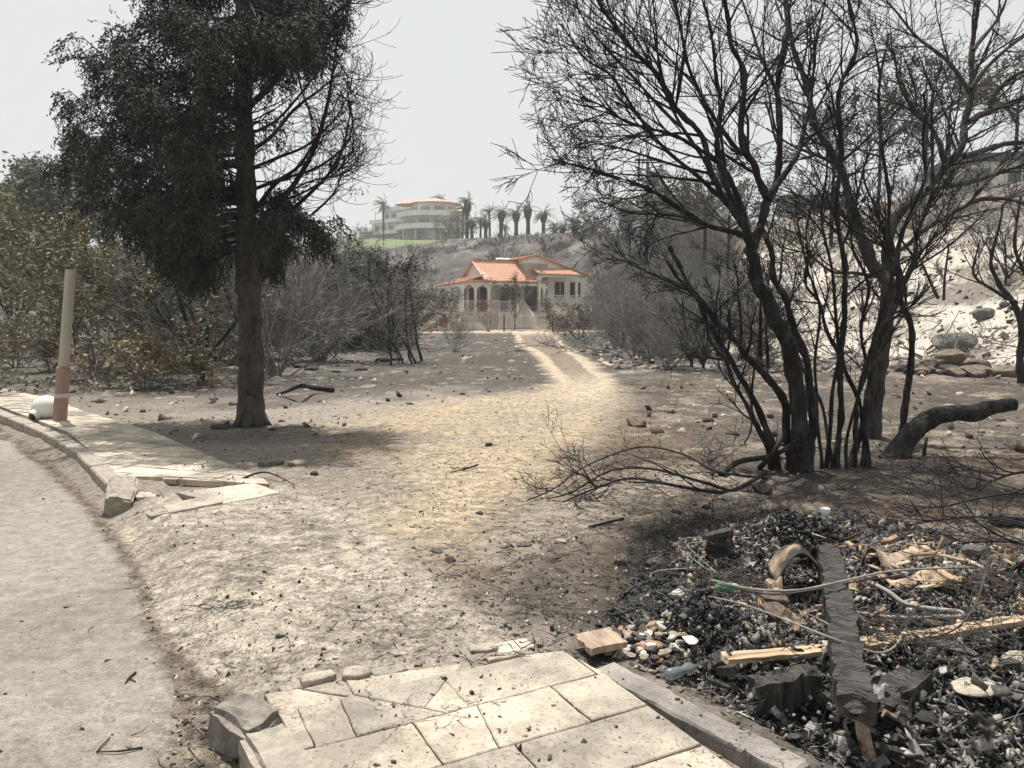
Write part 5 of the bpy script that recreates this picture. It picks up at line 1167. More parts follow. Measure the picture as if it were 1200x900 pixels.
# ------------------------------------------------------------------ shrubs of the thickets (prototypes are placed first, then copied)
def shrub(name, label, cat, h, spread, nst, seed, m, group=None, leaf=None, nleaf=0, leafsize=.1, kids=(5, 4, 3), twig=.006, r0=.03, tilt=(10, 55), up=.04, wob=.1, trunkh=0, lvls=4, hang=False, crownfrom=.3, leafpuff=.0):
    rng = random.Random(seed); nr = np.random.default_rng(seed); root = thing(name, label, cat, (0, 0, 0), 0, group)
    out = {0: [], 1: [], 2: [], 3: [], 4: []}
    P = dict(segs=[7, 6, 5, 4, 3], wob=wob, up=[up, up*.8, up*.5, 0, 0], rmin=twig, levels=lvls, kids=list(kids)+[0], ang=(15, 48), ratio=(.4, .62), rr=.62, bend=.03, taper=.7, **{'from': [crownfrom, .15, .1, .1]})
    if trunkh: out[0].append(([Vector((0, 0, -.2)), Vector((.03, .02, trunkh*.5)), Vector((-.02, 0, trunkh))], [r0*1.6, r0*1.3, r0*1.1], 8))
    for k in range(nst):
        a = 2*math.pi*(k+rng.random())/nst; t = R(rng.uniform(*tilt)); d = Vector((math.cos(a)*math.sin(t), math.sin(a)*math.sin(t), math.cos(t)))
        grow(out, Vector((rng.gauss(0, .06), rng.gauss(0, .06), trunkh-.1 if not trunkh else trunkh*rng.uniform(.7, 1))), d, h*rng.uniform(.75, 1.1)/max(math.cos(t)**.3, .6)*(1 if spread is None else (math.cos(t)+spread*math.sin(t))), r0*rng.uniform(.6, 1.1), 0, rng, P)
    link('stems', tubes_mesh('stems', out[0]+out[1]), m, root)
    tw = out[2]+out[3]+out[4]
    if tw: link('twigs', tubes_mesh('twigs', tw), m, root)
    if leaf:
        src = tw or out[1]; ps = []; ds = []
        for _ in range(nleaf):
            pts = src[rng.randrange(len(src))][0]; i = rng.randrange(1, len(pts)); p = pts[i]; d = (pts[i]-pts[i-1]).normalized()
            ps.append((p.x+rng.gauss(0, leafpuff), p.y+rng.gauss(0, leafpuff), p.z+rng.gauss(0, leafpuff))); ds.append((d.x+rng.gauss(0, .7), d.y+rng.gauss(0, .7), (d.z*.5+rng.gauss(-.3, .5)) if not hang else rng.uniform(-1.2, -.2)))
        n = len(ps); link('leaves', leaves_mesh('leaves', np.array(ps), np.array(ds), nr.uniform(.6, 1.3, n)*leafsize, nr.uniform(.25, .5, n)*leafsize, nr), leaf, root)
    return root
def place(root, px, Y, s=1, rz=0, dz=-.05, label=None, sz=None):
    root.location = at_depth(px, Y, dz); root.scale = (s, s, sz or s); root.rotation_euler.z = rz
    if label: root['label'] = label
    return root
def again(root, px, Y, s=1, rz=0, label=None, sz=None, group=None, dz=-.05):
    return dup(root, at_depth(px, Y, dz), rz, s, label, sz, group)
rg = random.Random(77)
# big leafy things on the far left
t = shrub('eucalyptus_tree', 'tall smoke greyed tree rising behind the bushes at the far left', 'tree', 6.6, None, 7, 60, M_CHAR, None, M_GREYL, 15000, .34, kids=(6, 5, 4), twig=.014, r0=.13, tilt=(5, 42), trunkh=3.6, crownfrom=.3, leafpuff=.22)
place(t, 78, 42, .92, 1.0)
again(t, -50, 46, .8, 3.0, 'smaller smoke greyed tree just outside the frame on the left')
t = shrub('yellowing_tree', 'broad olive tree with heat yellowed leaves at the left edge of the frame', 'tree', 3.2, None, 8, 61, M_CHAR, None, M_YEL, 9000, .20, kids=(6, 5, 3), twig=.009, r0=.08, tilt=(8, 55), trunkh=1.5, crownfrom=.2, leafpuff=.13)
place(t, 20, 30, 1.0, .4)
again(t, 92, 31, .88, 2.4, 'second yellowing olive tree, standing just behind the broken lamp post')
t = shrub('olive_bush', 'large dull green bush leaning over the pavement right behind the broken lamp post', 'bush', 2.4, 1.2, 16, 62, M_BTWIG, None, M_OLIVE, 9000, .13, kids=(6, 5, 3), twig=.006, r0=.03, tilt=(5, 68), leafpuff=.06)
place(t, 118, 19.5, 1.0, 0)
again(t, 172, 22, 1.12, 2, 'tall silvery green bush between the big dull green one and the bare shrubs')
t = shrub('dry_bush', 'small low bush of dry tan leaves at the edge of the bare ground', 'bush', .85, 1.2, 14, 63, M_BTWIG, None, M_DRY, 2200, .11, kids=(5, 4), lvls=3, twig=.005, r0=.015, tilt=(5, 70), leafpuff=.04)
place(t, 176, 16.6, 1.0, 0)
for px, Y, s, lab in [(20, 24, 1.3, 'low tan scrub behind the far pavement at the left edge'), (60, 22, 1.0, 'tan grass tuft bush just left of the broken lamp post foot'), (236, 17.8, .7, 'little dry bush between the tan leaved bush and the forked black shrub')]: again(t, px, Y, s, rg.uniform(0, 6), lab)
# grey bare shrubs
GR = 'bare burnt shrubs of the thicket'
A = shrub('burnt_shrub', 'large bare vase shaped shrub with a forked black trunk left of the cypress', 'shrub', 3.1, None, 9, 64, M_CHAR, GR, kids=(6, 5, 4), twig=.0055, r0=.055, tilt=(8, 50), trunkh=.5, wob=.09)
place(A, 236, 18.5, 1.0, 0)
for c in A.children:
    if c.name.startswith('twigs'): c.data.materials.clear(); c.data.materials.append(M_GTWIG)
B = shrub('burnt_shrub', 'bare many stemmed shrub like an upturned broom just right of the cypress trunk', 'shrub', 2.5, 1.0, 16, 65, M_GTWIG, GR, kids=(5, 5, 3), twig=.006, r0=.035, tilt=(8, 62), up=.06, wob=.07)
place(B, 325, 20, 1.0, 0)
Cc = shrub('burnt_shrub', 'grey twiggy shrub', 'shrub', 2.6, 1.0, 14, 66, M_GTWIG, GR, kids=(6, 5, 4), twig=.0075, r0=.03, tilt=(5, 50), wob=.12)
place(Cc, 285, 24, 1.0, 0, label='pale grey twiggy shrub directly behind the cypress trunk')
D = shrub('burnt_shrub', 'brownish twiggy shrub', 'shrub', 2.2, 1.1, 14, 67, M_BTWIG, GR, kids=(6, 5, 3), twig=.008, r0=.03, tilt=(5, 60), wob=.12)
place(D, 445, 36, 1.0, 0, label='brownish twiggy shrub at the right end of the dark thicket')
THL = 'bare burnt shrub in the thicket between the lamp post and the villa'
for k in range(24):
    px = rg.uniform(175, 415); Y = rg.uniform(24, 42); s = rg.uniform(.62, 1.0)*(1+.012*(Y-22))
    again(rg.choice([B, Cc, Cc, D]), px, Y, s, rg.uniform(0, 6.3), THL, group='bare burnt shrubs left of the villa')
for k in range(18):
    px = rg.uniform(130, 400); Y = rg.uniform(46, 75); s = rg.uniform(1.2, 1.8)
    again(rg.choice([Cc, D]), px, Y, s, rg.uniform(0, 6.3), THL, group='bare burnt shrubs left of the villa')
# dark scorched evergreens in the middle
E_ = shrub('scorched_cypress', 'dark scorched cypress with yellow green tips, tallest in the dark clump left of the villa', 'tree', 2.7, None, 9, 68, M_CHAR, 'scorched young cypresses', M_DKG, 5200, .17, kids=(6, 4), lvls=3, twig=.01, r0=.05, tilt=(2, 22), up=.1, crownfrom=.05, leafpuff=.10)
place(E_, 422, 40, 1.55, 0)
for px, Y, s, lab in [(396, 41, 1.45, 'dark scorched cypress left of the tallest one in the dark clump'), (372, 38, 1.2, 'short scorched cypress at the left end of the dark clump'), (446, 42, 1.4, 'scorched cypress right of the tallest one in the dark clump'), (458, 41, 1.3, 'wide scorched cypress near the leaning thin stems'), (466, 46, 1.0, 'last scorched cypress of the dark clump, nearest to the villa'), (410, 36, .95, 'low scorched cypress in front of the tallest one'), (436, 36.5, .9, 'low dark scorched bush at the foot of the dark clump'), (300, 46, 1.5, 'scorched evergreen top showing behind the cypress trunk'), (345, 60, 1.6, 'dark scorched evergreen up the bank behind the bare shrubs')]:
    again(E_, px, Y, s, rg.uniform(0, 6), lab)
Bb = shrub('scorched_bush', 'rounded brown scorched bush at the foot of the dark clump', 'bush', 1.6, 1.1, 12, 69, M_BTWIG, 'scorched brown bushes', M_RUST, 3600, .13, kids=(6, 4), lvls=3, twig=.007, r0=.03, tilt=(5, 65), leafpuff=.08)
place(Bb, 425, 34, 1.2, 0)
again(Bb, 680, 44, .95, 1, 'scorched bush with brown green leaves beside the bend of the dirt track')
again(Bb, 662, 50, .6, 2, 'low scorched bush between the gate and the bend of the dirt track')
again(Bb, 460, 35, 1.1, 4, 'brown scorched bush behind the leaning thin stems')
# leaning stems in front of the dark clump
for k, (x0, y0, x1, y1, w, lab) in enumerate([(458, 443, 456, 385, 4, 'straight thin black stem, first of the row before the dark clump'), (484, 443, 478, 400, 4.5, 'thick short black stem of the row before the dark clump'), (497, 445, 455, 365, 4.5, 'black stem leaning hard left before the dark clump'), (478, 440, 448, 372, 3, 'thin black stem crossing behind the leaning one'), (496, 445, 484, 365, 5, 'last black stem of the row, nearest to the villa'), (470, 440, 462, 395, 2.5, 'thinnest black stem of the row before the dark clump')]):
    Y = 23.5+.25*k; root_px = x0
    stem_tree('burnt_sapling', lab, x0, Y, [([(x0, y0), ((x0*2+x1)/3+1, (y0*2+y1)/3), ((x0+x1*2)/3-1, (y0+2*y1)/3), (x1, y1), (x1-(x0-x1)*.5, y1-38), (x1-(x0-x1)*.6+3, y1-62)], w, 1.2, .5, 12, 1.1)], M_CHAR, M_GTWIG, 80+k, group='thin leaning burnt stems', P=dict(BP, rmin=.006, kids=[4, 4, 2]))
for px, Y, s, lab in [(534, 30, .28, 'thin dead sapling standing on the sooty bank before the villa'), (538, 46, .35, 'small bare shrub before the low garden wall')]:
    again(B, px, Y, s, 1, lab)
# garden plants by the villa
Pp = shrub('garden_bush', 'round half burnt bush in a pot before the villa porch', 'bush', 1.7, 1.1, 12, 70, M_BTWIG, None, M_GREYL, 2200, .16, kids=(5, 4), lvls=3, twig=.01, r0=.03, tilt=(5, 60), leafpuff=.09)
place(Pp, 524, 61, .85, 0, dz=.6)
o = MB(); o.tube([(0, 0, 0), (0, 0, .1), (0, 0, .62), (0, 0, .68)], [.24, .27, .36, .38], 14); o = o.build('flower_pot', mat('terracotta', (.30, .13, .08), (.2, .09, .06), scale=4)); o.location = at_depth(521, 59.5, .35); tag(o, 'terracotta pot on the low garden wall under the half burnt bush', 'pot')
t = shrub('bougainvillea', 'scorched bougainvillea climbing a porch column of the villa', 'climber', 3.4, 1.0, 7, 71, M_BTWIG, None, M_RUST, 3200, .17, kids=(5, 4), lvls=3, twig=.012, r0=.06, tilt=(2, 30), trunkh=1.3, leafpuff=.12)
place(t, 603, 63.5, .78, 0)
nr = np.random.default_rng(3); c = U(566, 358, 66)
q = nr.normal(size=(260, 3))*(.34, .3, .28); me = leaves_mesh('flowers', q, nr.normal(size=(260, 3)), np.full(260, .14), np.full(260, .10), nr); o = link('flowering_shrub', me, leafmat('crimson_blossom', (.34, .09, .12), (.13, .05, .05))); o.location = c; tag(o, 'crimson flowering shrub at the porch railing of the villa', 'shrub')
again(B, 572, 58, .42, 2, 'bare forked shrub standing in front of the villa steps')
# right thicket
THR = 'bare burnt shrub on the ashy bank right of the villa'
for k in range(34):
    az = rg.uniform(3.5, 15); Y = rg.uniform(34, 78) if az < 9 else rg.uniform(29, 62); px = 600+901*math.tan(R(az))
    if px < 722+max(0, (58-Y))*1.6: px = 745+max(0, (58-Y))*1.2+rg.random()*60
    again(rg.choice([B, Cc, D, Cc]), px, Y, rg.uniform(.5, .95)*(1 if Y < 45 else 1.3), rg.uniform(0, 6.3), THR, group='bare burnt shrubs right of the villa')
for k in range(16):
    px = rg.uniform(700, 905); Y = rg.uniform(22, 33)
    if px < 740: Y += 8
    again(rg.choice([B, A, D]), px, Y, rg.uniform(.4, .8), rg.uniform(0, 6.3), THR, group='bare burnt shrubs right of the villa')
for px, Y, s, lab in [(824, 22, .62, 'small leafless stem with a stout foot on the brown ground left of the burnt trees'), (655, 88, 1.2, 'bare shrub close behind the villa roof'), (716, 70, 1.5, 'tall brown shrub against the side of the villa')]: again(A if px == 824 else D, px, Y, s, 1, lab)
# ridge line scrub
RS = 'dark scorched bush on the ridge line beyond the villa'
for k in range(30):
    az = rg.uniform(4.5, 15); rc = np.interp(az, C_AZ, C_R)*rg.uniform(.93, 1.03); x = math.sin(R(az))*rc; y = math.cos(R(az))*rc
    pxk = 600+901*x/y
    o = dup(rg.choice([Bb, Cc, D, E_]), on(x, y, -.1), rg.uniform(0, 6), rg.uniform(.6, 1.25)*(.55 if az < 8.5 else 1), RS, group='scorched bushes along the ridge line')
for px, Y, s, lab in [(434, 218, 1.6, 'round dark bush by the hotel wing'), (532, 165, 1.7, 'low dark hedge bush below the hotel'), (410, 150, 1.6, 'dark round bush where the lawn meets the ridge'), (724, 105, 2.6, 'round topped dark tree on the ridge next to the palms'), (770, 100, 2.6, 'second round topped dark tree on the ridge by the utility pole')]:
    again(Bb, px, Y, s, rg.uniform(0, 6), lab, dz=-.3)
# thin trunks on the right, dark burnt trees on the bank
TT = shrub('burnt_pine', 'tall dark burnt pine', 'tree', 3.0, None, 9, 73, M_CHAR, 'tall burnt pines on the bank', M_RUST, 2600, .2, kids=(5, 4), lvls=3, twig=.012, r0=.07, tilt=(25, 80), trunkh=4.5, crownfrom=.3, leafpuff=.14)
for i, (px, Y, s, lab) in enumerate([(822, 50, 1.25, 'tall thin burnt pine seen through the fanned branches'), (850, 46, 1.0, 'second thin burnt pine seen through the fanned branches'), (968, 48, 1.15, 'brown crowned burnt pine behind the tan building'), (1072, 44, 1.15, 'brown crowned burnt pine on the crest behind the forked stem'), (1020, 52, 1.1, 'brown crowned burnt pine between the two others on the crest'), (1175, 50, 1.2, 'thin pale trunked pine in front of the flat roofed building')]):
    if i == 0: place(TT, px, Y, s, 0, label=lab)
    else: again(TT, px, Y, s, i*1.3, lab)
# ------------------------------------------------------------------ broken lamp post and its fallen globe
def lamp():
    Y = 11.25; b = Vector((*G(70, 493, .12), .12)); root = thing('lamp_post', 'broken off fluted lamp post, grey above and pink below, standing on the left pavement', 'lamp post', b)
    top = U(83, 316, Y)-b; n = 24; s = Y/901
    def flute(z0, z1, r, name, m, fl=.06, axis=top, par=root):
        M_ = MB(); k = 40; segs = [z0, z0+.01, z1-.01, z1]; B = len(M_.v)
        for zi, z in enumerate(segs):
            c = axis*(z/axis.z); rr = r*(.96 if zi in (0, 3) else 1)
            for a in range(k): t = 2*math.pi*a/k; M_.v.append(c+Vector((math.cos(t), math.sin(t), 0))*rr*(1-fl*(1 if a % 2 else 0)))
        for i in range(3):
            for a in range(k): M_.f.append((i*k+a, i*k+(a+1) % k, (i+1)*k+(a+1) % k, (i+1)*k+a))
        M_.f.append(tuple(range(k-1, -1, -1))); M_.f.append(tuple(3*k+a for a in range(k))); return M_.build(name, m, par)
    grey = mat('lamp_post_grey_plastic', (.44, .40, .34), (.30, .27, .23), scale=3, rough=.6, bump=.1, stretch=(1, 1, .2)); pink = mat('faded_pink_plastic', (.33, .20, .17), (.24, .155, .13), scale=4, rough=.6, bump=.1)
    flute(.78, top.z, .072, 'upper_pole', grey); flute(-.02, .78, .094, 'sleeve', pink, .0)
    flute(.34, .40, .099, 'collar', mat('white_tape', (.55, .5, .45), (.4, .35, .3), scale=5), 0)
    t = MB(); c = top*((top.z-.002)/top.z); t.tube([c, c+Vector((0, 0, .003))], [.055, .055], 16); t.build('hollow_end', M_CHAR, root)
    # globe: an open thin plastic ball lying on the slabs with its black fitting towards the road
    g0 = Vector((*G(55, 490, .13), .125)); gl = thing('lamp_globe', 'fallen white plastic lamp globe with black fitting beside the foot of the broken post', 'lamp globe', g0)
    import bmesh
    bm = bmesh.new(); bmesh.ops.create_uvsphere(bm, u_segments=28, v_segments=18, radius=.19)
    for v in bm.verts: v.co = Vector((v.co.x*1.05, v.co.y, v.co.z*.95+.165)) + Vector((0, 0, .0))
    me = bpy.data.meshes.new('globe'); bm.to_mesh(me); bm.free(); me.polygons.foreach_set('use_smooth', np.ones(len(me.polygons), bool))
    mg = mat('white_globe_plastic', (.72, .72, .68), (.6, .6, .57), scale=2, rough=.25, bump=0, spec=.6); link('globe', me, mg, gl)
    d = Vector((-.28, -.72, -.38)).normalized(); c = Vector((0, 0, .165)); m = MB(); m.tube([c+d*.165, c+d*.215, c+d*.25], [.085, .078, .07], 18); m.build('neck', mg, gl, False)
    m = MB(); m.tube([c+d*.251, c+d*.275, c+d*.29], [.055, .052, .03], 16); m.build('fitting', mat('black_plastic', (.02, .02, .02), (.015, .015, .015), rough=.4, bump=0), gl)
lamp()
# ------------------------------------------------------------------ loose stones
M_ROCK = mat('brown_field_stone', (.20, .155, .115), (.075, .06, .048), scale=6, rough=.9, bump=.8, bscale=20, dist=.02)
M_GROCK = mat('grey_stone', (.17, .16, .148), (.065, .062, .06), scale=5, rough=.9, bump=.9, bscale=20, dist=.02)
M_PROCK = mat('pale_limestone', (.50, .44, .35), (.33, .28, .22), scale=5, rough=.9, bump=.7, bscale=20, dist=.02)
M_BROCK = mat('sooty_stone', (.06, .055, .05), (.022, .02, .02), scale=7, rough=.85, bump=.8, bscale=22, dist=.02)
def rock_mesh(seed, rough=.28, flat=.65, sub=3, ang=True):
    import bmesh
    bm = bmesh.new(); bmesh.ops.create_icosphere(bm, subdivisions=sub, radius=.5); r = random.Random(seed); k = r.uniform(0, 90)
    V = np.array([v.co[:] for v in bm.verts]); n = V/np.linalg.norm(V, axis=1, keepdims=True)
    # cut by random planes for broken faces
    for _ in range(9 if ang else 4):
        a = np.array([r.gauss(0, 1), r.gauss(0, 1), r.gauss(0, 1)]); a /= np.linalg.norm(a); dd = r.uniform(.27, .42); p = V@a; V = V-np.maximum(p-dd, 0)[:, None]*a
    V = V+n*(rough*.10*fbm(V[:, 0]*7+k, V[:, 1]*7+V[:, 2]*6, 4, seed))[:, None]; V[:, 2] *= flat
    for v, c in zip(bm.verts, V): v.co = c
    me = bpy.data.meshes.new('stone'); bm.to_mesh(me); bm.free(); return me
RM = [rock_mesh(i, sub=3) for i in range(7)]
def stone(px, py, w, m, label, seed=0, flat=1., z=None, name='stone', cat='stone', group=None, elong=.75, sink=.3, Y=None):
    g = Vector((*G(px, py, .08), 0)) if Y is None else at_depth(px, Y)
    if Y is None and py < 440: g = GH(px, py)
    g.z = Hs(g.x, g.y) if z is None else z
    s = w*g.y/901/.8; me = RM[seed % 7].copy(); me.materials.clear(); me.materials.append(m); o = bpy.data.objects.new(name, me); COL.objects.link(o)
    o.location = g+Vector((0, 0, s*.5*.65*flat*(1-sink*2)*.7)); o.scale = (s, s*elong, s*flat); o.rotation_euler = (0, 0, (seed*1.7) % 6.28); return tag(o, label, cat, group)
stone(745, 501, 27, M_ROCK, 'orange brown stone standing alone where the sand meets the burnt ground', 1, .9)
stone(829, 496, 14, M_BROCK, 'small dark stone right of the lone orange brown stone', 2, .7); stone(858, 512, 16, M_BROCK, 'flat dark stone near the leaning black stems', 3, .6)
stone(318, 548, 26, M_GROCK, 'pale grey stone at the corner of the left pavement end', 4, .6); stone(347, 548, 20, M_PROCK, 'second pale stone lying beside the grey one near the left pavement end', 6, .6)
stone(369, 560, 12, M_BROCK, 'black clinker lump just right of the two pale stones', 5, .8); stone(259, 504, 22, M_BROCK, 'dark clod at the foot of the cypress', 0, .5)
stone(573, 526, 9, M_BROCK, 'small black lump alone on the open sand', 2, .9); stone(562, 606, 10, M_BROCK, 'black lump on the sand left of the fallen bough', 3, .6); stone(528, 661, 16, M_BROCK, 'flat black stone in the middle of the driveway edge', 1, .5)
stone(512, 650, 18, M_GROCK, 'low grey stone partly sunk beside the flat black stone', 5, .35); stone(892, 580, 26, M_BROCK, 'dark boulder at the thick end of the fallen bough', 1, .9, z=None); stone(862, 588, 30, M_PROCK, 'flat pale stone beside the dark boulder under the fallen bough', 4, .4)
stone(728, 663, 20, M_ROCK, 'brown pointed stone at the back corner of the rubble heap', 3, 1.1); stone(766, 664, 26, M_ROCK, 'rounded brown stone half buried at the back of the rubble heap', 6, .7); stone(828, 600, 10, M_BROCK, 'little black stone below the fallen bough', 0, .7)
stone(793, 605, 14, M_BROCK, 'flat black stone left of the little one below the bough', 3, .4); stone(615, 642, 18, M_GROCK, 'half sunk grey stone on the ashy ground', 2, .3); stone(657, 641, 14, M_PROCK, 'pale pebble beside the half sunk grey stone', 0, .5)
stone(1113, 366, 52, M_GROCK, 'big grey boulder with roots draped over it on the ash slope', 2, .85, Y=24, name='boulder', cat='boulder'); stone(1150, 366, 26, M_GROCK, 'smaller grey boulder behind the big one on the ash slope', 4, .8, Y=25, name='boulder', cat='boulder'); stone(1091, 392, 9, M_GROCK, 'round stone below the big boulder', 5, .9, Y=22.5)
rr_ = random.Random(8)
for k in range(26):
    px = rr_.gauss(1105, 38); px = min(max(px, 1035), 1180); Y = 19.3+rr_.uniform(-.7, .9); w = rr_.uniform(10, 30)
    stone(px, 0, w, rr_.choice([M_ROCK, M_ROCK, M_GROCK, M_BROCK]), 'brown broken stone in the low heap at the foot of the ash slope', rr_.randrange(7), .8, Y=Y, group='stones of the low heap', sink=.15)
for (px, Y, w, lab) in [(1112, 19.6, 30, 'largest stone on top of the low brown heap')]:
    o = stone(px, 0, w, M_ROCK, lab, 3, .9, Y=Y); o.location.z += .35
for px in (1125, 1140, 1090, 1105, 1150): o = stone(px, 0, 24, M_ROCK, 'brown broken stone in the low heap at the foot of the ash slope', px, .8, Y=19.7, group='stones of the low heap'); o.location.z += .2
# stones along the foot of the thicket
for k in range(26):
    px = rr_.uniform(255, 470); Y = rr_.uniform(21, 27)
    stone(px, 0, rr_.uniform(7, 20), rr_.choice([M_GROCK, M_PROCK, M_BROCK]), 'loose stone on the sooty ground before the dark thicket', rr_.randrange(7), .6, Y=Y, group='loose stones before the thicket')
for k in range(16):
    az = rr_.uniform(17, 33); px = 600+901*math.tan(R(az)); Y = rr_.uniform(24, 40)
    stone(px, 0, rr_.uniform(5, 15), rr_.choice([M_GROCK, M_BROCK, M_GROCK]), 'loose stone lying on the ash slope', rr_.randrange(7), .6, Y=Y, group='loose stones of the ash slope')
# bleached roots and sticks on the slope
def slope_sticks(name, label, px, Y, n, spread, seed, m, L=1.1, r=.03, up=.25, twigs=2):
    rng = random.Random(seed); out = {i: [] for i in range(5)}; base = at_depth(px, Y); P = dict(segs=[6, 5, 4, 3], wob=.22, up=[.0, .03, 0, 0], rmin=.008, levels=3, kids=[twigs, 2, 0], ang=(25, 70), ratio=(.35, .6), rr=.6, bend=.06, taper=.7, **{'from': [.2, .2, .2]})
    for _ in range(n):
        x = rng.gauss(0, spread); y = rng.gauss(0, spread*.7); z = Hs(base.x+x, base.y+y)-base.z+rng.uniform(0, .25); a = rng.uniform(0, 6.3)
        grow(out, Vector((x, y, z)), Vector((math.cos(a), math.sin(a)*.7, rng.uniform(-.1, up))), L*rng.uniform(.5, 1.4), r*rng.uniform(.5, 1.2), 0, rng, P)
    o = link(name, tubes_mesh(name, out[0]+out[1]+out[2]), m); o.location = base; return tag(o, label, 'branch')
M_BLEACH = mat('bleached_wood', (.34, .30, .25), (.10, .09, .08), scale=6, rough=.9, bump=.3)
slope_sticks('root_tangle', 'bleached tangle of dead roots right of the big boulder', 1165, 23, 34, 1.1, 91, M_BLEACH, 1.3)
slope_sticks('root_tangle', 'grey roots draped over the big boulder', 1105, 23.6, 7, .5, 92, M_BLEACH, 1.3, .05, .5)
slope_sticks('root_tangle', 'scattered dead branches on the ash below the boulder', 1120, 21.3, 16, 1.6, 93, M_GTWIG, .9, .02, .15)
slope_sticks('root_tangle', 'burnt branches strewn over the upper ash slope', 1130, 32, 60, 5, 94, M_GTWIG, 1.6, .03, .5)
slope_sticks('root_tangle', 'dead sticks strewn over the ash behind the burnt tree clump', 960, 27, 50, 3, 95, M_GTWIG, 1.3, .03, .5)
slope_sticks('root_tangle', 'pale sticks strewn over the ashy bank left of the burnt trees', 790, 30, 80, 3.5, 96, M_GTWIG, 1.4, .025, .4)
slope_sticks('root_tangle', 'ashy brushwood lying between the track bend and the right thicket', 745, 38, 70, 3, 97, M_GTWIG, 1.7, .03, .5)
stem_tree('burnt_snag', 'dead two pronged snag standing behind the big boulder', 1105, 25, [([(1105, 352), (1108, 320), (1112, 285)], 4, 2, 0, 3, .8), ([(1100, 350), (1090, 330), (1080, 308), (1076, 298)], 5, 2, 0, 3, .8)], M_CHAR, M_GTWIG, 98, P=dict(BP, rmin=.01))
for px, Y, s, lab in [(1100, 36, .8, 'small bare shrub halfway up the ash slope'), (1065, 40, .8, 'bare shrub in the shadowed hollow of the ash slope'), (1172, 27, .7, 'crooked bare shrub right of the boulder'), (1010, 30, .7, 'small bare shrub on the ash behind the grey tree')]: again(A, px, Y, s, px, lab)
# ------------------------------------------------------------------ utility pole and wire
up_ = thing('utility_pole', 'tall thin utility pole with a small box, behind the fanned branches', 'pole', at_depth(755, 55)); tz = U(755, 180, 55).z-up_.location.z
m = MB(); m.tube([(0, 0, -.4), (0, 0, tz)], [.15, .10], 10); m.build('pole', M_GREYB, up_, True)
m = MB(); m.box(-.9, .9, -.06, .06, tz-.5, tz-.38); m.build('crossarm', M_GREYB, up_)
m = MB(); m.box(.12, .75, -.25, .25, tz-2.2, tz-1.3); m.build('transformer_box', M_GROOF, up_)
m = MB(); A0 = U(755, 215, 55); A1 = U(590, 280, 150); m.tube([A0.lerp(A1, t)-Vector((0, 0, 4*1.2*t*(1-t))) for t in np.linspace(0, 1, 14)], .035, 5); tag(m.build('power_wire', M_GROOF), 'overhead wire running from the utility pole down to the palms', 'wire')
# ------------------------------------------------------------------ the rubble heap
M_BOARD = mat('raw_plank_wood', (.48, .37, .25), (.08, .06, .045), c3=(.38, .28, .18), scale=2.2, rough=.8, bump=.3, bscale=12, stretch=(1, 12, 12), dist=.004)
M_BURNW = mat('deep_charred_timber', (.085, .076, .068), (.010, .0095, .009), scale=5, rough=.7, bump=1, bscale=7, dist=.05, stretch=(9, 1.5, 1.5), spec=.35)
M_PLY = mat('peeling_plywood', (.40, .31, .22), (.17, .13, .10), scale=4, rough=.85, bump=.4, stretch=(6, 1, 1))
M_PIPE = mat('grey_plastic_pipe', (.30, .285, .26), (.16, .15, .14), scale=8, rough=.6, bump=.2)
M_WIRE = mat('ashen_wire', (.30, .27, .23), (.15, .13, .115), scale=8, rough=.6, bump=0)
M_DWIRE = mat('burnt_wire', (.06, .05, .045), (.03, .025, .022), scale=8, rough=.6, bump=0)
def gpt(px, py, h=0.): x, y = G(px, py, .12+h); return Vector((x, y, Hs(x, y)+h))
def gh(px, py, z): x, y = G(px, py, z); return Vector((x, y, z))
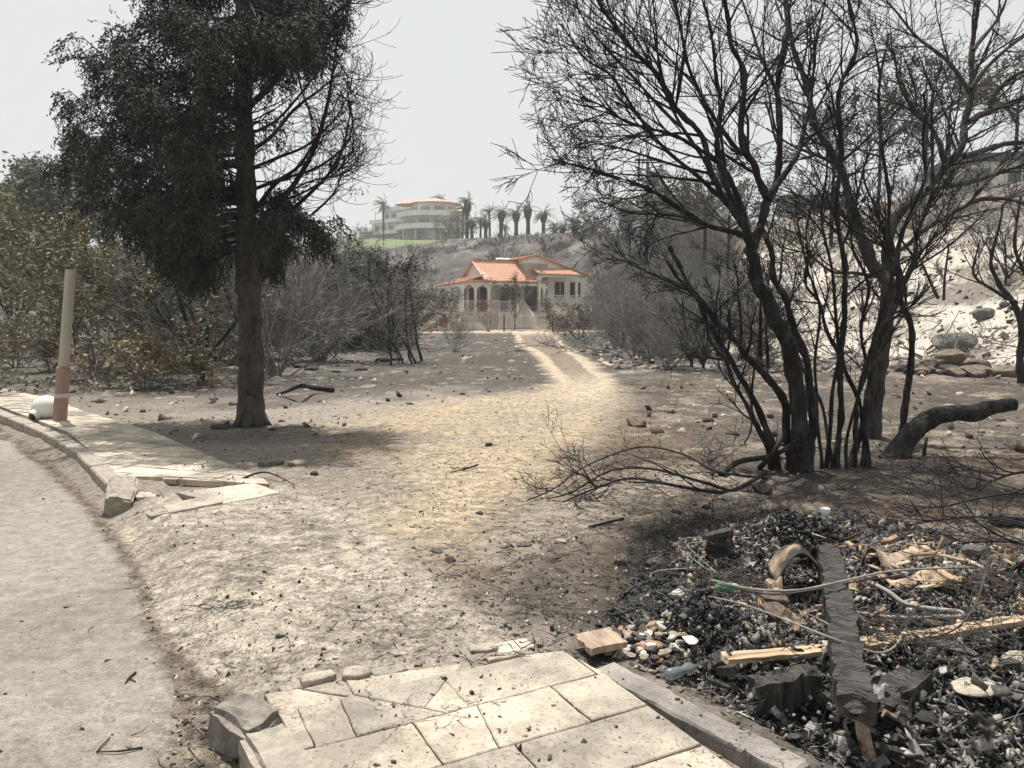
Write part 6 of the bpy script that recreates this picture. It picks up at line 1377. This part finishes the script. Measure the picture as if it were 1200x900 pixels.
def timber(name, label, p, q, w, t, m, seed, cat, rag=.012, cuts=30, taper=0., bow=0., roll=0., crack=0.):
    """a long board or beam from p to q with worn edges"""
    L = (q-p).length; nx = max(6, int(L/.02)); ny, nz = max(2, int(w/.02)), max(1, int(t/.02)); V = []; F = []; idx = {}
    import bmesh
    bm = bmesh.new(); r = random.Random(seed); k = r.uniform(0, 50)
    def vid(i, j, l):
        if (i, j, l) not in idx: idx[(i, j, l)] = bm.verts.new((-.5+i/nx, -.5+j/ny, -.5+l/nz))
        return idx[(i, j, l)]
    for i in range(nx):
        for j in range(ny):
            bm.faces.new([vid(i, j, nz), vid(i+1, j, nz), vid(i+1, j+1, nz), vid(i, j+1, nz)]); bm.faces.new([vid(i, j, 0), vid(i, j+1, 0), vid(i+1, j+1, 0), vid(i+1, j, 0)])
        for l in range(nz):
            bm.faces.new([vid(i, 0, l), vid(i+1, 0, l), vid(i+1, 0, l+1), vid(i, 0, l+1)]); bm.faces.new([vid(i, ny, l), vid(i, ny, l+1), vid(i+1, ny, l+1), vid(i+1, ny, l)])
    for j in range(ny):
        for l in range(nz):
            bm.faces.new([vid(0, j, l), vid(0, j, l+1), vid(0, j+1, l+1), vid(0, j+1, l)]); bm.faces.new([vid(nx, j, l), vid(nx, j+1, l), vid(nx, j+1, l+1), vid(nx, j, l+1)])
    C = np.array([v.co[:] for v in bm.verts]); s = C[:, 0]+.5; X = C[:, 0]*L; wd = w*(1-taper*s); Yv = C[:, 1]*wd; Zv = C[:, 2]*t
    Yv = Yv+rag*fbm(X*12+k, C[:, 1]*2, 3, seed); Zv = Zv+rag*.7*fbm(X*10-k, C[:, 2]*2+C[:, 1]*3, 3, seed+1)+bow*4*s*(1-s)
    X = X+rag*2.5*fbm(C[:, 1]*5+k, C[:, 2]*5, 3, seed+2)*(np.abs(C[:, 0]) > .48)
    if crack:                                # alligator charring: deep cross checks
        c = np.abs(np.sin(X*math.pi/.045+2*fbm(X*4, Yv*20, 2, seed+4))); Zv = Zv-np.sign(C[:, 2]+1e-6)*crack*(c < .3)*(np.abs(C[:, 2]) > .4); Yv = Yv-np.sign(C[:, 1]+1e-6)*crack*(c < .3)*(np.abs(C[:, 1]) > .45)
        Zv = Zv+crack*.8*fbm(X*22, Yv*30+k, 3, seed+7); 
    for v, a in zip(bm.verts, np.stack([X, Yv, Zv], -1)): v.co = a
    me = bpy.data.meshes.new(name); bm.normal_update(); bm.to_mesh(me); bm.free(); o = link(name, me, m); d = (q-p).normalized(); o.rotation_euler = (Matrix.Rotation(0, 3, 'X') @ d.to_track_quat('X', 'Z').to_matrix() @ Matrix.Rotation(roll, 3, 'X')).to_euler()
    o.location = (p+q)/2; return tag(o, label, cat)
timber('charred_beam', 'long thick charred beam lying across the planks of the rubble heap', gh(972, 648, .30), gh(1003, 832, .36), .115, .085, M_BURNW, 3, 'beam', rag=.02, crack=.007)
timber('plank', 'raw orange plank passing under the charred beam, its end to the left scorched', gh(848, 772, .20), gh(1005, 758, .22), .075, .02, M_BOARD, 5, 'plank', rag=.008)
timber('plank', 'long raw plank tapering to a point right of the charred beam', gh(1002, 757, .24), gh(1215, 724, .30), .085, .022, M_BOARD, 6, 'plank', rag=.012, taper=.45)
timber('plank', 'short pale board standing up below the near end of the charred beam', gh(1008, 842, .26), gh(1020, 892, .10), .055, .02, M_PLY, 7, 'plank', rag=.012)
timber('plank', 'short orange board stub crossing the raw plank right beside the beam', gh(994, 718, .20), gh(1006, 752, .2), .05, .02, M_BOARD, 8, 'plank')
timber('charred_block', 'blocky charred timber with deep square checks left of the beam', gh(885, 815, .17), gh(958, 800, .20), .10, .12, M_BURNW, 9, 'timber', rag=.02, crack=.010)
timber('charred_block', 'split grey charred block resting right of the near end of the beam', gh(1030, 838, .18), gh(1080, 800, .22), .11, .12, M_BURNW, 10, 'timber', rag=.03, crack=.006)
timber('charred_block', 'crumbling charcoal log at the far side of the rubble heap', gh(922, 622, .18), gh(1000, 640, .16), .10, .09, M_BURNW, 11, 'timber', rag=.03, crack=.008)
timber('charred_block', 'small flat charred offcut left of the crumbling charcoal log', gh(878, 628, .14), gh(918, 620, .15), .05, .04, M_BURNW, 12, 'timber', rag=.012)
timber('charred_block', 'dark log at the right edge below the twig tangle', gh(1160, 608, .16), gh(1225, 612, .16), .09, .08, M_BURNW, 13, 'timber', rag=.02, crack=.005)
timber('charred_block', 'charred end of the raw orange plank propped on rubble', gh(835, 778, .15), gh(855, 766, .2), .1, .03, M_BURNW, 14, 'timber', rag=.02)
timber('burnt_stump', 'burnt upright stump with grey bark at the back of the rubble heap', gh(848, 668, .10), gh(843, 628, .34), .14, .12, M_BURNW, 15, 'stump', rag=.03)
timber('charred_block', 'flat charred bark strip lying on the burnt stump', gh(826, 630, .36), gh(856, 622, .37), .05, .03, M_BURNW, 16, 'timber', rag=.01)
timber('slab', 'square pale board lying flat beside the pavement corner', gh(683, 756, .15), gh(724, 746, .16), .17, .03, M_PLY, 17, 'board', rag=.01)
M_SHELL = mat('scorched_peeling_shell', (.34, .25, .17), (.018, .016, .015), scale=5, rough=.85, bump=.6, c3=(.03, .027, .025))
def sheet(name, label, ctr, ux, uy, bend, m, seed, cat, curl=0., thick=.006, rag=.03):
    """curled thin sheet: grid spanned by ux, uy around ctr, bent out of plane"""
    n = 14; r = random.Random(seed); k = r.uniform(0, 60); nrm = ux.cross(uy).normalized(); V = []; F = []
    if nrm.z < 0: nrm = -nrm
    for side in (0, 1):
        for i in range(n):
            for j in range(n):
                a, b = i/(n-1)-.5, j/(n-1)-.5; ed = 1+rag*4*float(fbm(np.array([math.atan2(b, a)*1.5+k]), np.array([seed*1.]), 3, seed)[0]); p = ctr+ux*a*ed+uy*b*ed+nrm*(bend*(1-4*b*b)+curl*4*a*a+.02*math.sin(9*a+k)*math.cos(7*b))
                V.append(tuple(p-nrm*thick*side))
    N = n*n
    for i in range(n-1):
        for j in range(n-1):
            q = i*n+j; F += [(q, q+1, q+n+1, q+n), (N+q, N+q+n, N+q+n+1, N+q+1)]
    ring = [i for i in range(n)]+[i*n+n-1 for i in range(1, n)]+[(n-1)*n+j for j in range(n-2, -1, -1)]+[i*n for i in range(n-2, 0, -1)]
    for a, b in zip(ring, ring[1:]+ring[:1]): F.append((a, b, N+b, N+a))
    o = link(name, npmesh(name, V, F, True), m); return tag(o, label, cat)
sheet('curled_sheet', 'peeling arched plywood shell with a dark hollow, left of the beam top', gh(934, 672, .24), Vector((.06, .30, -.02)), Vector((.26, -.02, 0)), .14, M_SHELL, 2, 'plywood', thick=.008)
sheet('curled_sheet', 'curled orange plywood sheet lying right of the beam beside the bent pipe', gh(1063, 690, .22), Vector((.30, .02, .02)), Vector((-.03, .16, .02)), .04, M_BOARD, 3, 'plywood', curl=.05)
sheet('curled_sheet', 'torn tan sheet between the beam and the bent pipe', gh(1028, 735, .18), Vector((.13, -.14, 0)), Vector((.1, .09, 0)), .02, M_PLY, 4, 'plywood', curl=.02)
sheet('curled_sheet', 'grey brown curled sheet behind the bent pipe', gh(1048, 660, .22), Vector((.3, .05, .0)), Vector((-.06, .2, .03)), .05, M_PLY, 5, 'plywood', curl=.04)
sheet('curled_sheet', 'flaking grey sheet at the far right of the heap', gh(1105, 655, .2), Vector((.3, -.02, .0)), Vector((0, .16, .02)), .03, M_PLY, 6, 'plywood', curl=.03)
sheet('curled_sheet', 'narrow orange splinter sheet beside the beam', gh(1000, 690, .26), Vector((.05, -.16, 0)), Vector((.07, .02, .02)), .02, M_BOARD, 7, 'plywood')
sheet('curled_sheet', 'pale flap leaning at the mouth of the arched plywood shell', gh(906, 690, .22), Vector((.06, .12, .05)), Vector((.08, -.02, .03)), .02, M_PLY, 8, 'plywood')
sheet('curled_sheet', 'dark flap under the near side of the arched plywood shell', gh(952, 655, .22), Vector((.1, .1, -.05)), Vector((.08, -.02, .1)), .02, M_BURNW, 9, 'plywood')
def wire(name, label, pl, w, m, cat='wire', n=6, Yref=4):
    pts = smooth_line([gh(a, b, z) for a, b, z in pl], 5); mb = MB(); mb.tube(pts, w, n); return tag(mb.build(name, m, None, True), label, cat)
wire('bent_pipe', 'grey pipe bent into a hairpin over the rubble right of the beam', [(1018, 682, .34), (1040, 693, .33), (1062, 708, .31), (1095, 714, .3), (1124, 717, .3), (1127, 722, .29), (1105, 723, .28), (1050, 724, .27), (992, 716, .25)], .011, M_PIPE, 'pipe', 9)
wire('bent_pipe', 'thinner grey pipe piece under the hairpin pipe', [(1000, 712, .25), (1040, 710, .26), (1070, 703, .27)], .009, M_PIPE, 'pipe', 8)
wire('steel_rod', 'long dark rod running across the whole heap over the beam', [(835, 680, .26), (880, 690, .32), (930, 692, .38), (975, 684, .40), (1040, 670, .38), (1100, 666, .36), (1146, 665, .34)], .006, M_WIRE, 'rod')
wire('steel_rod', 'second dark rod beside the long one, sagging below it', [(840, 684, .24), (900, 696, .3), (950, 692, .36), (1010, 680, .36), (1060, 676, .34)], .005, M_DWIRE, 'rod')
wire('wire', 'pale cable drooping under the beam and curling up at its right end', [(826, 698, .22), (870, 708, .28), (920, 726, .34), (965, 744, .40), (1000, 757, .38), (1030, 765, .34), (1048, 758, .33), (1058, 742, .33)], .0045, M_WIRE)
wire('wire', 'thin pale cable running from the shell to the beam', [(935, 715, .24), (965, 728, .34), (995, 748, .38), (1003, 750, .3)], .003, M_WIRE)
wire('wire', 'silvery wire hoop at the back of the rubble heap', [(865, 632, .24), (830, 630, .25), (800, 632, .24), (796, 642, .2), (812, 655, .18), (835, 672, .2), (838, 676, .16)], .0045, M_WIRE)
wire('wire', 'inner silvery wire beside the hoop at the back of the heap', [(866, 637, .22), (830, 635, .24), (806, 638, .22), (818, 652, .2), (845, 676, .2)], .004, M_WIRE)
wire('wire', 'low silvery wire curl in front of the wire hoop', [(775, 680, .12), (762, 677, .15), (768, 670, .16), (790, 667, .17), (815, 666, .18)], .004, M_WIRE)
wire('wire', 'long rusty wire arching over the right side of the heap', [(1062, 752, .26), (1110, 742, .34), (1135, 722, .42), (1150, 690, .46), (1160, 650, .4)], .004, M_DWIRE)
# curly wire tangles (bedspring / burnt cable): one tangle is one thing
def tangle(name, label, c, r, n, seed, w=.0018, m=M_DWIRE, flat=.45, loops=(2, 4)):
    rng = random.Random(seed); L = []
    for _ in range(n):
        o = Vector((rng.gauss(0, r[0]), rng.gauss(0, r[1]), abs(rng.gauss(0, r[2])))); rad = rng.uniform(.02, .07); a = rng.uniform(0, 6.3); ax = Vector((rng.gauss(0, 1), rng.gauss(0, 1), rng.gauss(0, 1))).normalized(); u_ = ax.orthogonal().normalized(); v_ = ax.cross(u_); dr = Vector((rng.gauss(0, .02), rng.gauss(0, .02), 0)); k = rng.randint(10, 26); pts = []
        for i in range(k): t = a+i*.5; rad *= rng.uniform(.94, 1.09); q = o+(u_*math.cos(t)+v_*math.sin(t)*.8)*rad+dr*i*.35; q.z = max(q.z*flat+.005, .0); pts.append(q)
        L.append((pts, [w]*k, 4))
    ob = link(name, tubes_mesh(name, L), m); ob.location = c; return tag(ob, label, 'wire')
tangle('wire_tangle', 'loose tangle of curly burnt wire over the long raw plank', gpt(1120, 765, .08), (.17, .10, .10), 60, 1)
tangle('wire_tangle', 'curly wire tangle in front of the raw orange plank', gpt(1040, 770, .10), (.12, .07, .06), 34, 2)
tangle('wire_tangle', 'dark curly fluff of wire at the right edge of the heap', gpt(1180, 720, .1), (.14, .12, .10), 60, 3)
tangle('wire_tangle', 'dark nest of burnt wire between the shell and the stone heap', gpt(860, 690, .05), (.16, .12, .06), 60, 4, .0022)
tangle('wire_tangle', 'dark bristly nest of burnt wire behind the stone heap', gpt(790, 660, .02), (.20, .14, .06), 60, 5, .002)
tangle('wire_tangle', 'small coil of wire lying on the driveway by the road', gpt(268, 707, .0), (.06, .03, .01), 14, 6, .0018, M_DWIRE, .3)
# rubble stones beside the pavement corner
HEAP_ = gp((765, 800), (700, 745), (735, 690), (790, 640), (880, 610), (1000, 605), (1120, 640), (1300, 680), (1500, 760), (1500, 1000), (1040, 960), (900, 862))
rr_ = random.Random(21); heap = [M_ROCK, M_PROCK, M_PROCK, mat('orange_brick_chunk', (.38, .22, .13), (.24, .14, .09), scale=8, bump=.4), M_GROCK, mat('whitewashed_chunk', (.62, .58, .52), (.42, .39, .35), scale=6, bump=.4)]
for k in range(110):
    a, b = rr_.gauss(0, 1), rr_.gauss(0, 1); px = 768+a*30-b*8; py = 762+b*14+a*3
    if not (695 < px < 850 and 725 < py < 800): continue
    w = rr_.uniform(6, 17); o = stone(px, py, w, rr_.choice(heap), 'small broken stone in the pale rubble pile at the pavement corner', rr_.randrange(7), .8, name='rubble_stone', group='stones of the pale rubble pile', elong=rr_.uniform(.55, 1)); o.location.z += max(0, .07-.05*abs(a)-.03*abs(b)); o.rotation_euler = (rr_.uniform(-.5, .5), rr_.uniform(-.5, .5), rr_.uniform(0, 6))
for px, py, w, f, m_, s_, lab in [(1137, 856, 54, .3, M_PROCK, 2, 'flat pale stone lying on black debris near the frame bottom'), (1195, 806, 44, .6, M_PROCK, 4, 'pale split stone at the right edge of the heap'), (905, 742, 36, .7, M_ROCK, 1, 'brown brick sized chunk left of the beam'), (908, 728, 30, .7, M_ROCK, 3, 'brown chunk leaning on the brick sized one left of the beam'), (1120, 808, 40, .3, M_GROCK, 5, 'flat grey stone above the pale one at the frame bottom'),
    (872, 672, 20, .8, M_PROCK, 0, 'pale chunk behind the green crumpled bottle'), (792, 716, 20, .7, heap[5], 6, 'white chunk at the top of the pale rubble pile'), (808, 770, 22, .5, heap[5], 1, 'white flake at the foot of the pale rubble pile'), (1165, 862, 28, .6, M_GROCK, 2, 'grey lump right of the flat pale stone'), (1080, 880, 30, .5, M_BROCK, 6, 'black lump at the frame bottom left of the flat pale stone'), (1140, 690, 30, .6, M_GROCK, 4, 'grey chunk under the end of the long rod'), (990, 800-70, 20, .6, M_ROCK, 0, 'brown chip beside the orange board stub')]:
    o = stone(px, py, w, m_, lab, s_, f); o.location.z += .06
r9 = random.Random(99); M_ASHS = mat('ashen_scrap', (.42, .39, .36), (.09, .085, .08), scale=8, bump=.6)
for k in range(46):
    px, py = r9.uniform(800, 1190), r9.uniform(640, 880)
    if sdf(HEAP_, *[np.array([v]) for v in G(px, py)])[0] < .12: continue
    if k % 2:
        a = r9.uniform(0, 6.3); w_ = r9.uniform(.05, .13); sheet('scorched_scrap', 'curled scorched scrap lying in the black debris', gh(px, py, .17+.08*r9.random()), Vector((math.cos(a)*w_, math.sin(a)*w_, r9.uniform(-.04, .04))), Vector((-math.sin(a)*w_*.6, math.cos(a)*w_*.6, r9.uniform(-.03, .03))), r9.uniform(0, .04), r9.choice([M_PLY, M_ASHS, M_BURNW, M_ASHS, M_SHELL]), 30+k, 'scrap', curl=r9.uniform(0, .03))['group'] = 'scorched scraps in the rubble heap'
    else:
        a = r9.uniform(0, 6.3); l_ = r9.uniform(.06, .16); c = gh(px, py, .16+.06*r9.random()); timber('charred_offcut', 'short charred offcut lying in the black debris', c, c+Vector((math.cos(a)*l_, math.sin(a)*l_, r9.uniform(-.04, .04))), r9.uniform(.025, .05), r9.uniform(.012, .04), r9.choice([M_BURNW, M_BURNW, M_ASHS, M_PLY]), 60+k, 'offcut', rag=.014, crack=.004)['group'] = 'charred offcuts in the rubble heap'
# crushed bottles, cup
m = MB(); c = gpt(800, 776, .05); d = Vector((.85, .5, 0)).normalized()
m.tube([c-d*.09, c-d*.08, c-d*.03, c, c+d*.03, c+d*.05, c+d*.07, c+d*.09], [.016, .027, .024, .018, .027, .024, .011, .010], 14)
bt = tag(m.build('plastic_bottle', mat('cloudy_clear_plastic', (.50, .53, .55), (.33, .35, .37), scale=9, rough=.2, bump=.4, spec=.7), None, True), 'crushed clear plastic bottle at the foot of the pale rubble pile', 'bottle')
m = MB(); c = gpt(852, 690, .09); d = Vector((.9, -.3, .2)).normalized(); m.tube([c-d*.06, c-d*.05, c-d*.01, c+d*.02, c+d*.05, c+d*.06], [.015, .03, .018, .028, .016, .01], 10)
tag(m.build('plastic_bottle', mat('green_plastic', (.10, .36, .17), (.25, .42, .30), scale=14, rough=.3, bump=.5), None, True), 'crumpled green plastic bottle in the middle of the black debris', 'bottle')
m = MB(); c = gpt(967, 604, .0); m.tube([c, c+Vector((0, 0, .08)), c+Vector((.0, 0, .085))], [.028, .038, .03], 12); tag(m.build('paper_cup', M_WHITE, None, True), 'small white cup standing on the ashy ground beyond the heap', 'cup')
bt.data.materials[0].node_tree.nodes['Principled BSDF'].inputs['Transmission Weight'].default_value = .75
# ------------------------------------------------------------------ stuff nobody could count: ash chips, litter, gravel, twigs
def tone_mat(name, stops, rough=.85, spec=.3):
    m = bpy.data.materials.new(name); m.use_nodes = True; n = m.node_tree; b = n.nodes['Principled BSDF']; b.inputs['Roughness'].default_value = rough; b.inputs['Specular IOR Level'].default_value = spec
    at = n.nodes.new('ShaderNodeAttribute'); at.attribute_name = 'tone'; cr = n.nodes.new('ShaderNodeValToRGB'); cr.color_ramp.interpolation = 'LINEAR'
    e = cr.color_ramp.elements; e[0].position = stops[0][0]; e[0].color = (*stops[0][1], 1); e[1].position = stops[-1][0]; e[1].color = (*stops[-1][1], 1)
    for p, c in stops[1:-1]: x = e.new(p); x.color = (*c, 1)
    n.links.new(at.outputs['Fac'], cr.inputs[0])
    tc = n.nodes.new('ShaderNodeNewGeometry'); no = n.nodes.new('ShaderNodeTexNoise'); no.inputs['Scale'].default_value = 60; no.inputs['Detail'].default_value = 5; n.links.new(tc.outputs['Position'], no.inputs['Vector'])
    mx = n.nodes.new('ShaderNodeMix'); mx.data_type = 'RGBA'; mx.blend_type = 'MULTIPLY'; mx.inputs[0].default_value = .7; n.links.new(cr.outputs[0], mx.inputs[6]); n.links.new(no.outputs['Fac'], mx.inputs[7])
    g = n.nodes.new('ShaderNodeMix'); g.data_type = 'RGBA'; g.blend_type = 'MULTIPLY'; g.inputs[0].default_value = 1; g.inputs[7].default_value = (1.5, 1.5, 1.5, 1); n.links.new(mx.outputs[2], g.inputs[6]); n.links.new(g.outputs[2], b.inputs['Base Color'])
    bp = n.nodes.new('ShaderNodeBump'); bp.inputs['Strength'].default_value = .7; bp.inputs['Distance'].default_value = .01; n.links.new(no.outputs['Fac'], bp.inputs['Height']); n.links.new(bp.outputs[0], b.inputs['Normal'])
    return m
rng = np.random.default_rng(17)
def sample(poly, n, lo=None):
    P = np.array(poly); mn, mx = P.min(0), P.max(0); out = []
    while sum(len(o) for o in out) < n:
        q = rng.uniform(mn, mx, (n*2, 2)); out.append(q[sdf(poly, q[:, 0], q[:, 1]) > 0])
    return np.concatenate(out)[:n]
def strew(name, label_m, xy, smin, smax, flat, tone, lift=0., tilt=1., elong=(1, 2.2)):
    N = len(xy); s = smin*(smax/smin)**(rng.uniform(0, 1, N)**2.2); z = H(xy[:, 0], xy[:, 1])+.065*(np.maximum(sdf(NPAVE, xy[:, 0], xy[:, 1]), sdf(LPAVE, xy[:, 0], xy[:, 1])) > 0)+s*flat*.2+(lift if np.ndim(lift) else rng.uniform(0, 1, N)**2*lift)
    dims = np.stack([s*rng.uniform(*elong, N), s, s*flat*rng.uniform(.5, 1.2, N)], -1)
    return scatter(name, np.column_stack([xy, z]), dims, rng, label_m, tone, tilt)
HEAP = gp((765, 800), (700, 745), (735, 690), (790, 640), (880, 610), (1000, 605), (1120, 640), (1300, 680), (1500, 760), (1500, 1000), (1040, 960), (900, 862))
M_DEB = tone_mat('black_debris', [(0, (.007, .007, .007)), (.28, (.024, .023, .022)), (.44, (.085, .079, .073)), (.62, (.18, .166, .152)), (.82, (.30, .277, .252)), (.94, (.42, .385, .34)), (1, (.40, .27, .16))], .7, .4)
xy = sample(HEAP, 85000); dep = np.clip(sdf(HEAP, xy[:, 0], xy[:, 1])/.5, 0, 1); lump = np.clip(fbm(xy[:, 0]*2.2, xy[:, 1]*2.2, 3, 91)+.25, 0, 1)
keep = rng.uniform(0, 1, len(xy)) < .35+.65*dep; xy, dep, lump = xy[keep], dep[keep], lump[keep]
zone = np.clip(fbm(xy[:, 0]*2.5+9, xy[:, 1]*2.5, 3, 92)*1.5, -1, 1); tn = np.clip(rng.beta(1.1, 1.9, len(xy))+.34*zone, 0, 1)
strew('charred_debris', M_DEB, xy, .005, .036, .20, tn, lift=dep*lump*rng.uniform(0, 1, len(xy))*.20, tilt=.8)
xy = sample(gp((830, 790), (900, 780), (1100, 790), (1200, 800), (1300, 860), (1400, 960), (1050, 960), (960, 900), (880, 850)), 1500)
strew('charred_flakes', M_DEB, xy, .010, .045, .12, rng.beta(1.1, 1.5, len(xy)), lift=.10, tilt=.5)
xy = sample(gp((930, 700), (960, 650), (1060, 640), (1180, 660), (1230, 760), (1100, 800), (1000, 800), (940, 760)), 420)
strew('wood_splinters', tone_mat('splinter_wood', [(0, (.05, .04, .03)), (.35, (.20, .14, .09)), (.7, (.42, .30, .19)), (1, (.52, .44, .34))]), xy, .01, .035, .25, rng.uniform(0, 1, len(xy)), lift=.12, tilt=.3, elong=(2, 6))
M_LIT = tone_mat('ground_litter', [(0, (.02, .018, .017)), (.4, (.055, .045, .038)), (.6, (.13, .105, .085)), (.8, (.27, .235, .19)), (1, (.5, .45, .38))])
def cone(n, r0, r1, a0, a1): a = np.radians(rng.uniform(a0, a1, n)); r = np.exp(rng.uniform(math.log(r0), math.log(r1), n)); return np.column_stack([np.sin(a)*r, np.cos(a)*r])
xy = cone(60000, 2.3, 26, -36, 36); x, y = xy.T
dr = sdf(ROAD, x, y); da = sdf(APRON, x, y); db = sdf(BURN1, x, y); dg = sdf(GUT, x, y); pv = np.maximum(sdf(NPAVE, x, y), sdf(LPAVE, x, y))
pr = np.where(dr > 0, .05, np.where(da > 0, .28, np.where(dg > 0, .9, np.where(db > 0, .95, .55))))*(.35+1.0*np.clip(fbm(x*1.3, y*1.3, 3, 95)+.5, 0, 1)); pr = np.where(pv > -.02, .10, pr)
k = rng.uniform(0, 1, len(x)) < pr; xy = xy[k]; da = da[k]; r = np.hypot(*xy.T)
o = strew('ground_litter', M_LIT, xy, .003, .019, .45, np.clip(rng.beta(1.3, 1.1, len(xy)), 0, 1), tilt=.6, elong=(1, 2.6))
xy = cone(1700, 10, 60, -36, 37); x, y = xy.T; k = (sdf(TRACK, x, y) < -.3) & (sdf(ROAD, x, y) < -.5) & (sdf(LPAVE, x, y) < -.1); xy = xy[k]
strew('scattered_rubble', M_LIT, xy, .025, .12, .5, rng.beta(1.5, 1, len(xy)), tilt=.5)
xy = cone(3500, 22, 80, 4, 38); k = sdf(TRACK, *xy.T) < -.3; xy = xy[k]; strew('slope_rubble', M_LIT, xy, .04, .22, .4, np.clip(rng.beta(1.2, 1.2, len(xy)), 0, 1), tilt=.5)
# small dark twigs lying about
def twiglets(name, xy, L0, L1, w, m, tilt=.15):
    N = len(xy); a = rng.uniform(0, 6.28, N); L = rng.uniform(L0, L1, N); P = np.zeros((N, 3, 3)); z = H(xy[:, 0], xy[:, 1])
    d = np.column_stack([np.cos(a), np.sin(a), rng.normal(0, tilt, N)]); b = rng.normal(0, .15, (N, 2))*L[:, None]
    P[:, 0] = np.column_stack([xy, z+.004]); P[:, 1] = P[:, 0]+d*L[:, None]*.5; P[:, 1, :2] += b; P[:, 2] = P[:, 0]+d*L[:, None]; P[:, 1:, 2] = np.maximum(P[:, 1:, 2], P[:, 0:1, 2]-.002)
    o = link(name, tubes_mesh(name, [(list(map(tuple, p)), [w, w*.8, w*.5], 3) for p in P]), m); o['kind'] = 'stuff'
def tm(ps): return ps
xy = cone(7000, 3, 24, -30, 36); x, y = xy.T; pr = np.where(sdf(ROAD, x, y) > 0, .01, np.where(sdf(APRON, x, y) > 0, .12, np.where(sdf(BURN1, x, y) > -.3, .8, .22))); pr = np.where(np.maximum(sdf(NPAVE, x, y), sdf(LPAVE, x, y)) > -.05, 0, pr); xy = xy[rng.uniform(0, 1, len(x)) < pr]
twiglets('burnt_twigs', xy, .03, .22, .0022, M_TWIG)
xy = sample(gp((730, 700), (740, 640), (800, 610), (900, 600), (960, 620), (900, 660), (820, 690)), 1500); twiglets('charred_stubble', xy, .05, .16, .0018, M_TWIG, .9)
xy = sample(HEAP, 2600); twiglets('charred_fibres', xy, .04, .22, .0022, M_GTWIG, .35)
# scrub on the far scree: low burnt scrub, uncountable
def scree_scrub():
    N = 2600; az = rng.uniform(-32, 16, N); t = rng.uniform(.02, .98, N); rt = np.interp(az, T_AZ, T_R); rc = np.interp(az, C_AZ, C_R); r = rt+(rc-rt)*t; a = np.radians(az); x = np.sin(a)*r; y = np.cos(a)*r
    k = fbm(x/7, y/7, 3, 97) > -.12; x, y, r = x[k], y[k], r[k]; N = len(x); z = H(x, y); K = 16; sc = rng.uniform(.5, 1.7, N)
    ps = []; 
    L = []
    d = rng.normal(size=(N, K, 3)); d[:, :, 2] = np.abs(d[:, :, 2])+.5; d /= np.linalg.norm(d, axis=2, keepdims=True)
    P0 = np.stack([x, y, z-.1], -1)[:, None]+rng.normal(0, .25, (N, K, 3))*[1, 1, .0]*sc[:, None, None]; ln = (rng.uniform(.6, 1.3, (N, K))*sc[:, None]).ravel()
    me = leaves_mesh('burnt_scrub', P0.reshape(-1, 3), d.reshape(-1, 3), ln, ln*.06+.02, rng); link('burnt_scrub', me, mat('burnt_scrub', (.17, .15, .13), (.035, .032, .03), scale=.3, bump=0, attr='tone'))['kind'] = 'stuff'
scree_scrub()
# ------------------------------------------------------------------ the smoky air
m = MB(); m.box(-560, 560, -560, 560, -4, 52); hz = m.build('haze', None); hz['kind'] = 'stuff'
hm = bpy.data.materials.new('smoky_air'); hm.use_nodes = True; n = hm.node_tree; n.nodes.clear(); ou = n.nodes.new('ShaderNodeOutputMaterial'); pv_ = n.nodes.new('ShaderNodeVolumePrincipled')
pv_.inputs['Color'].default_value = (.86, .88, .90, 1); pv_.inputs['Density'].default_value = .0007; pv_.inputs['Anisotropy'].default_value = .2
n.links.new(pv_.outputs[0], ou.inputs['Volume']); hz.data.materials.append(hm)
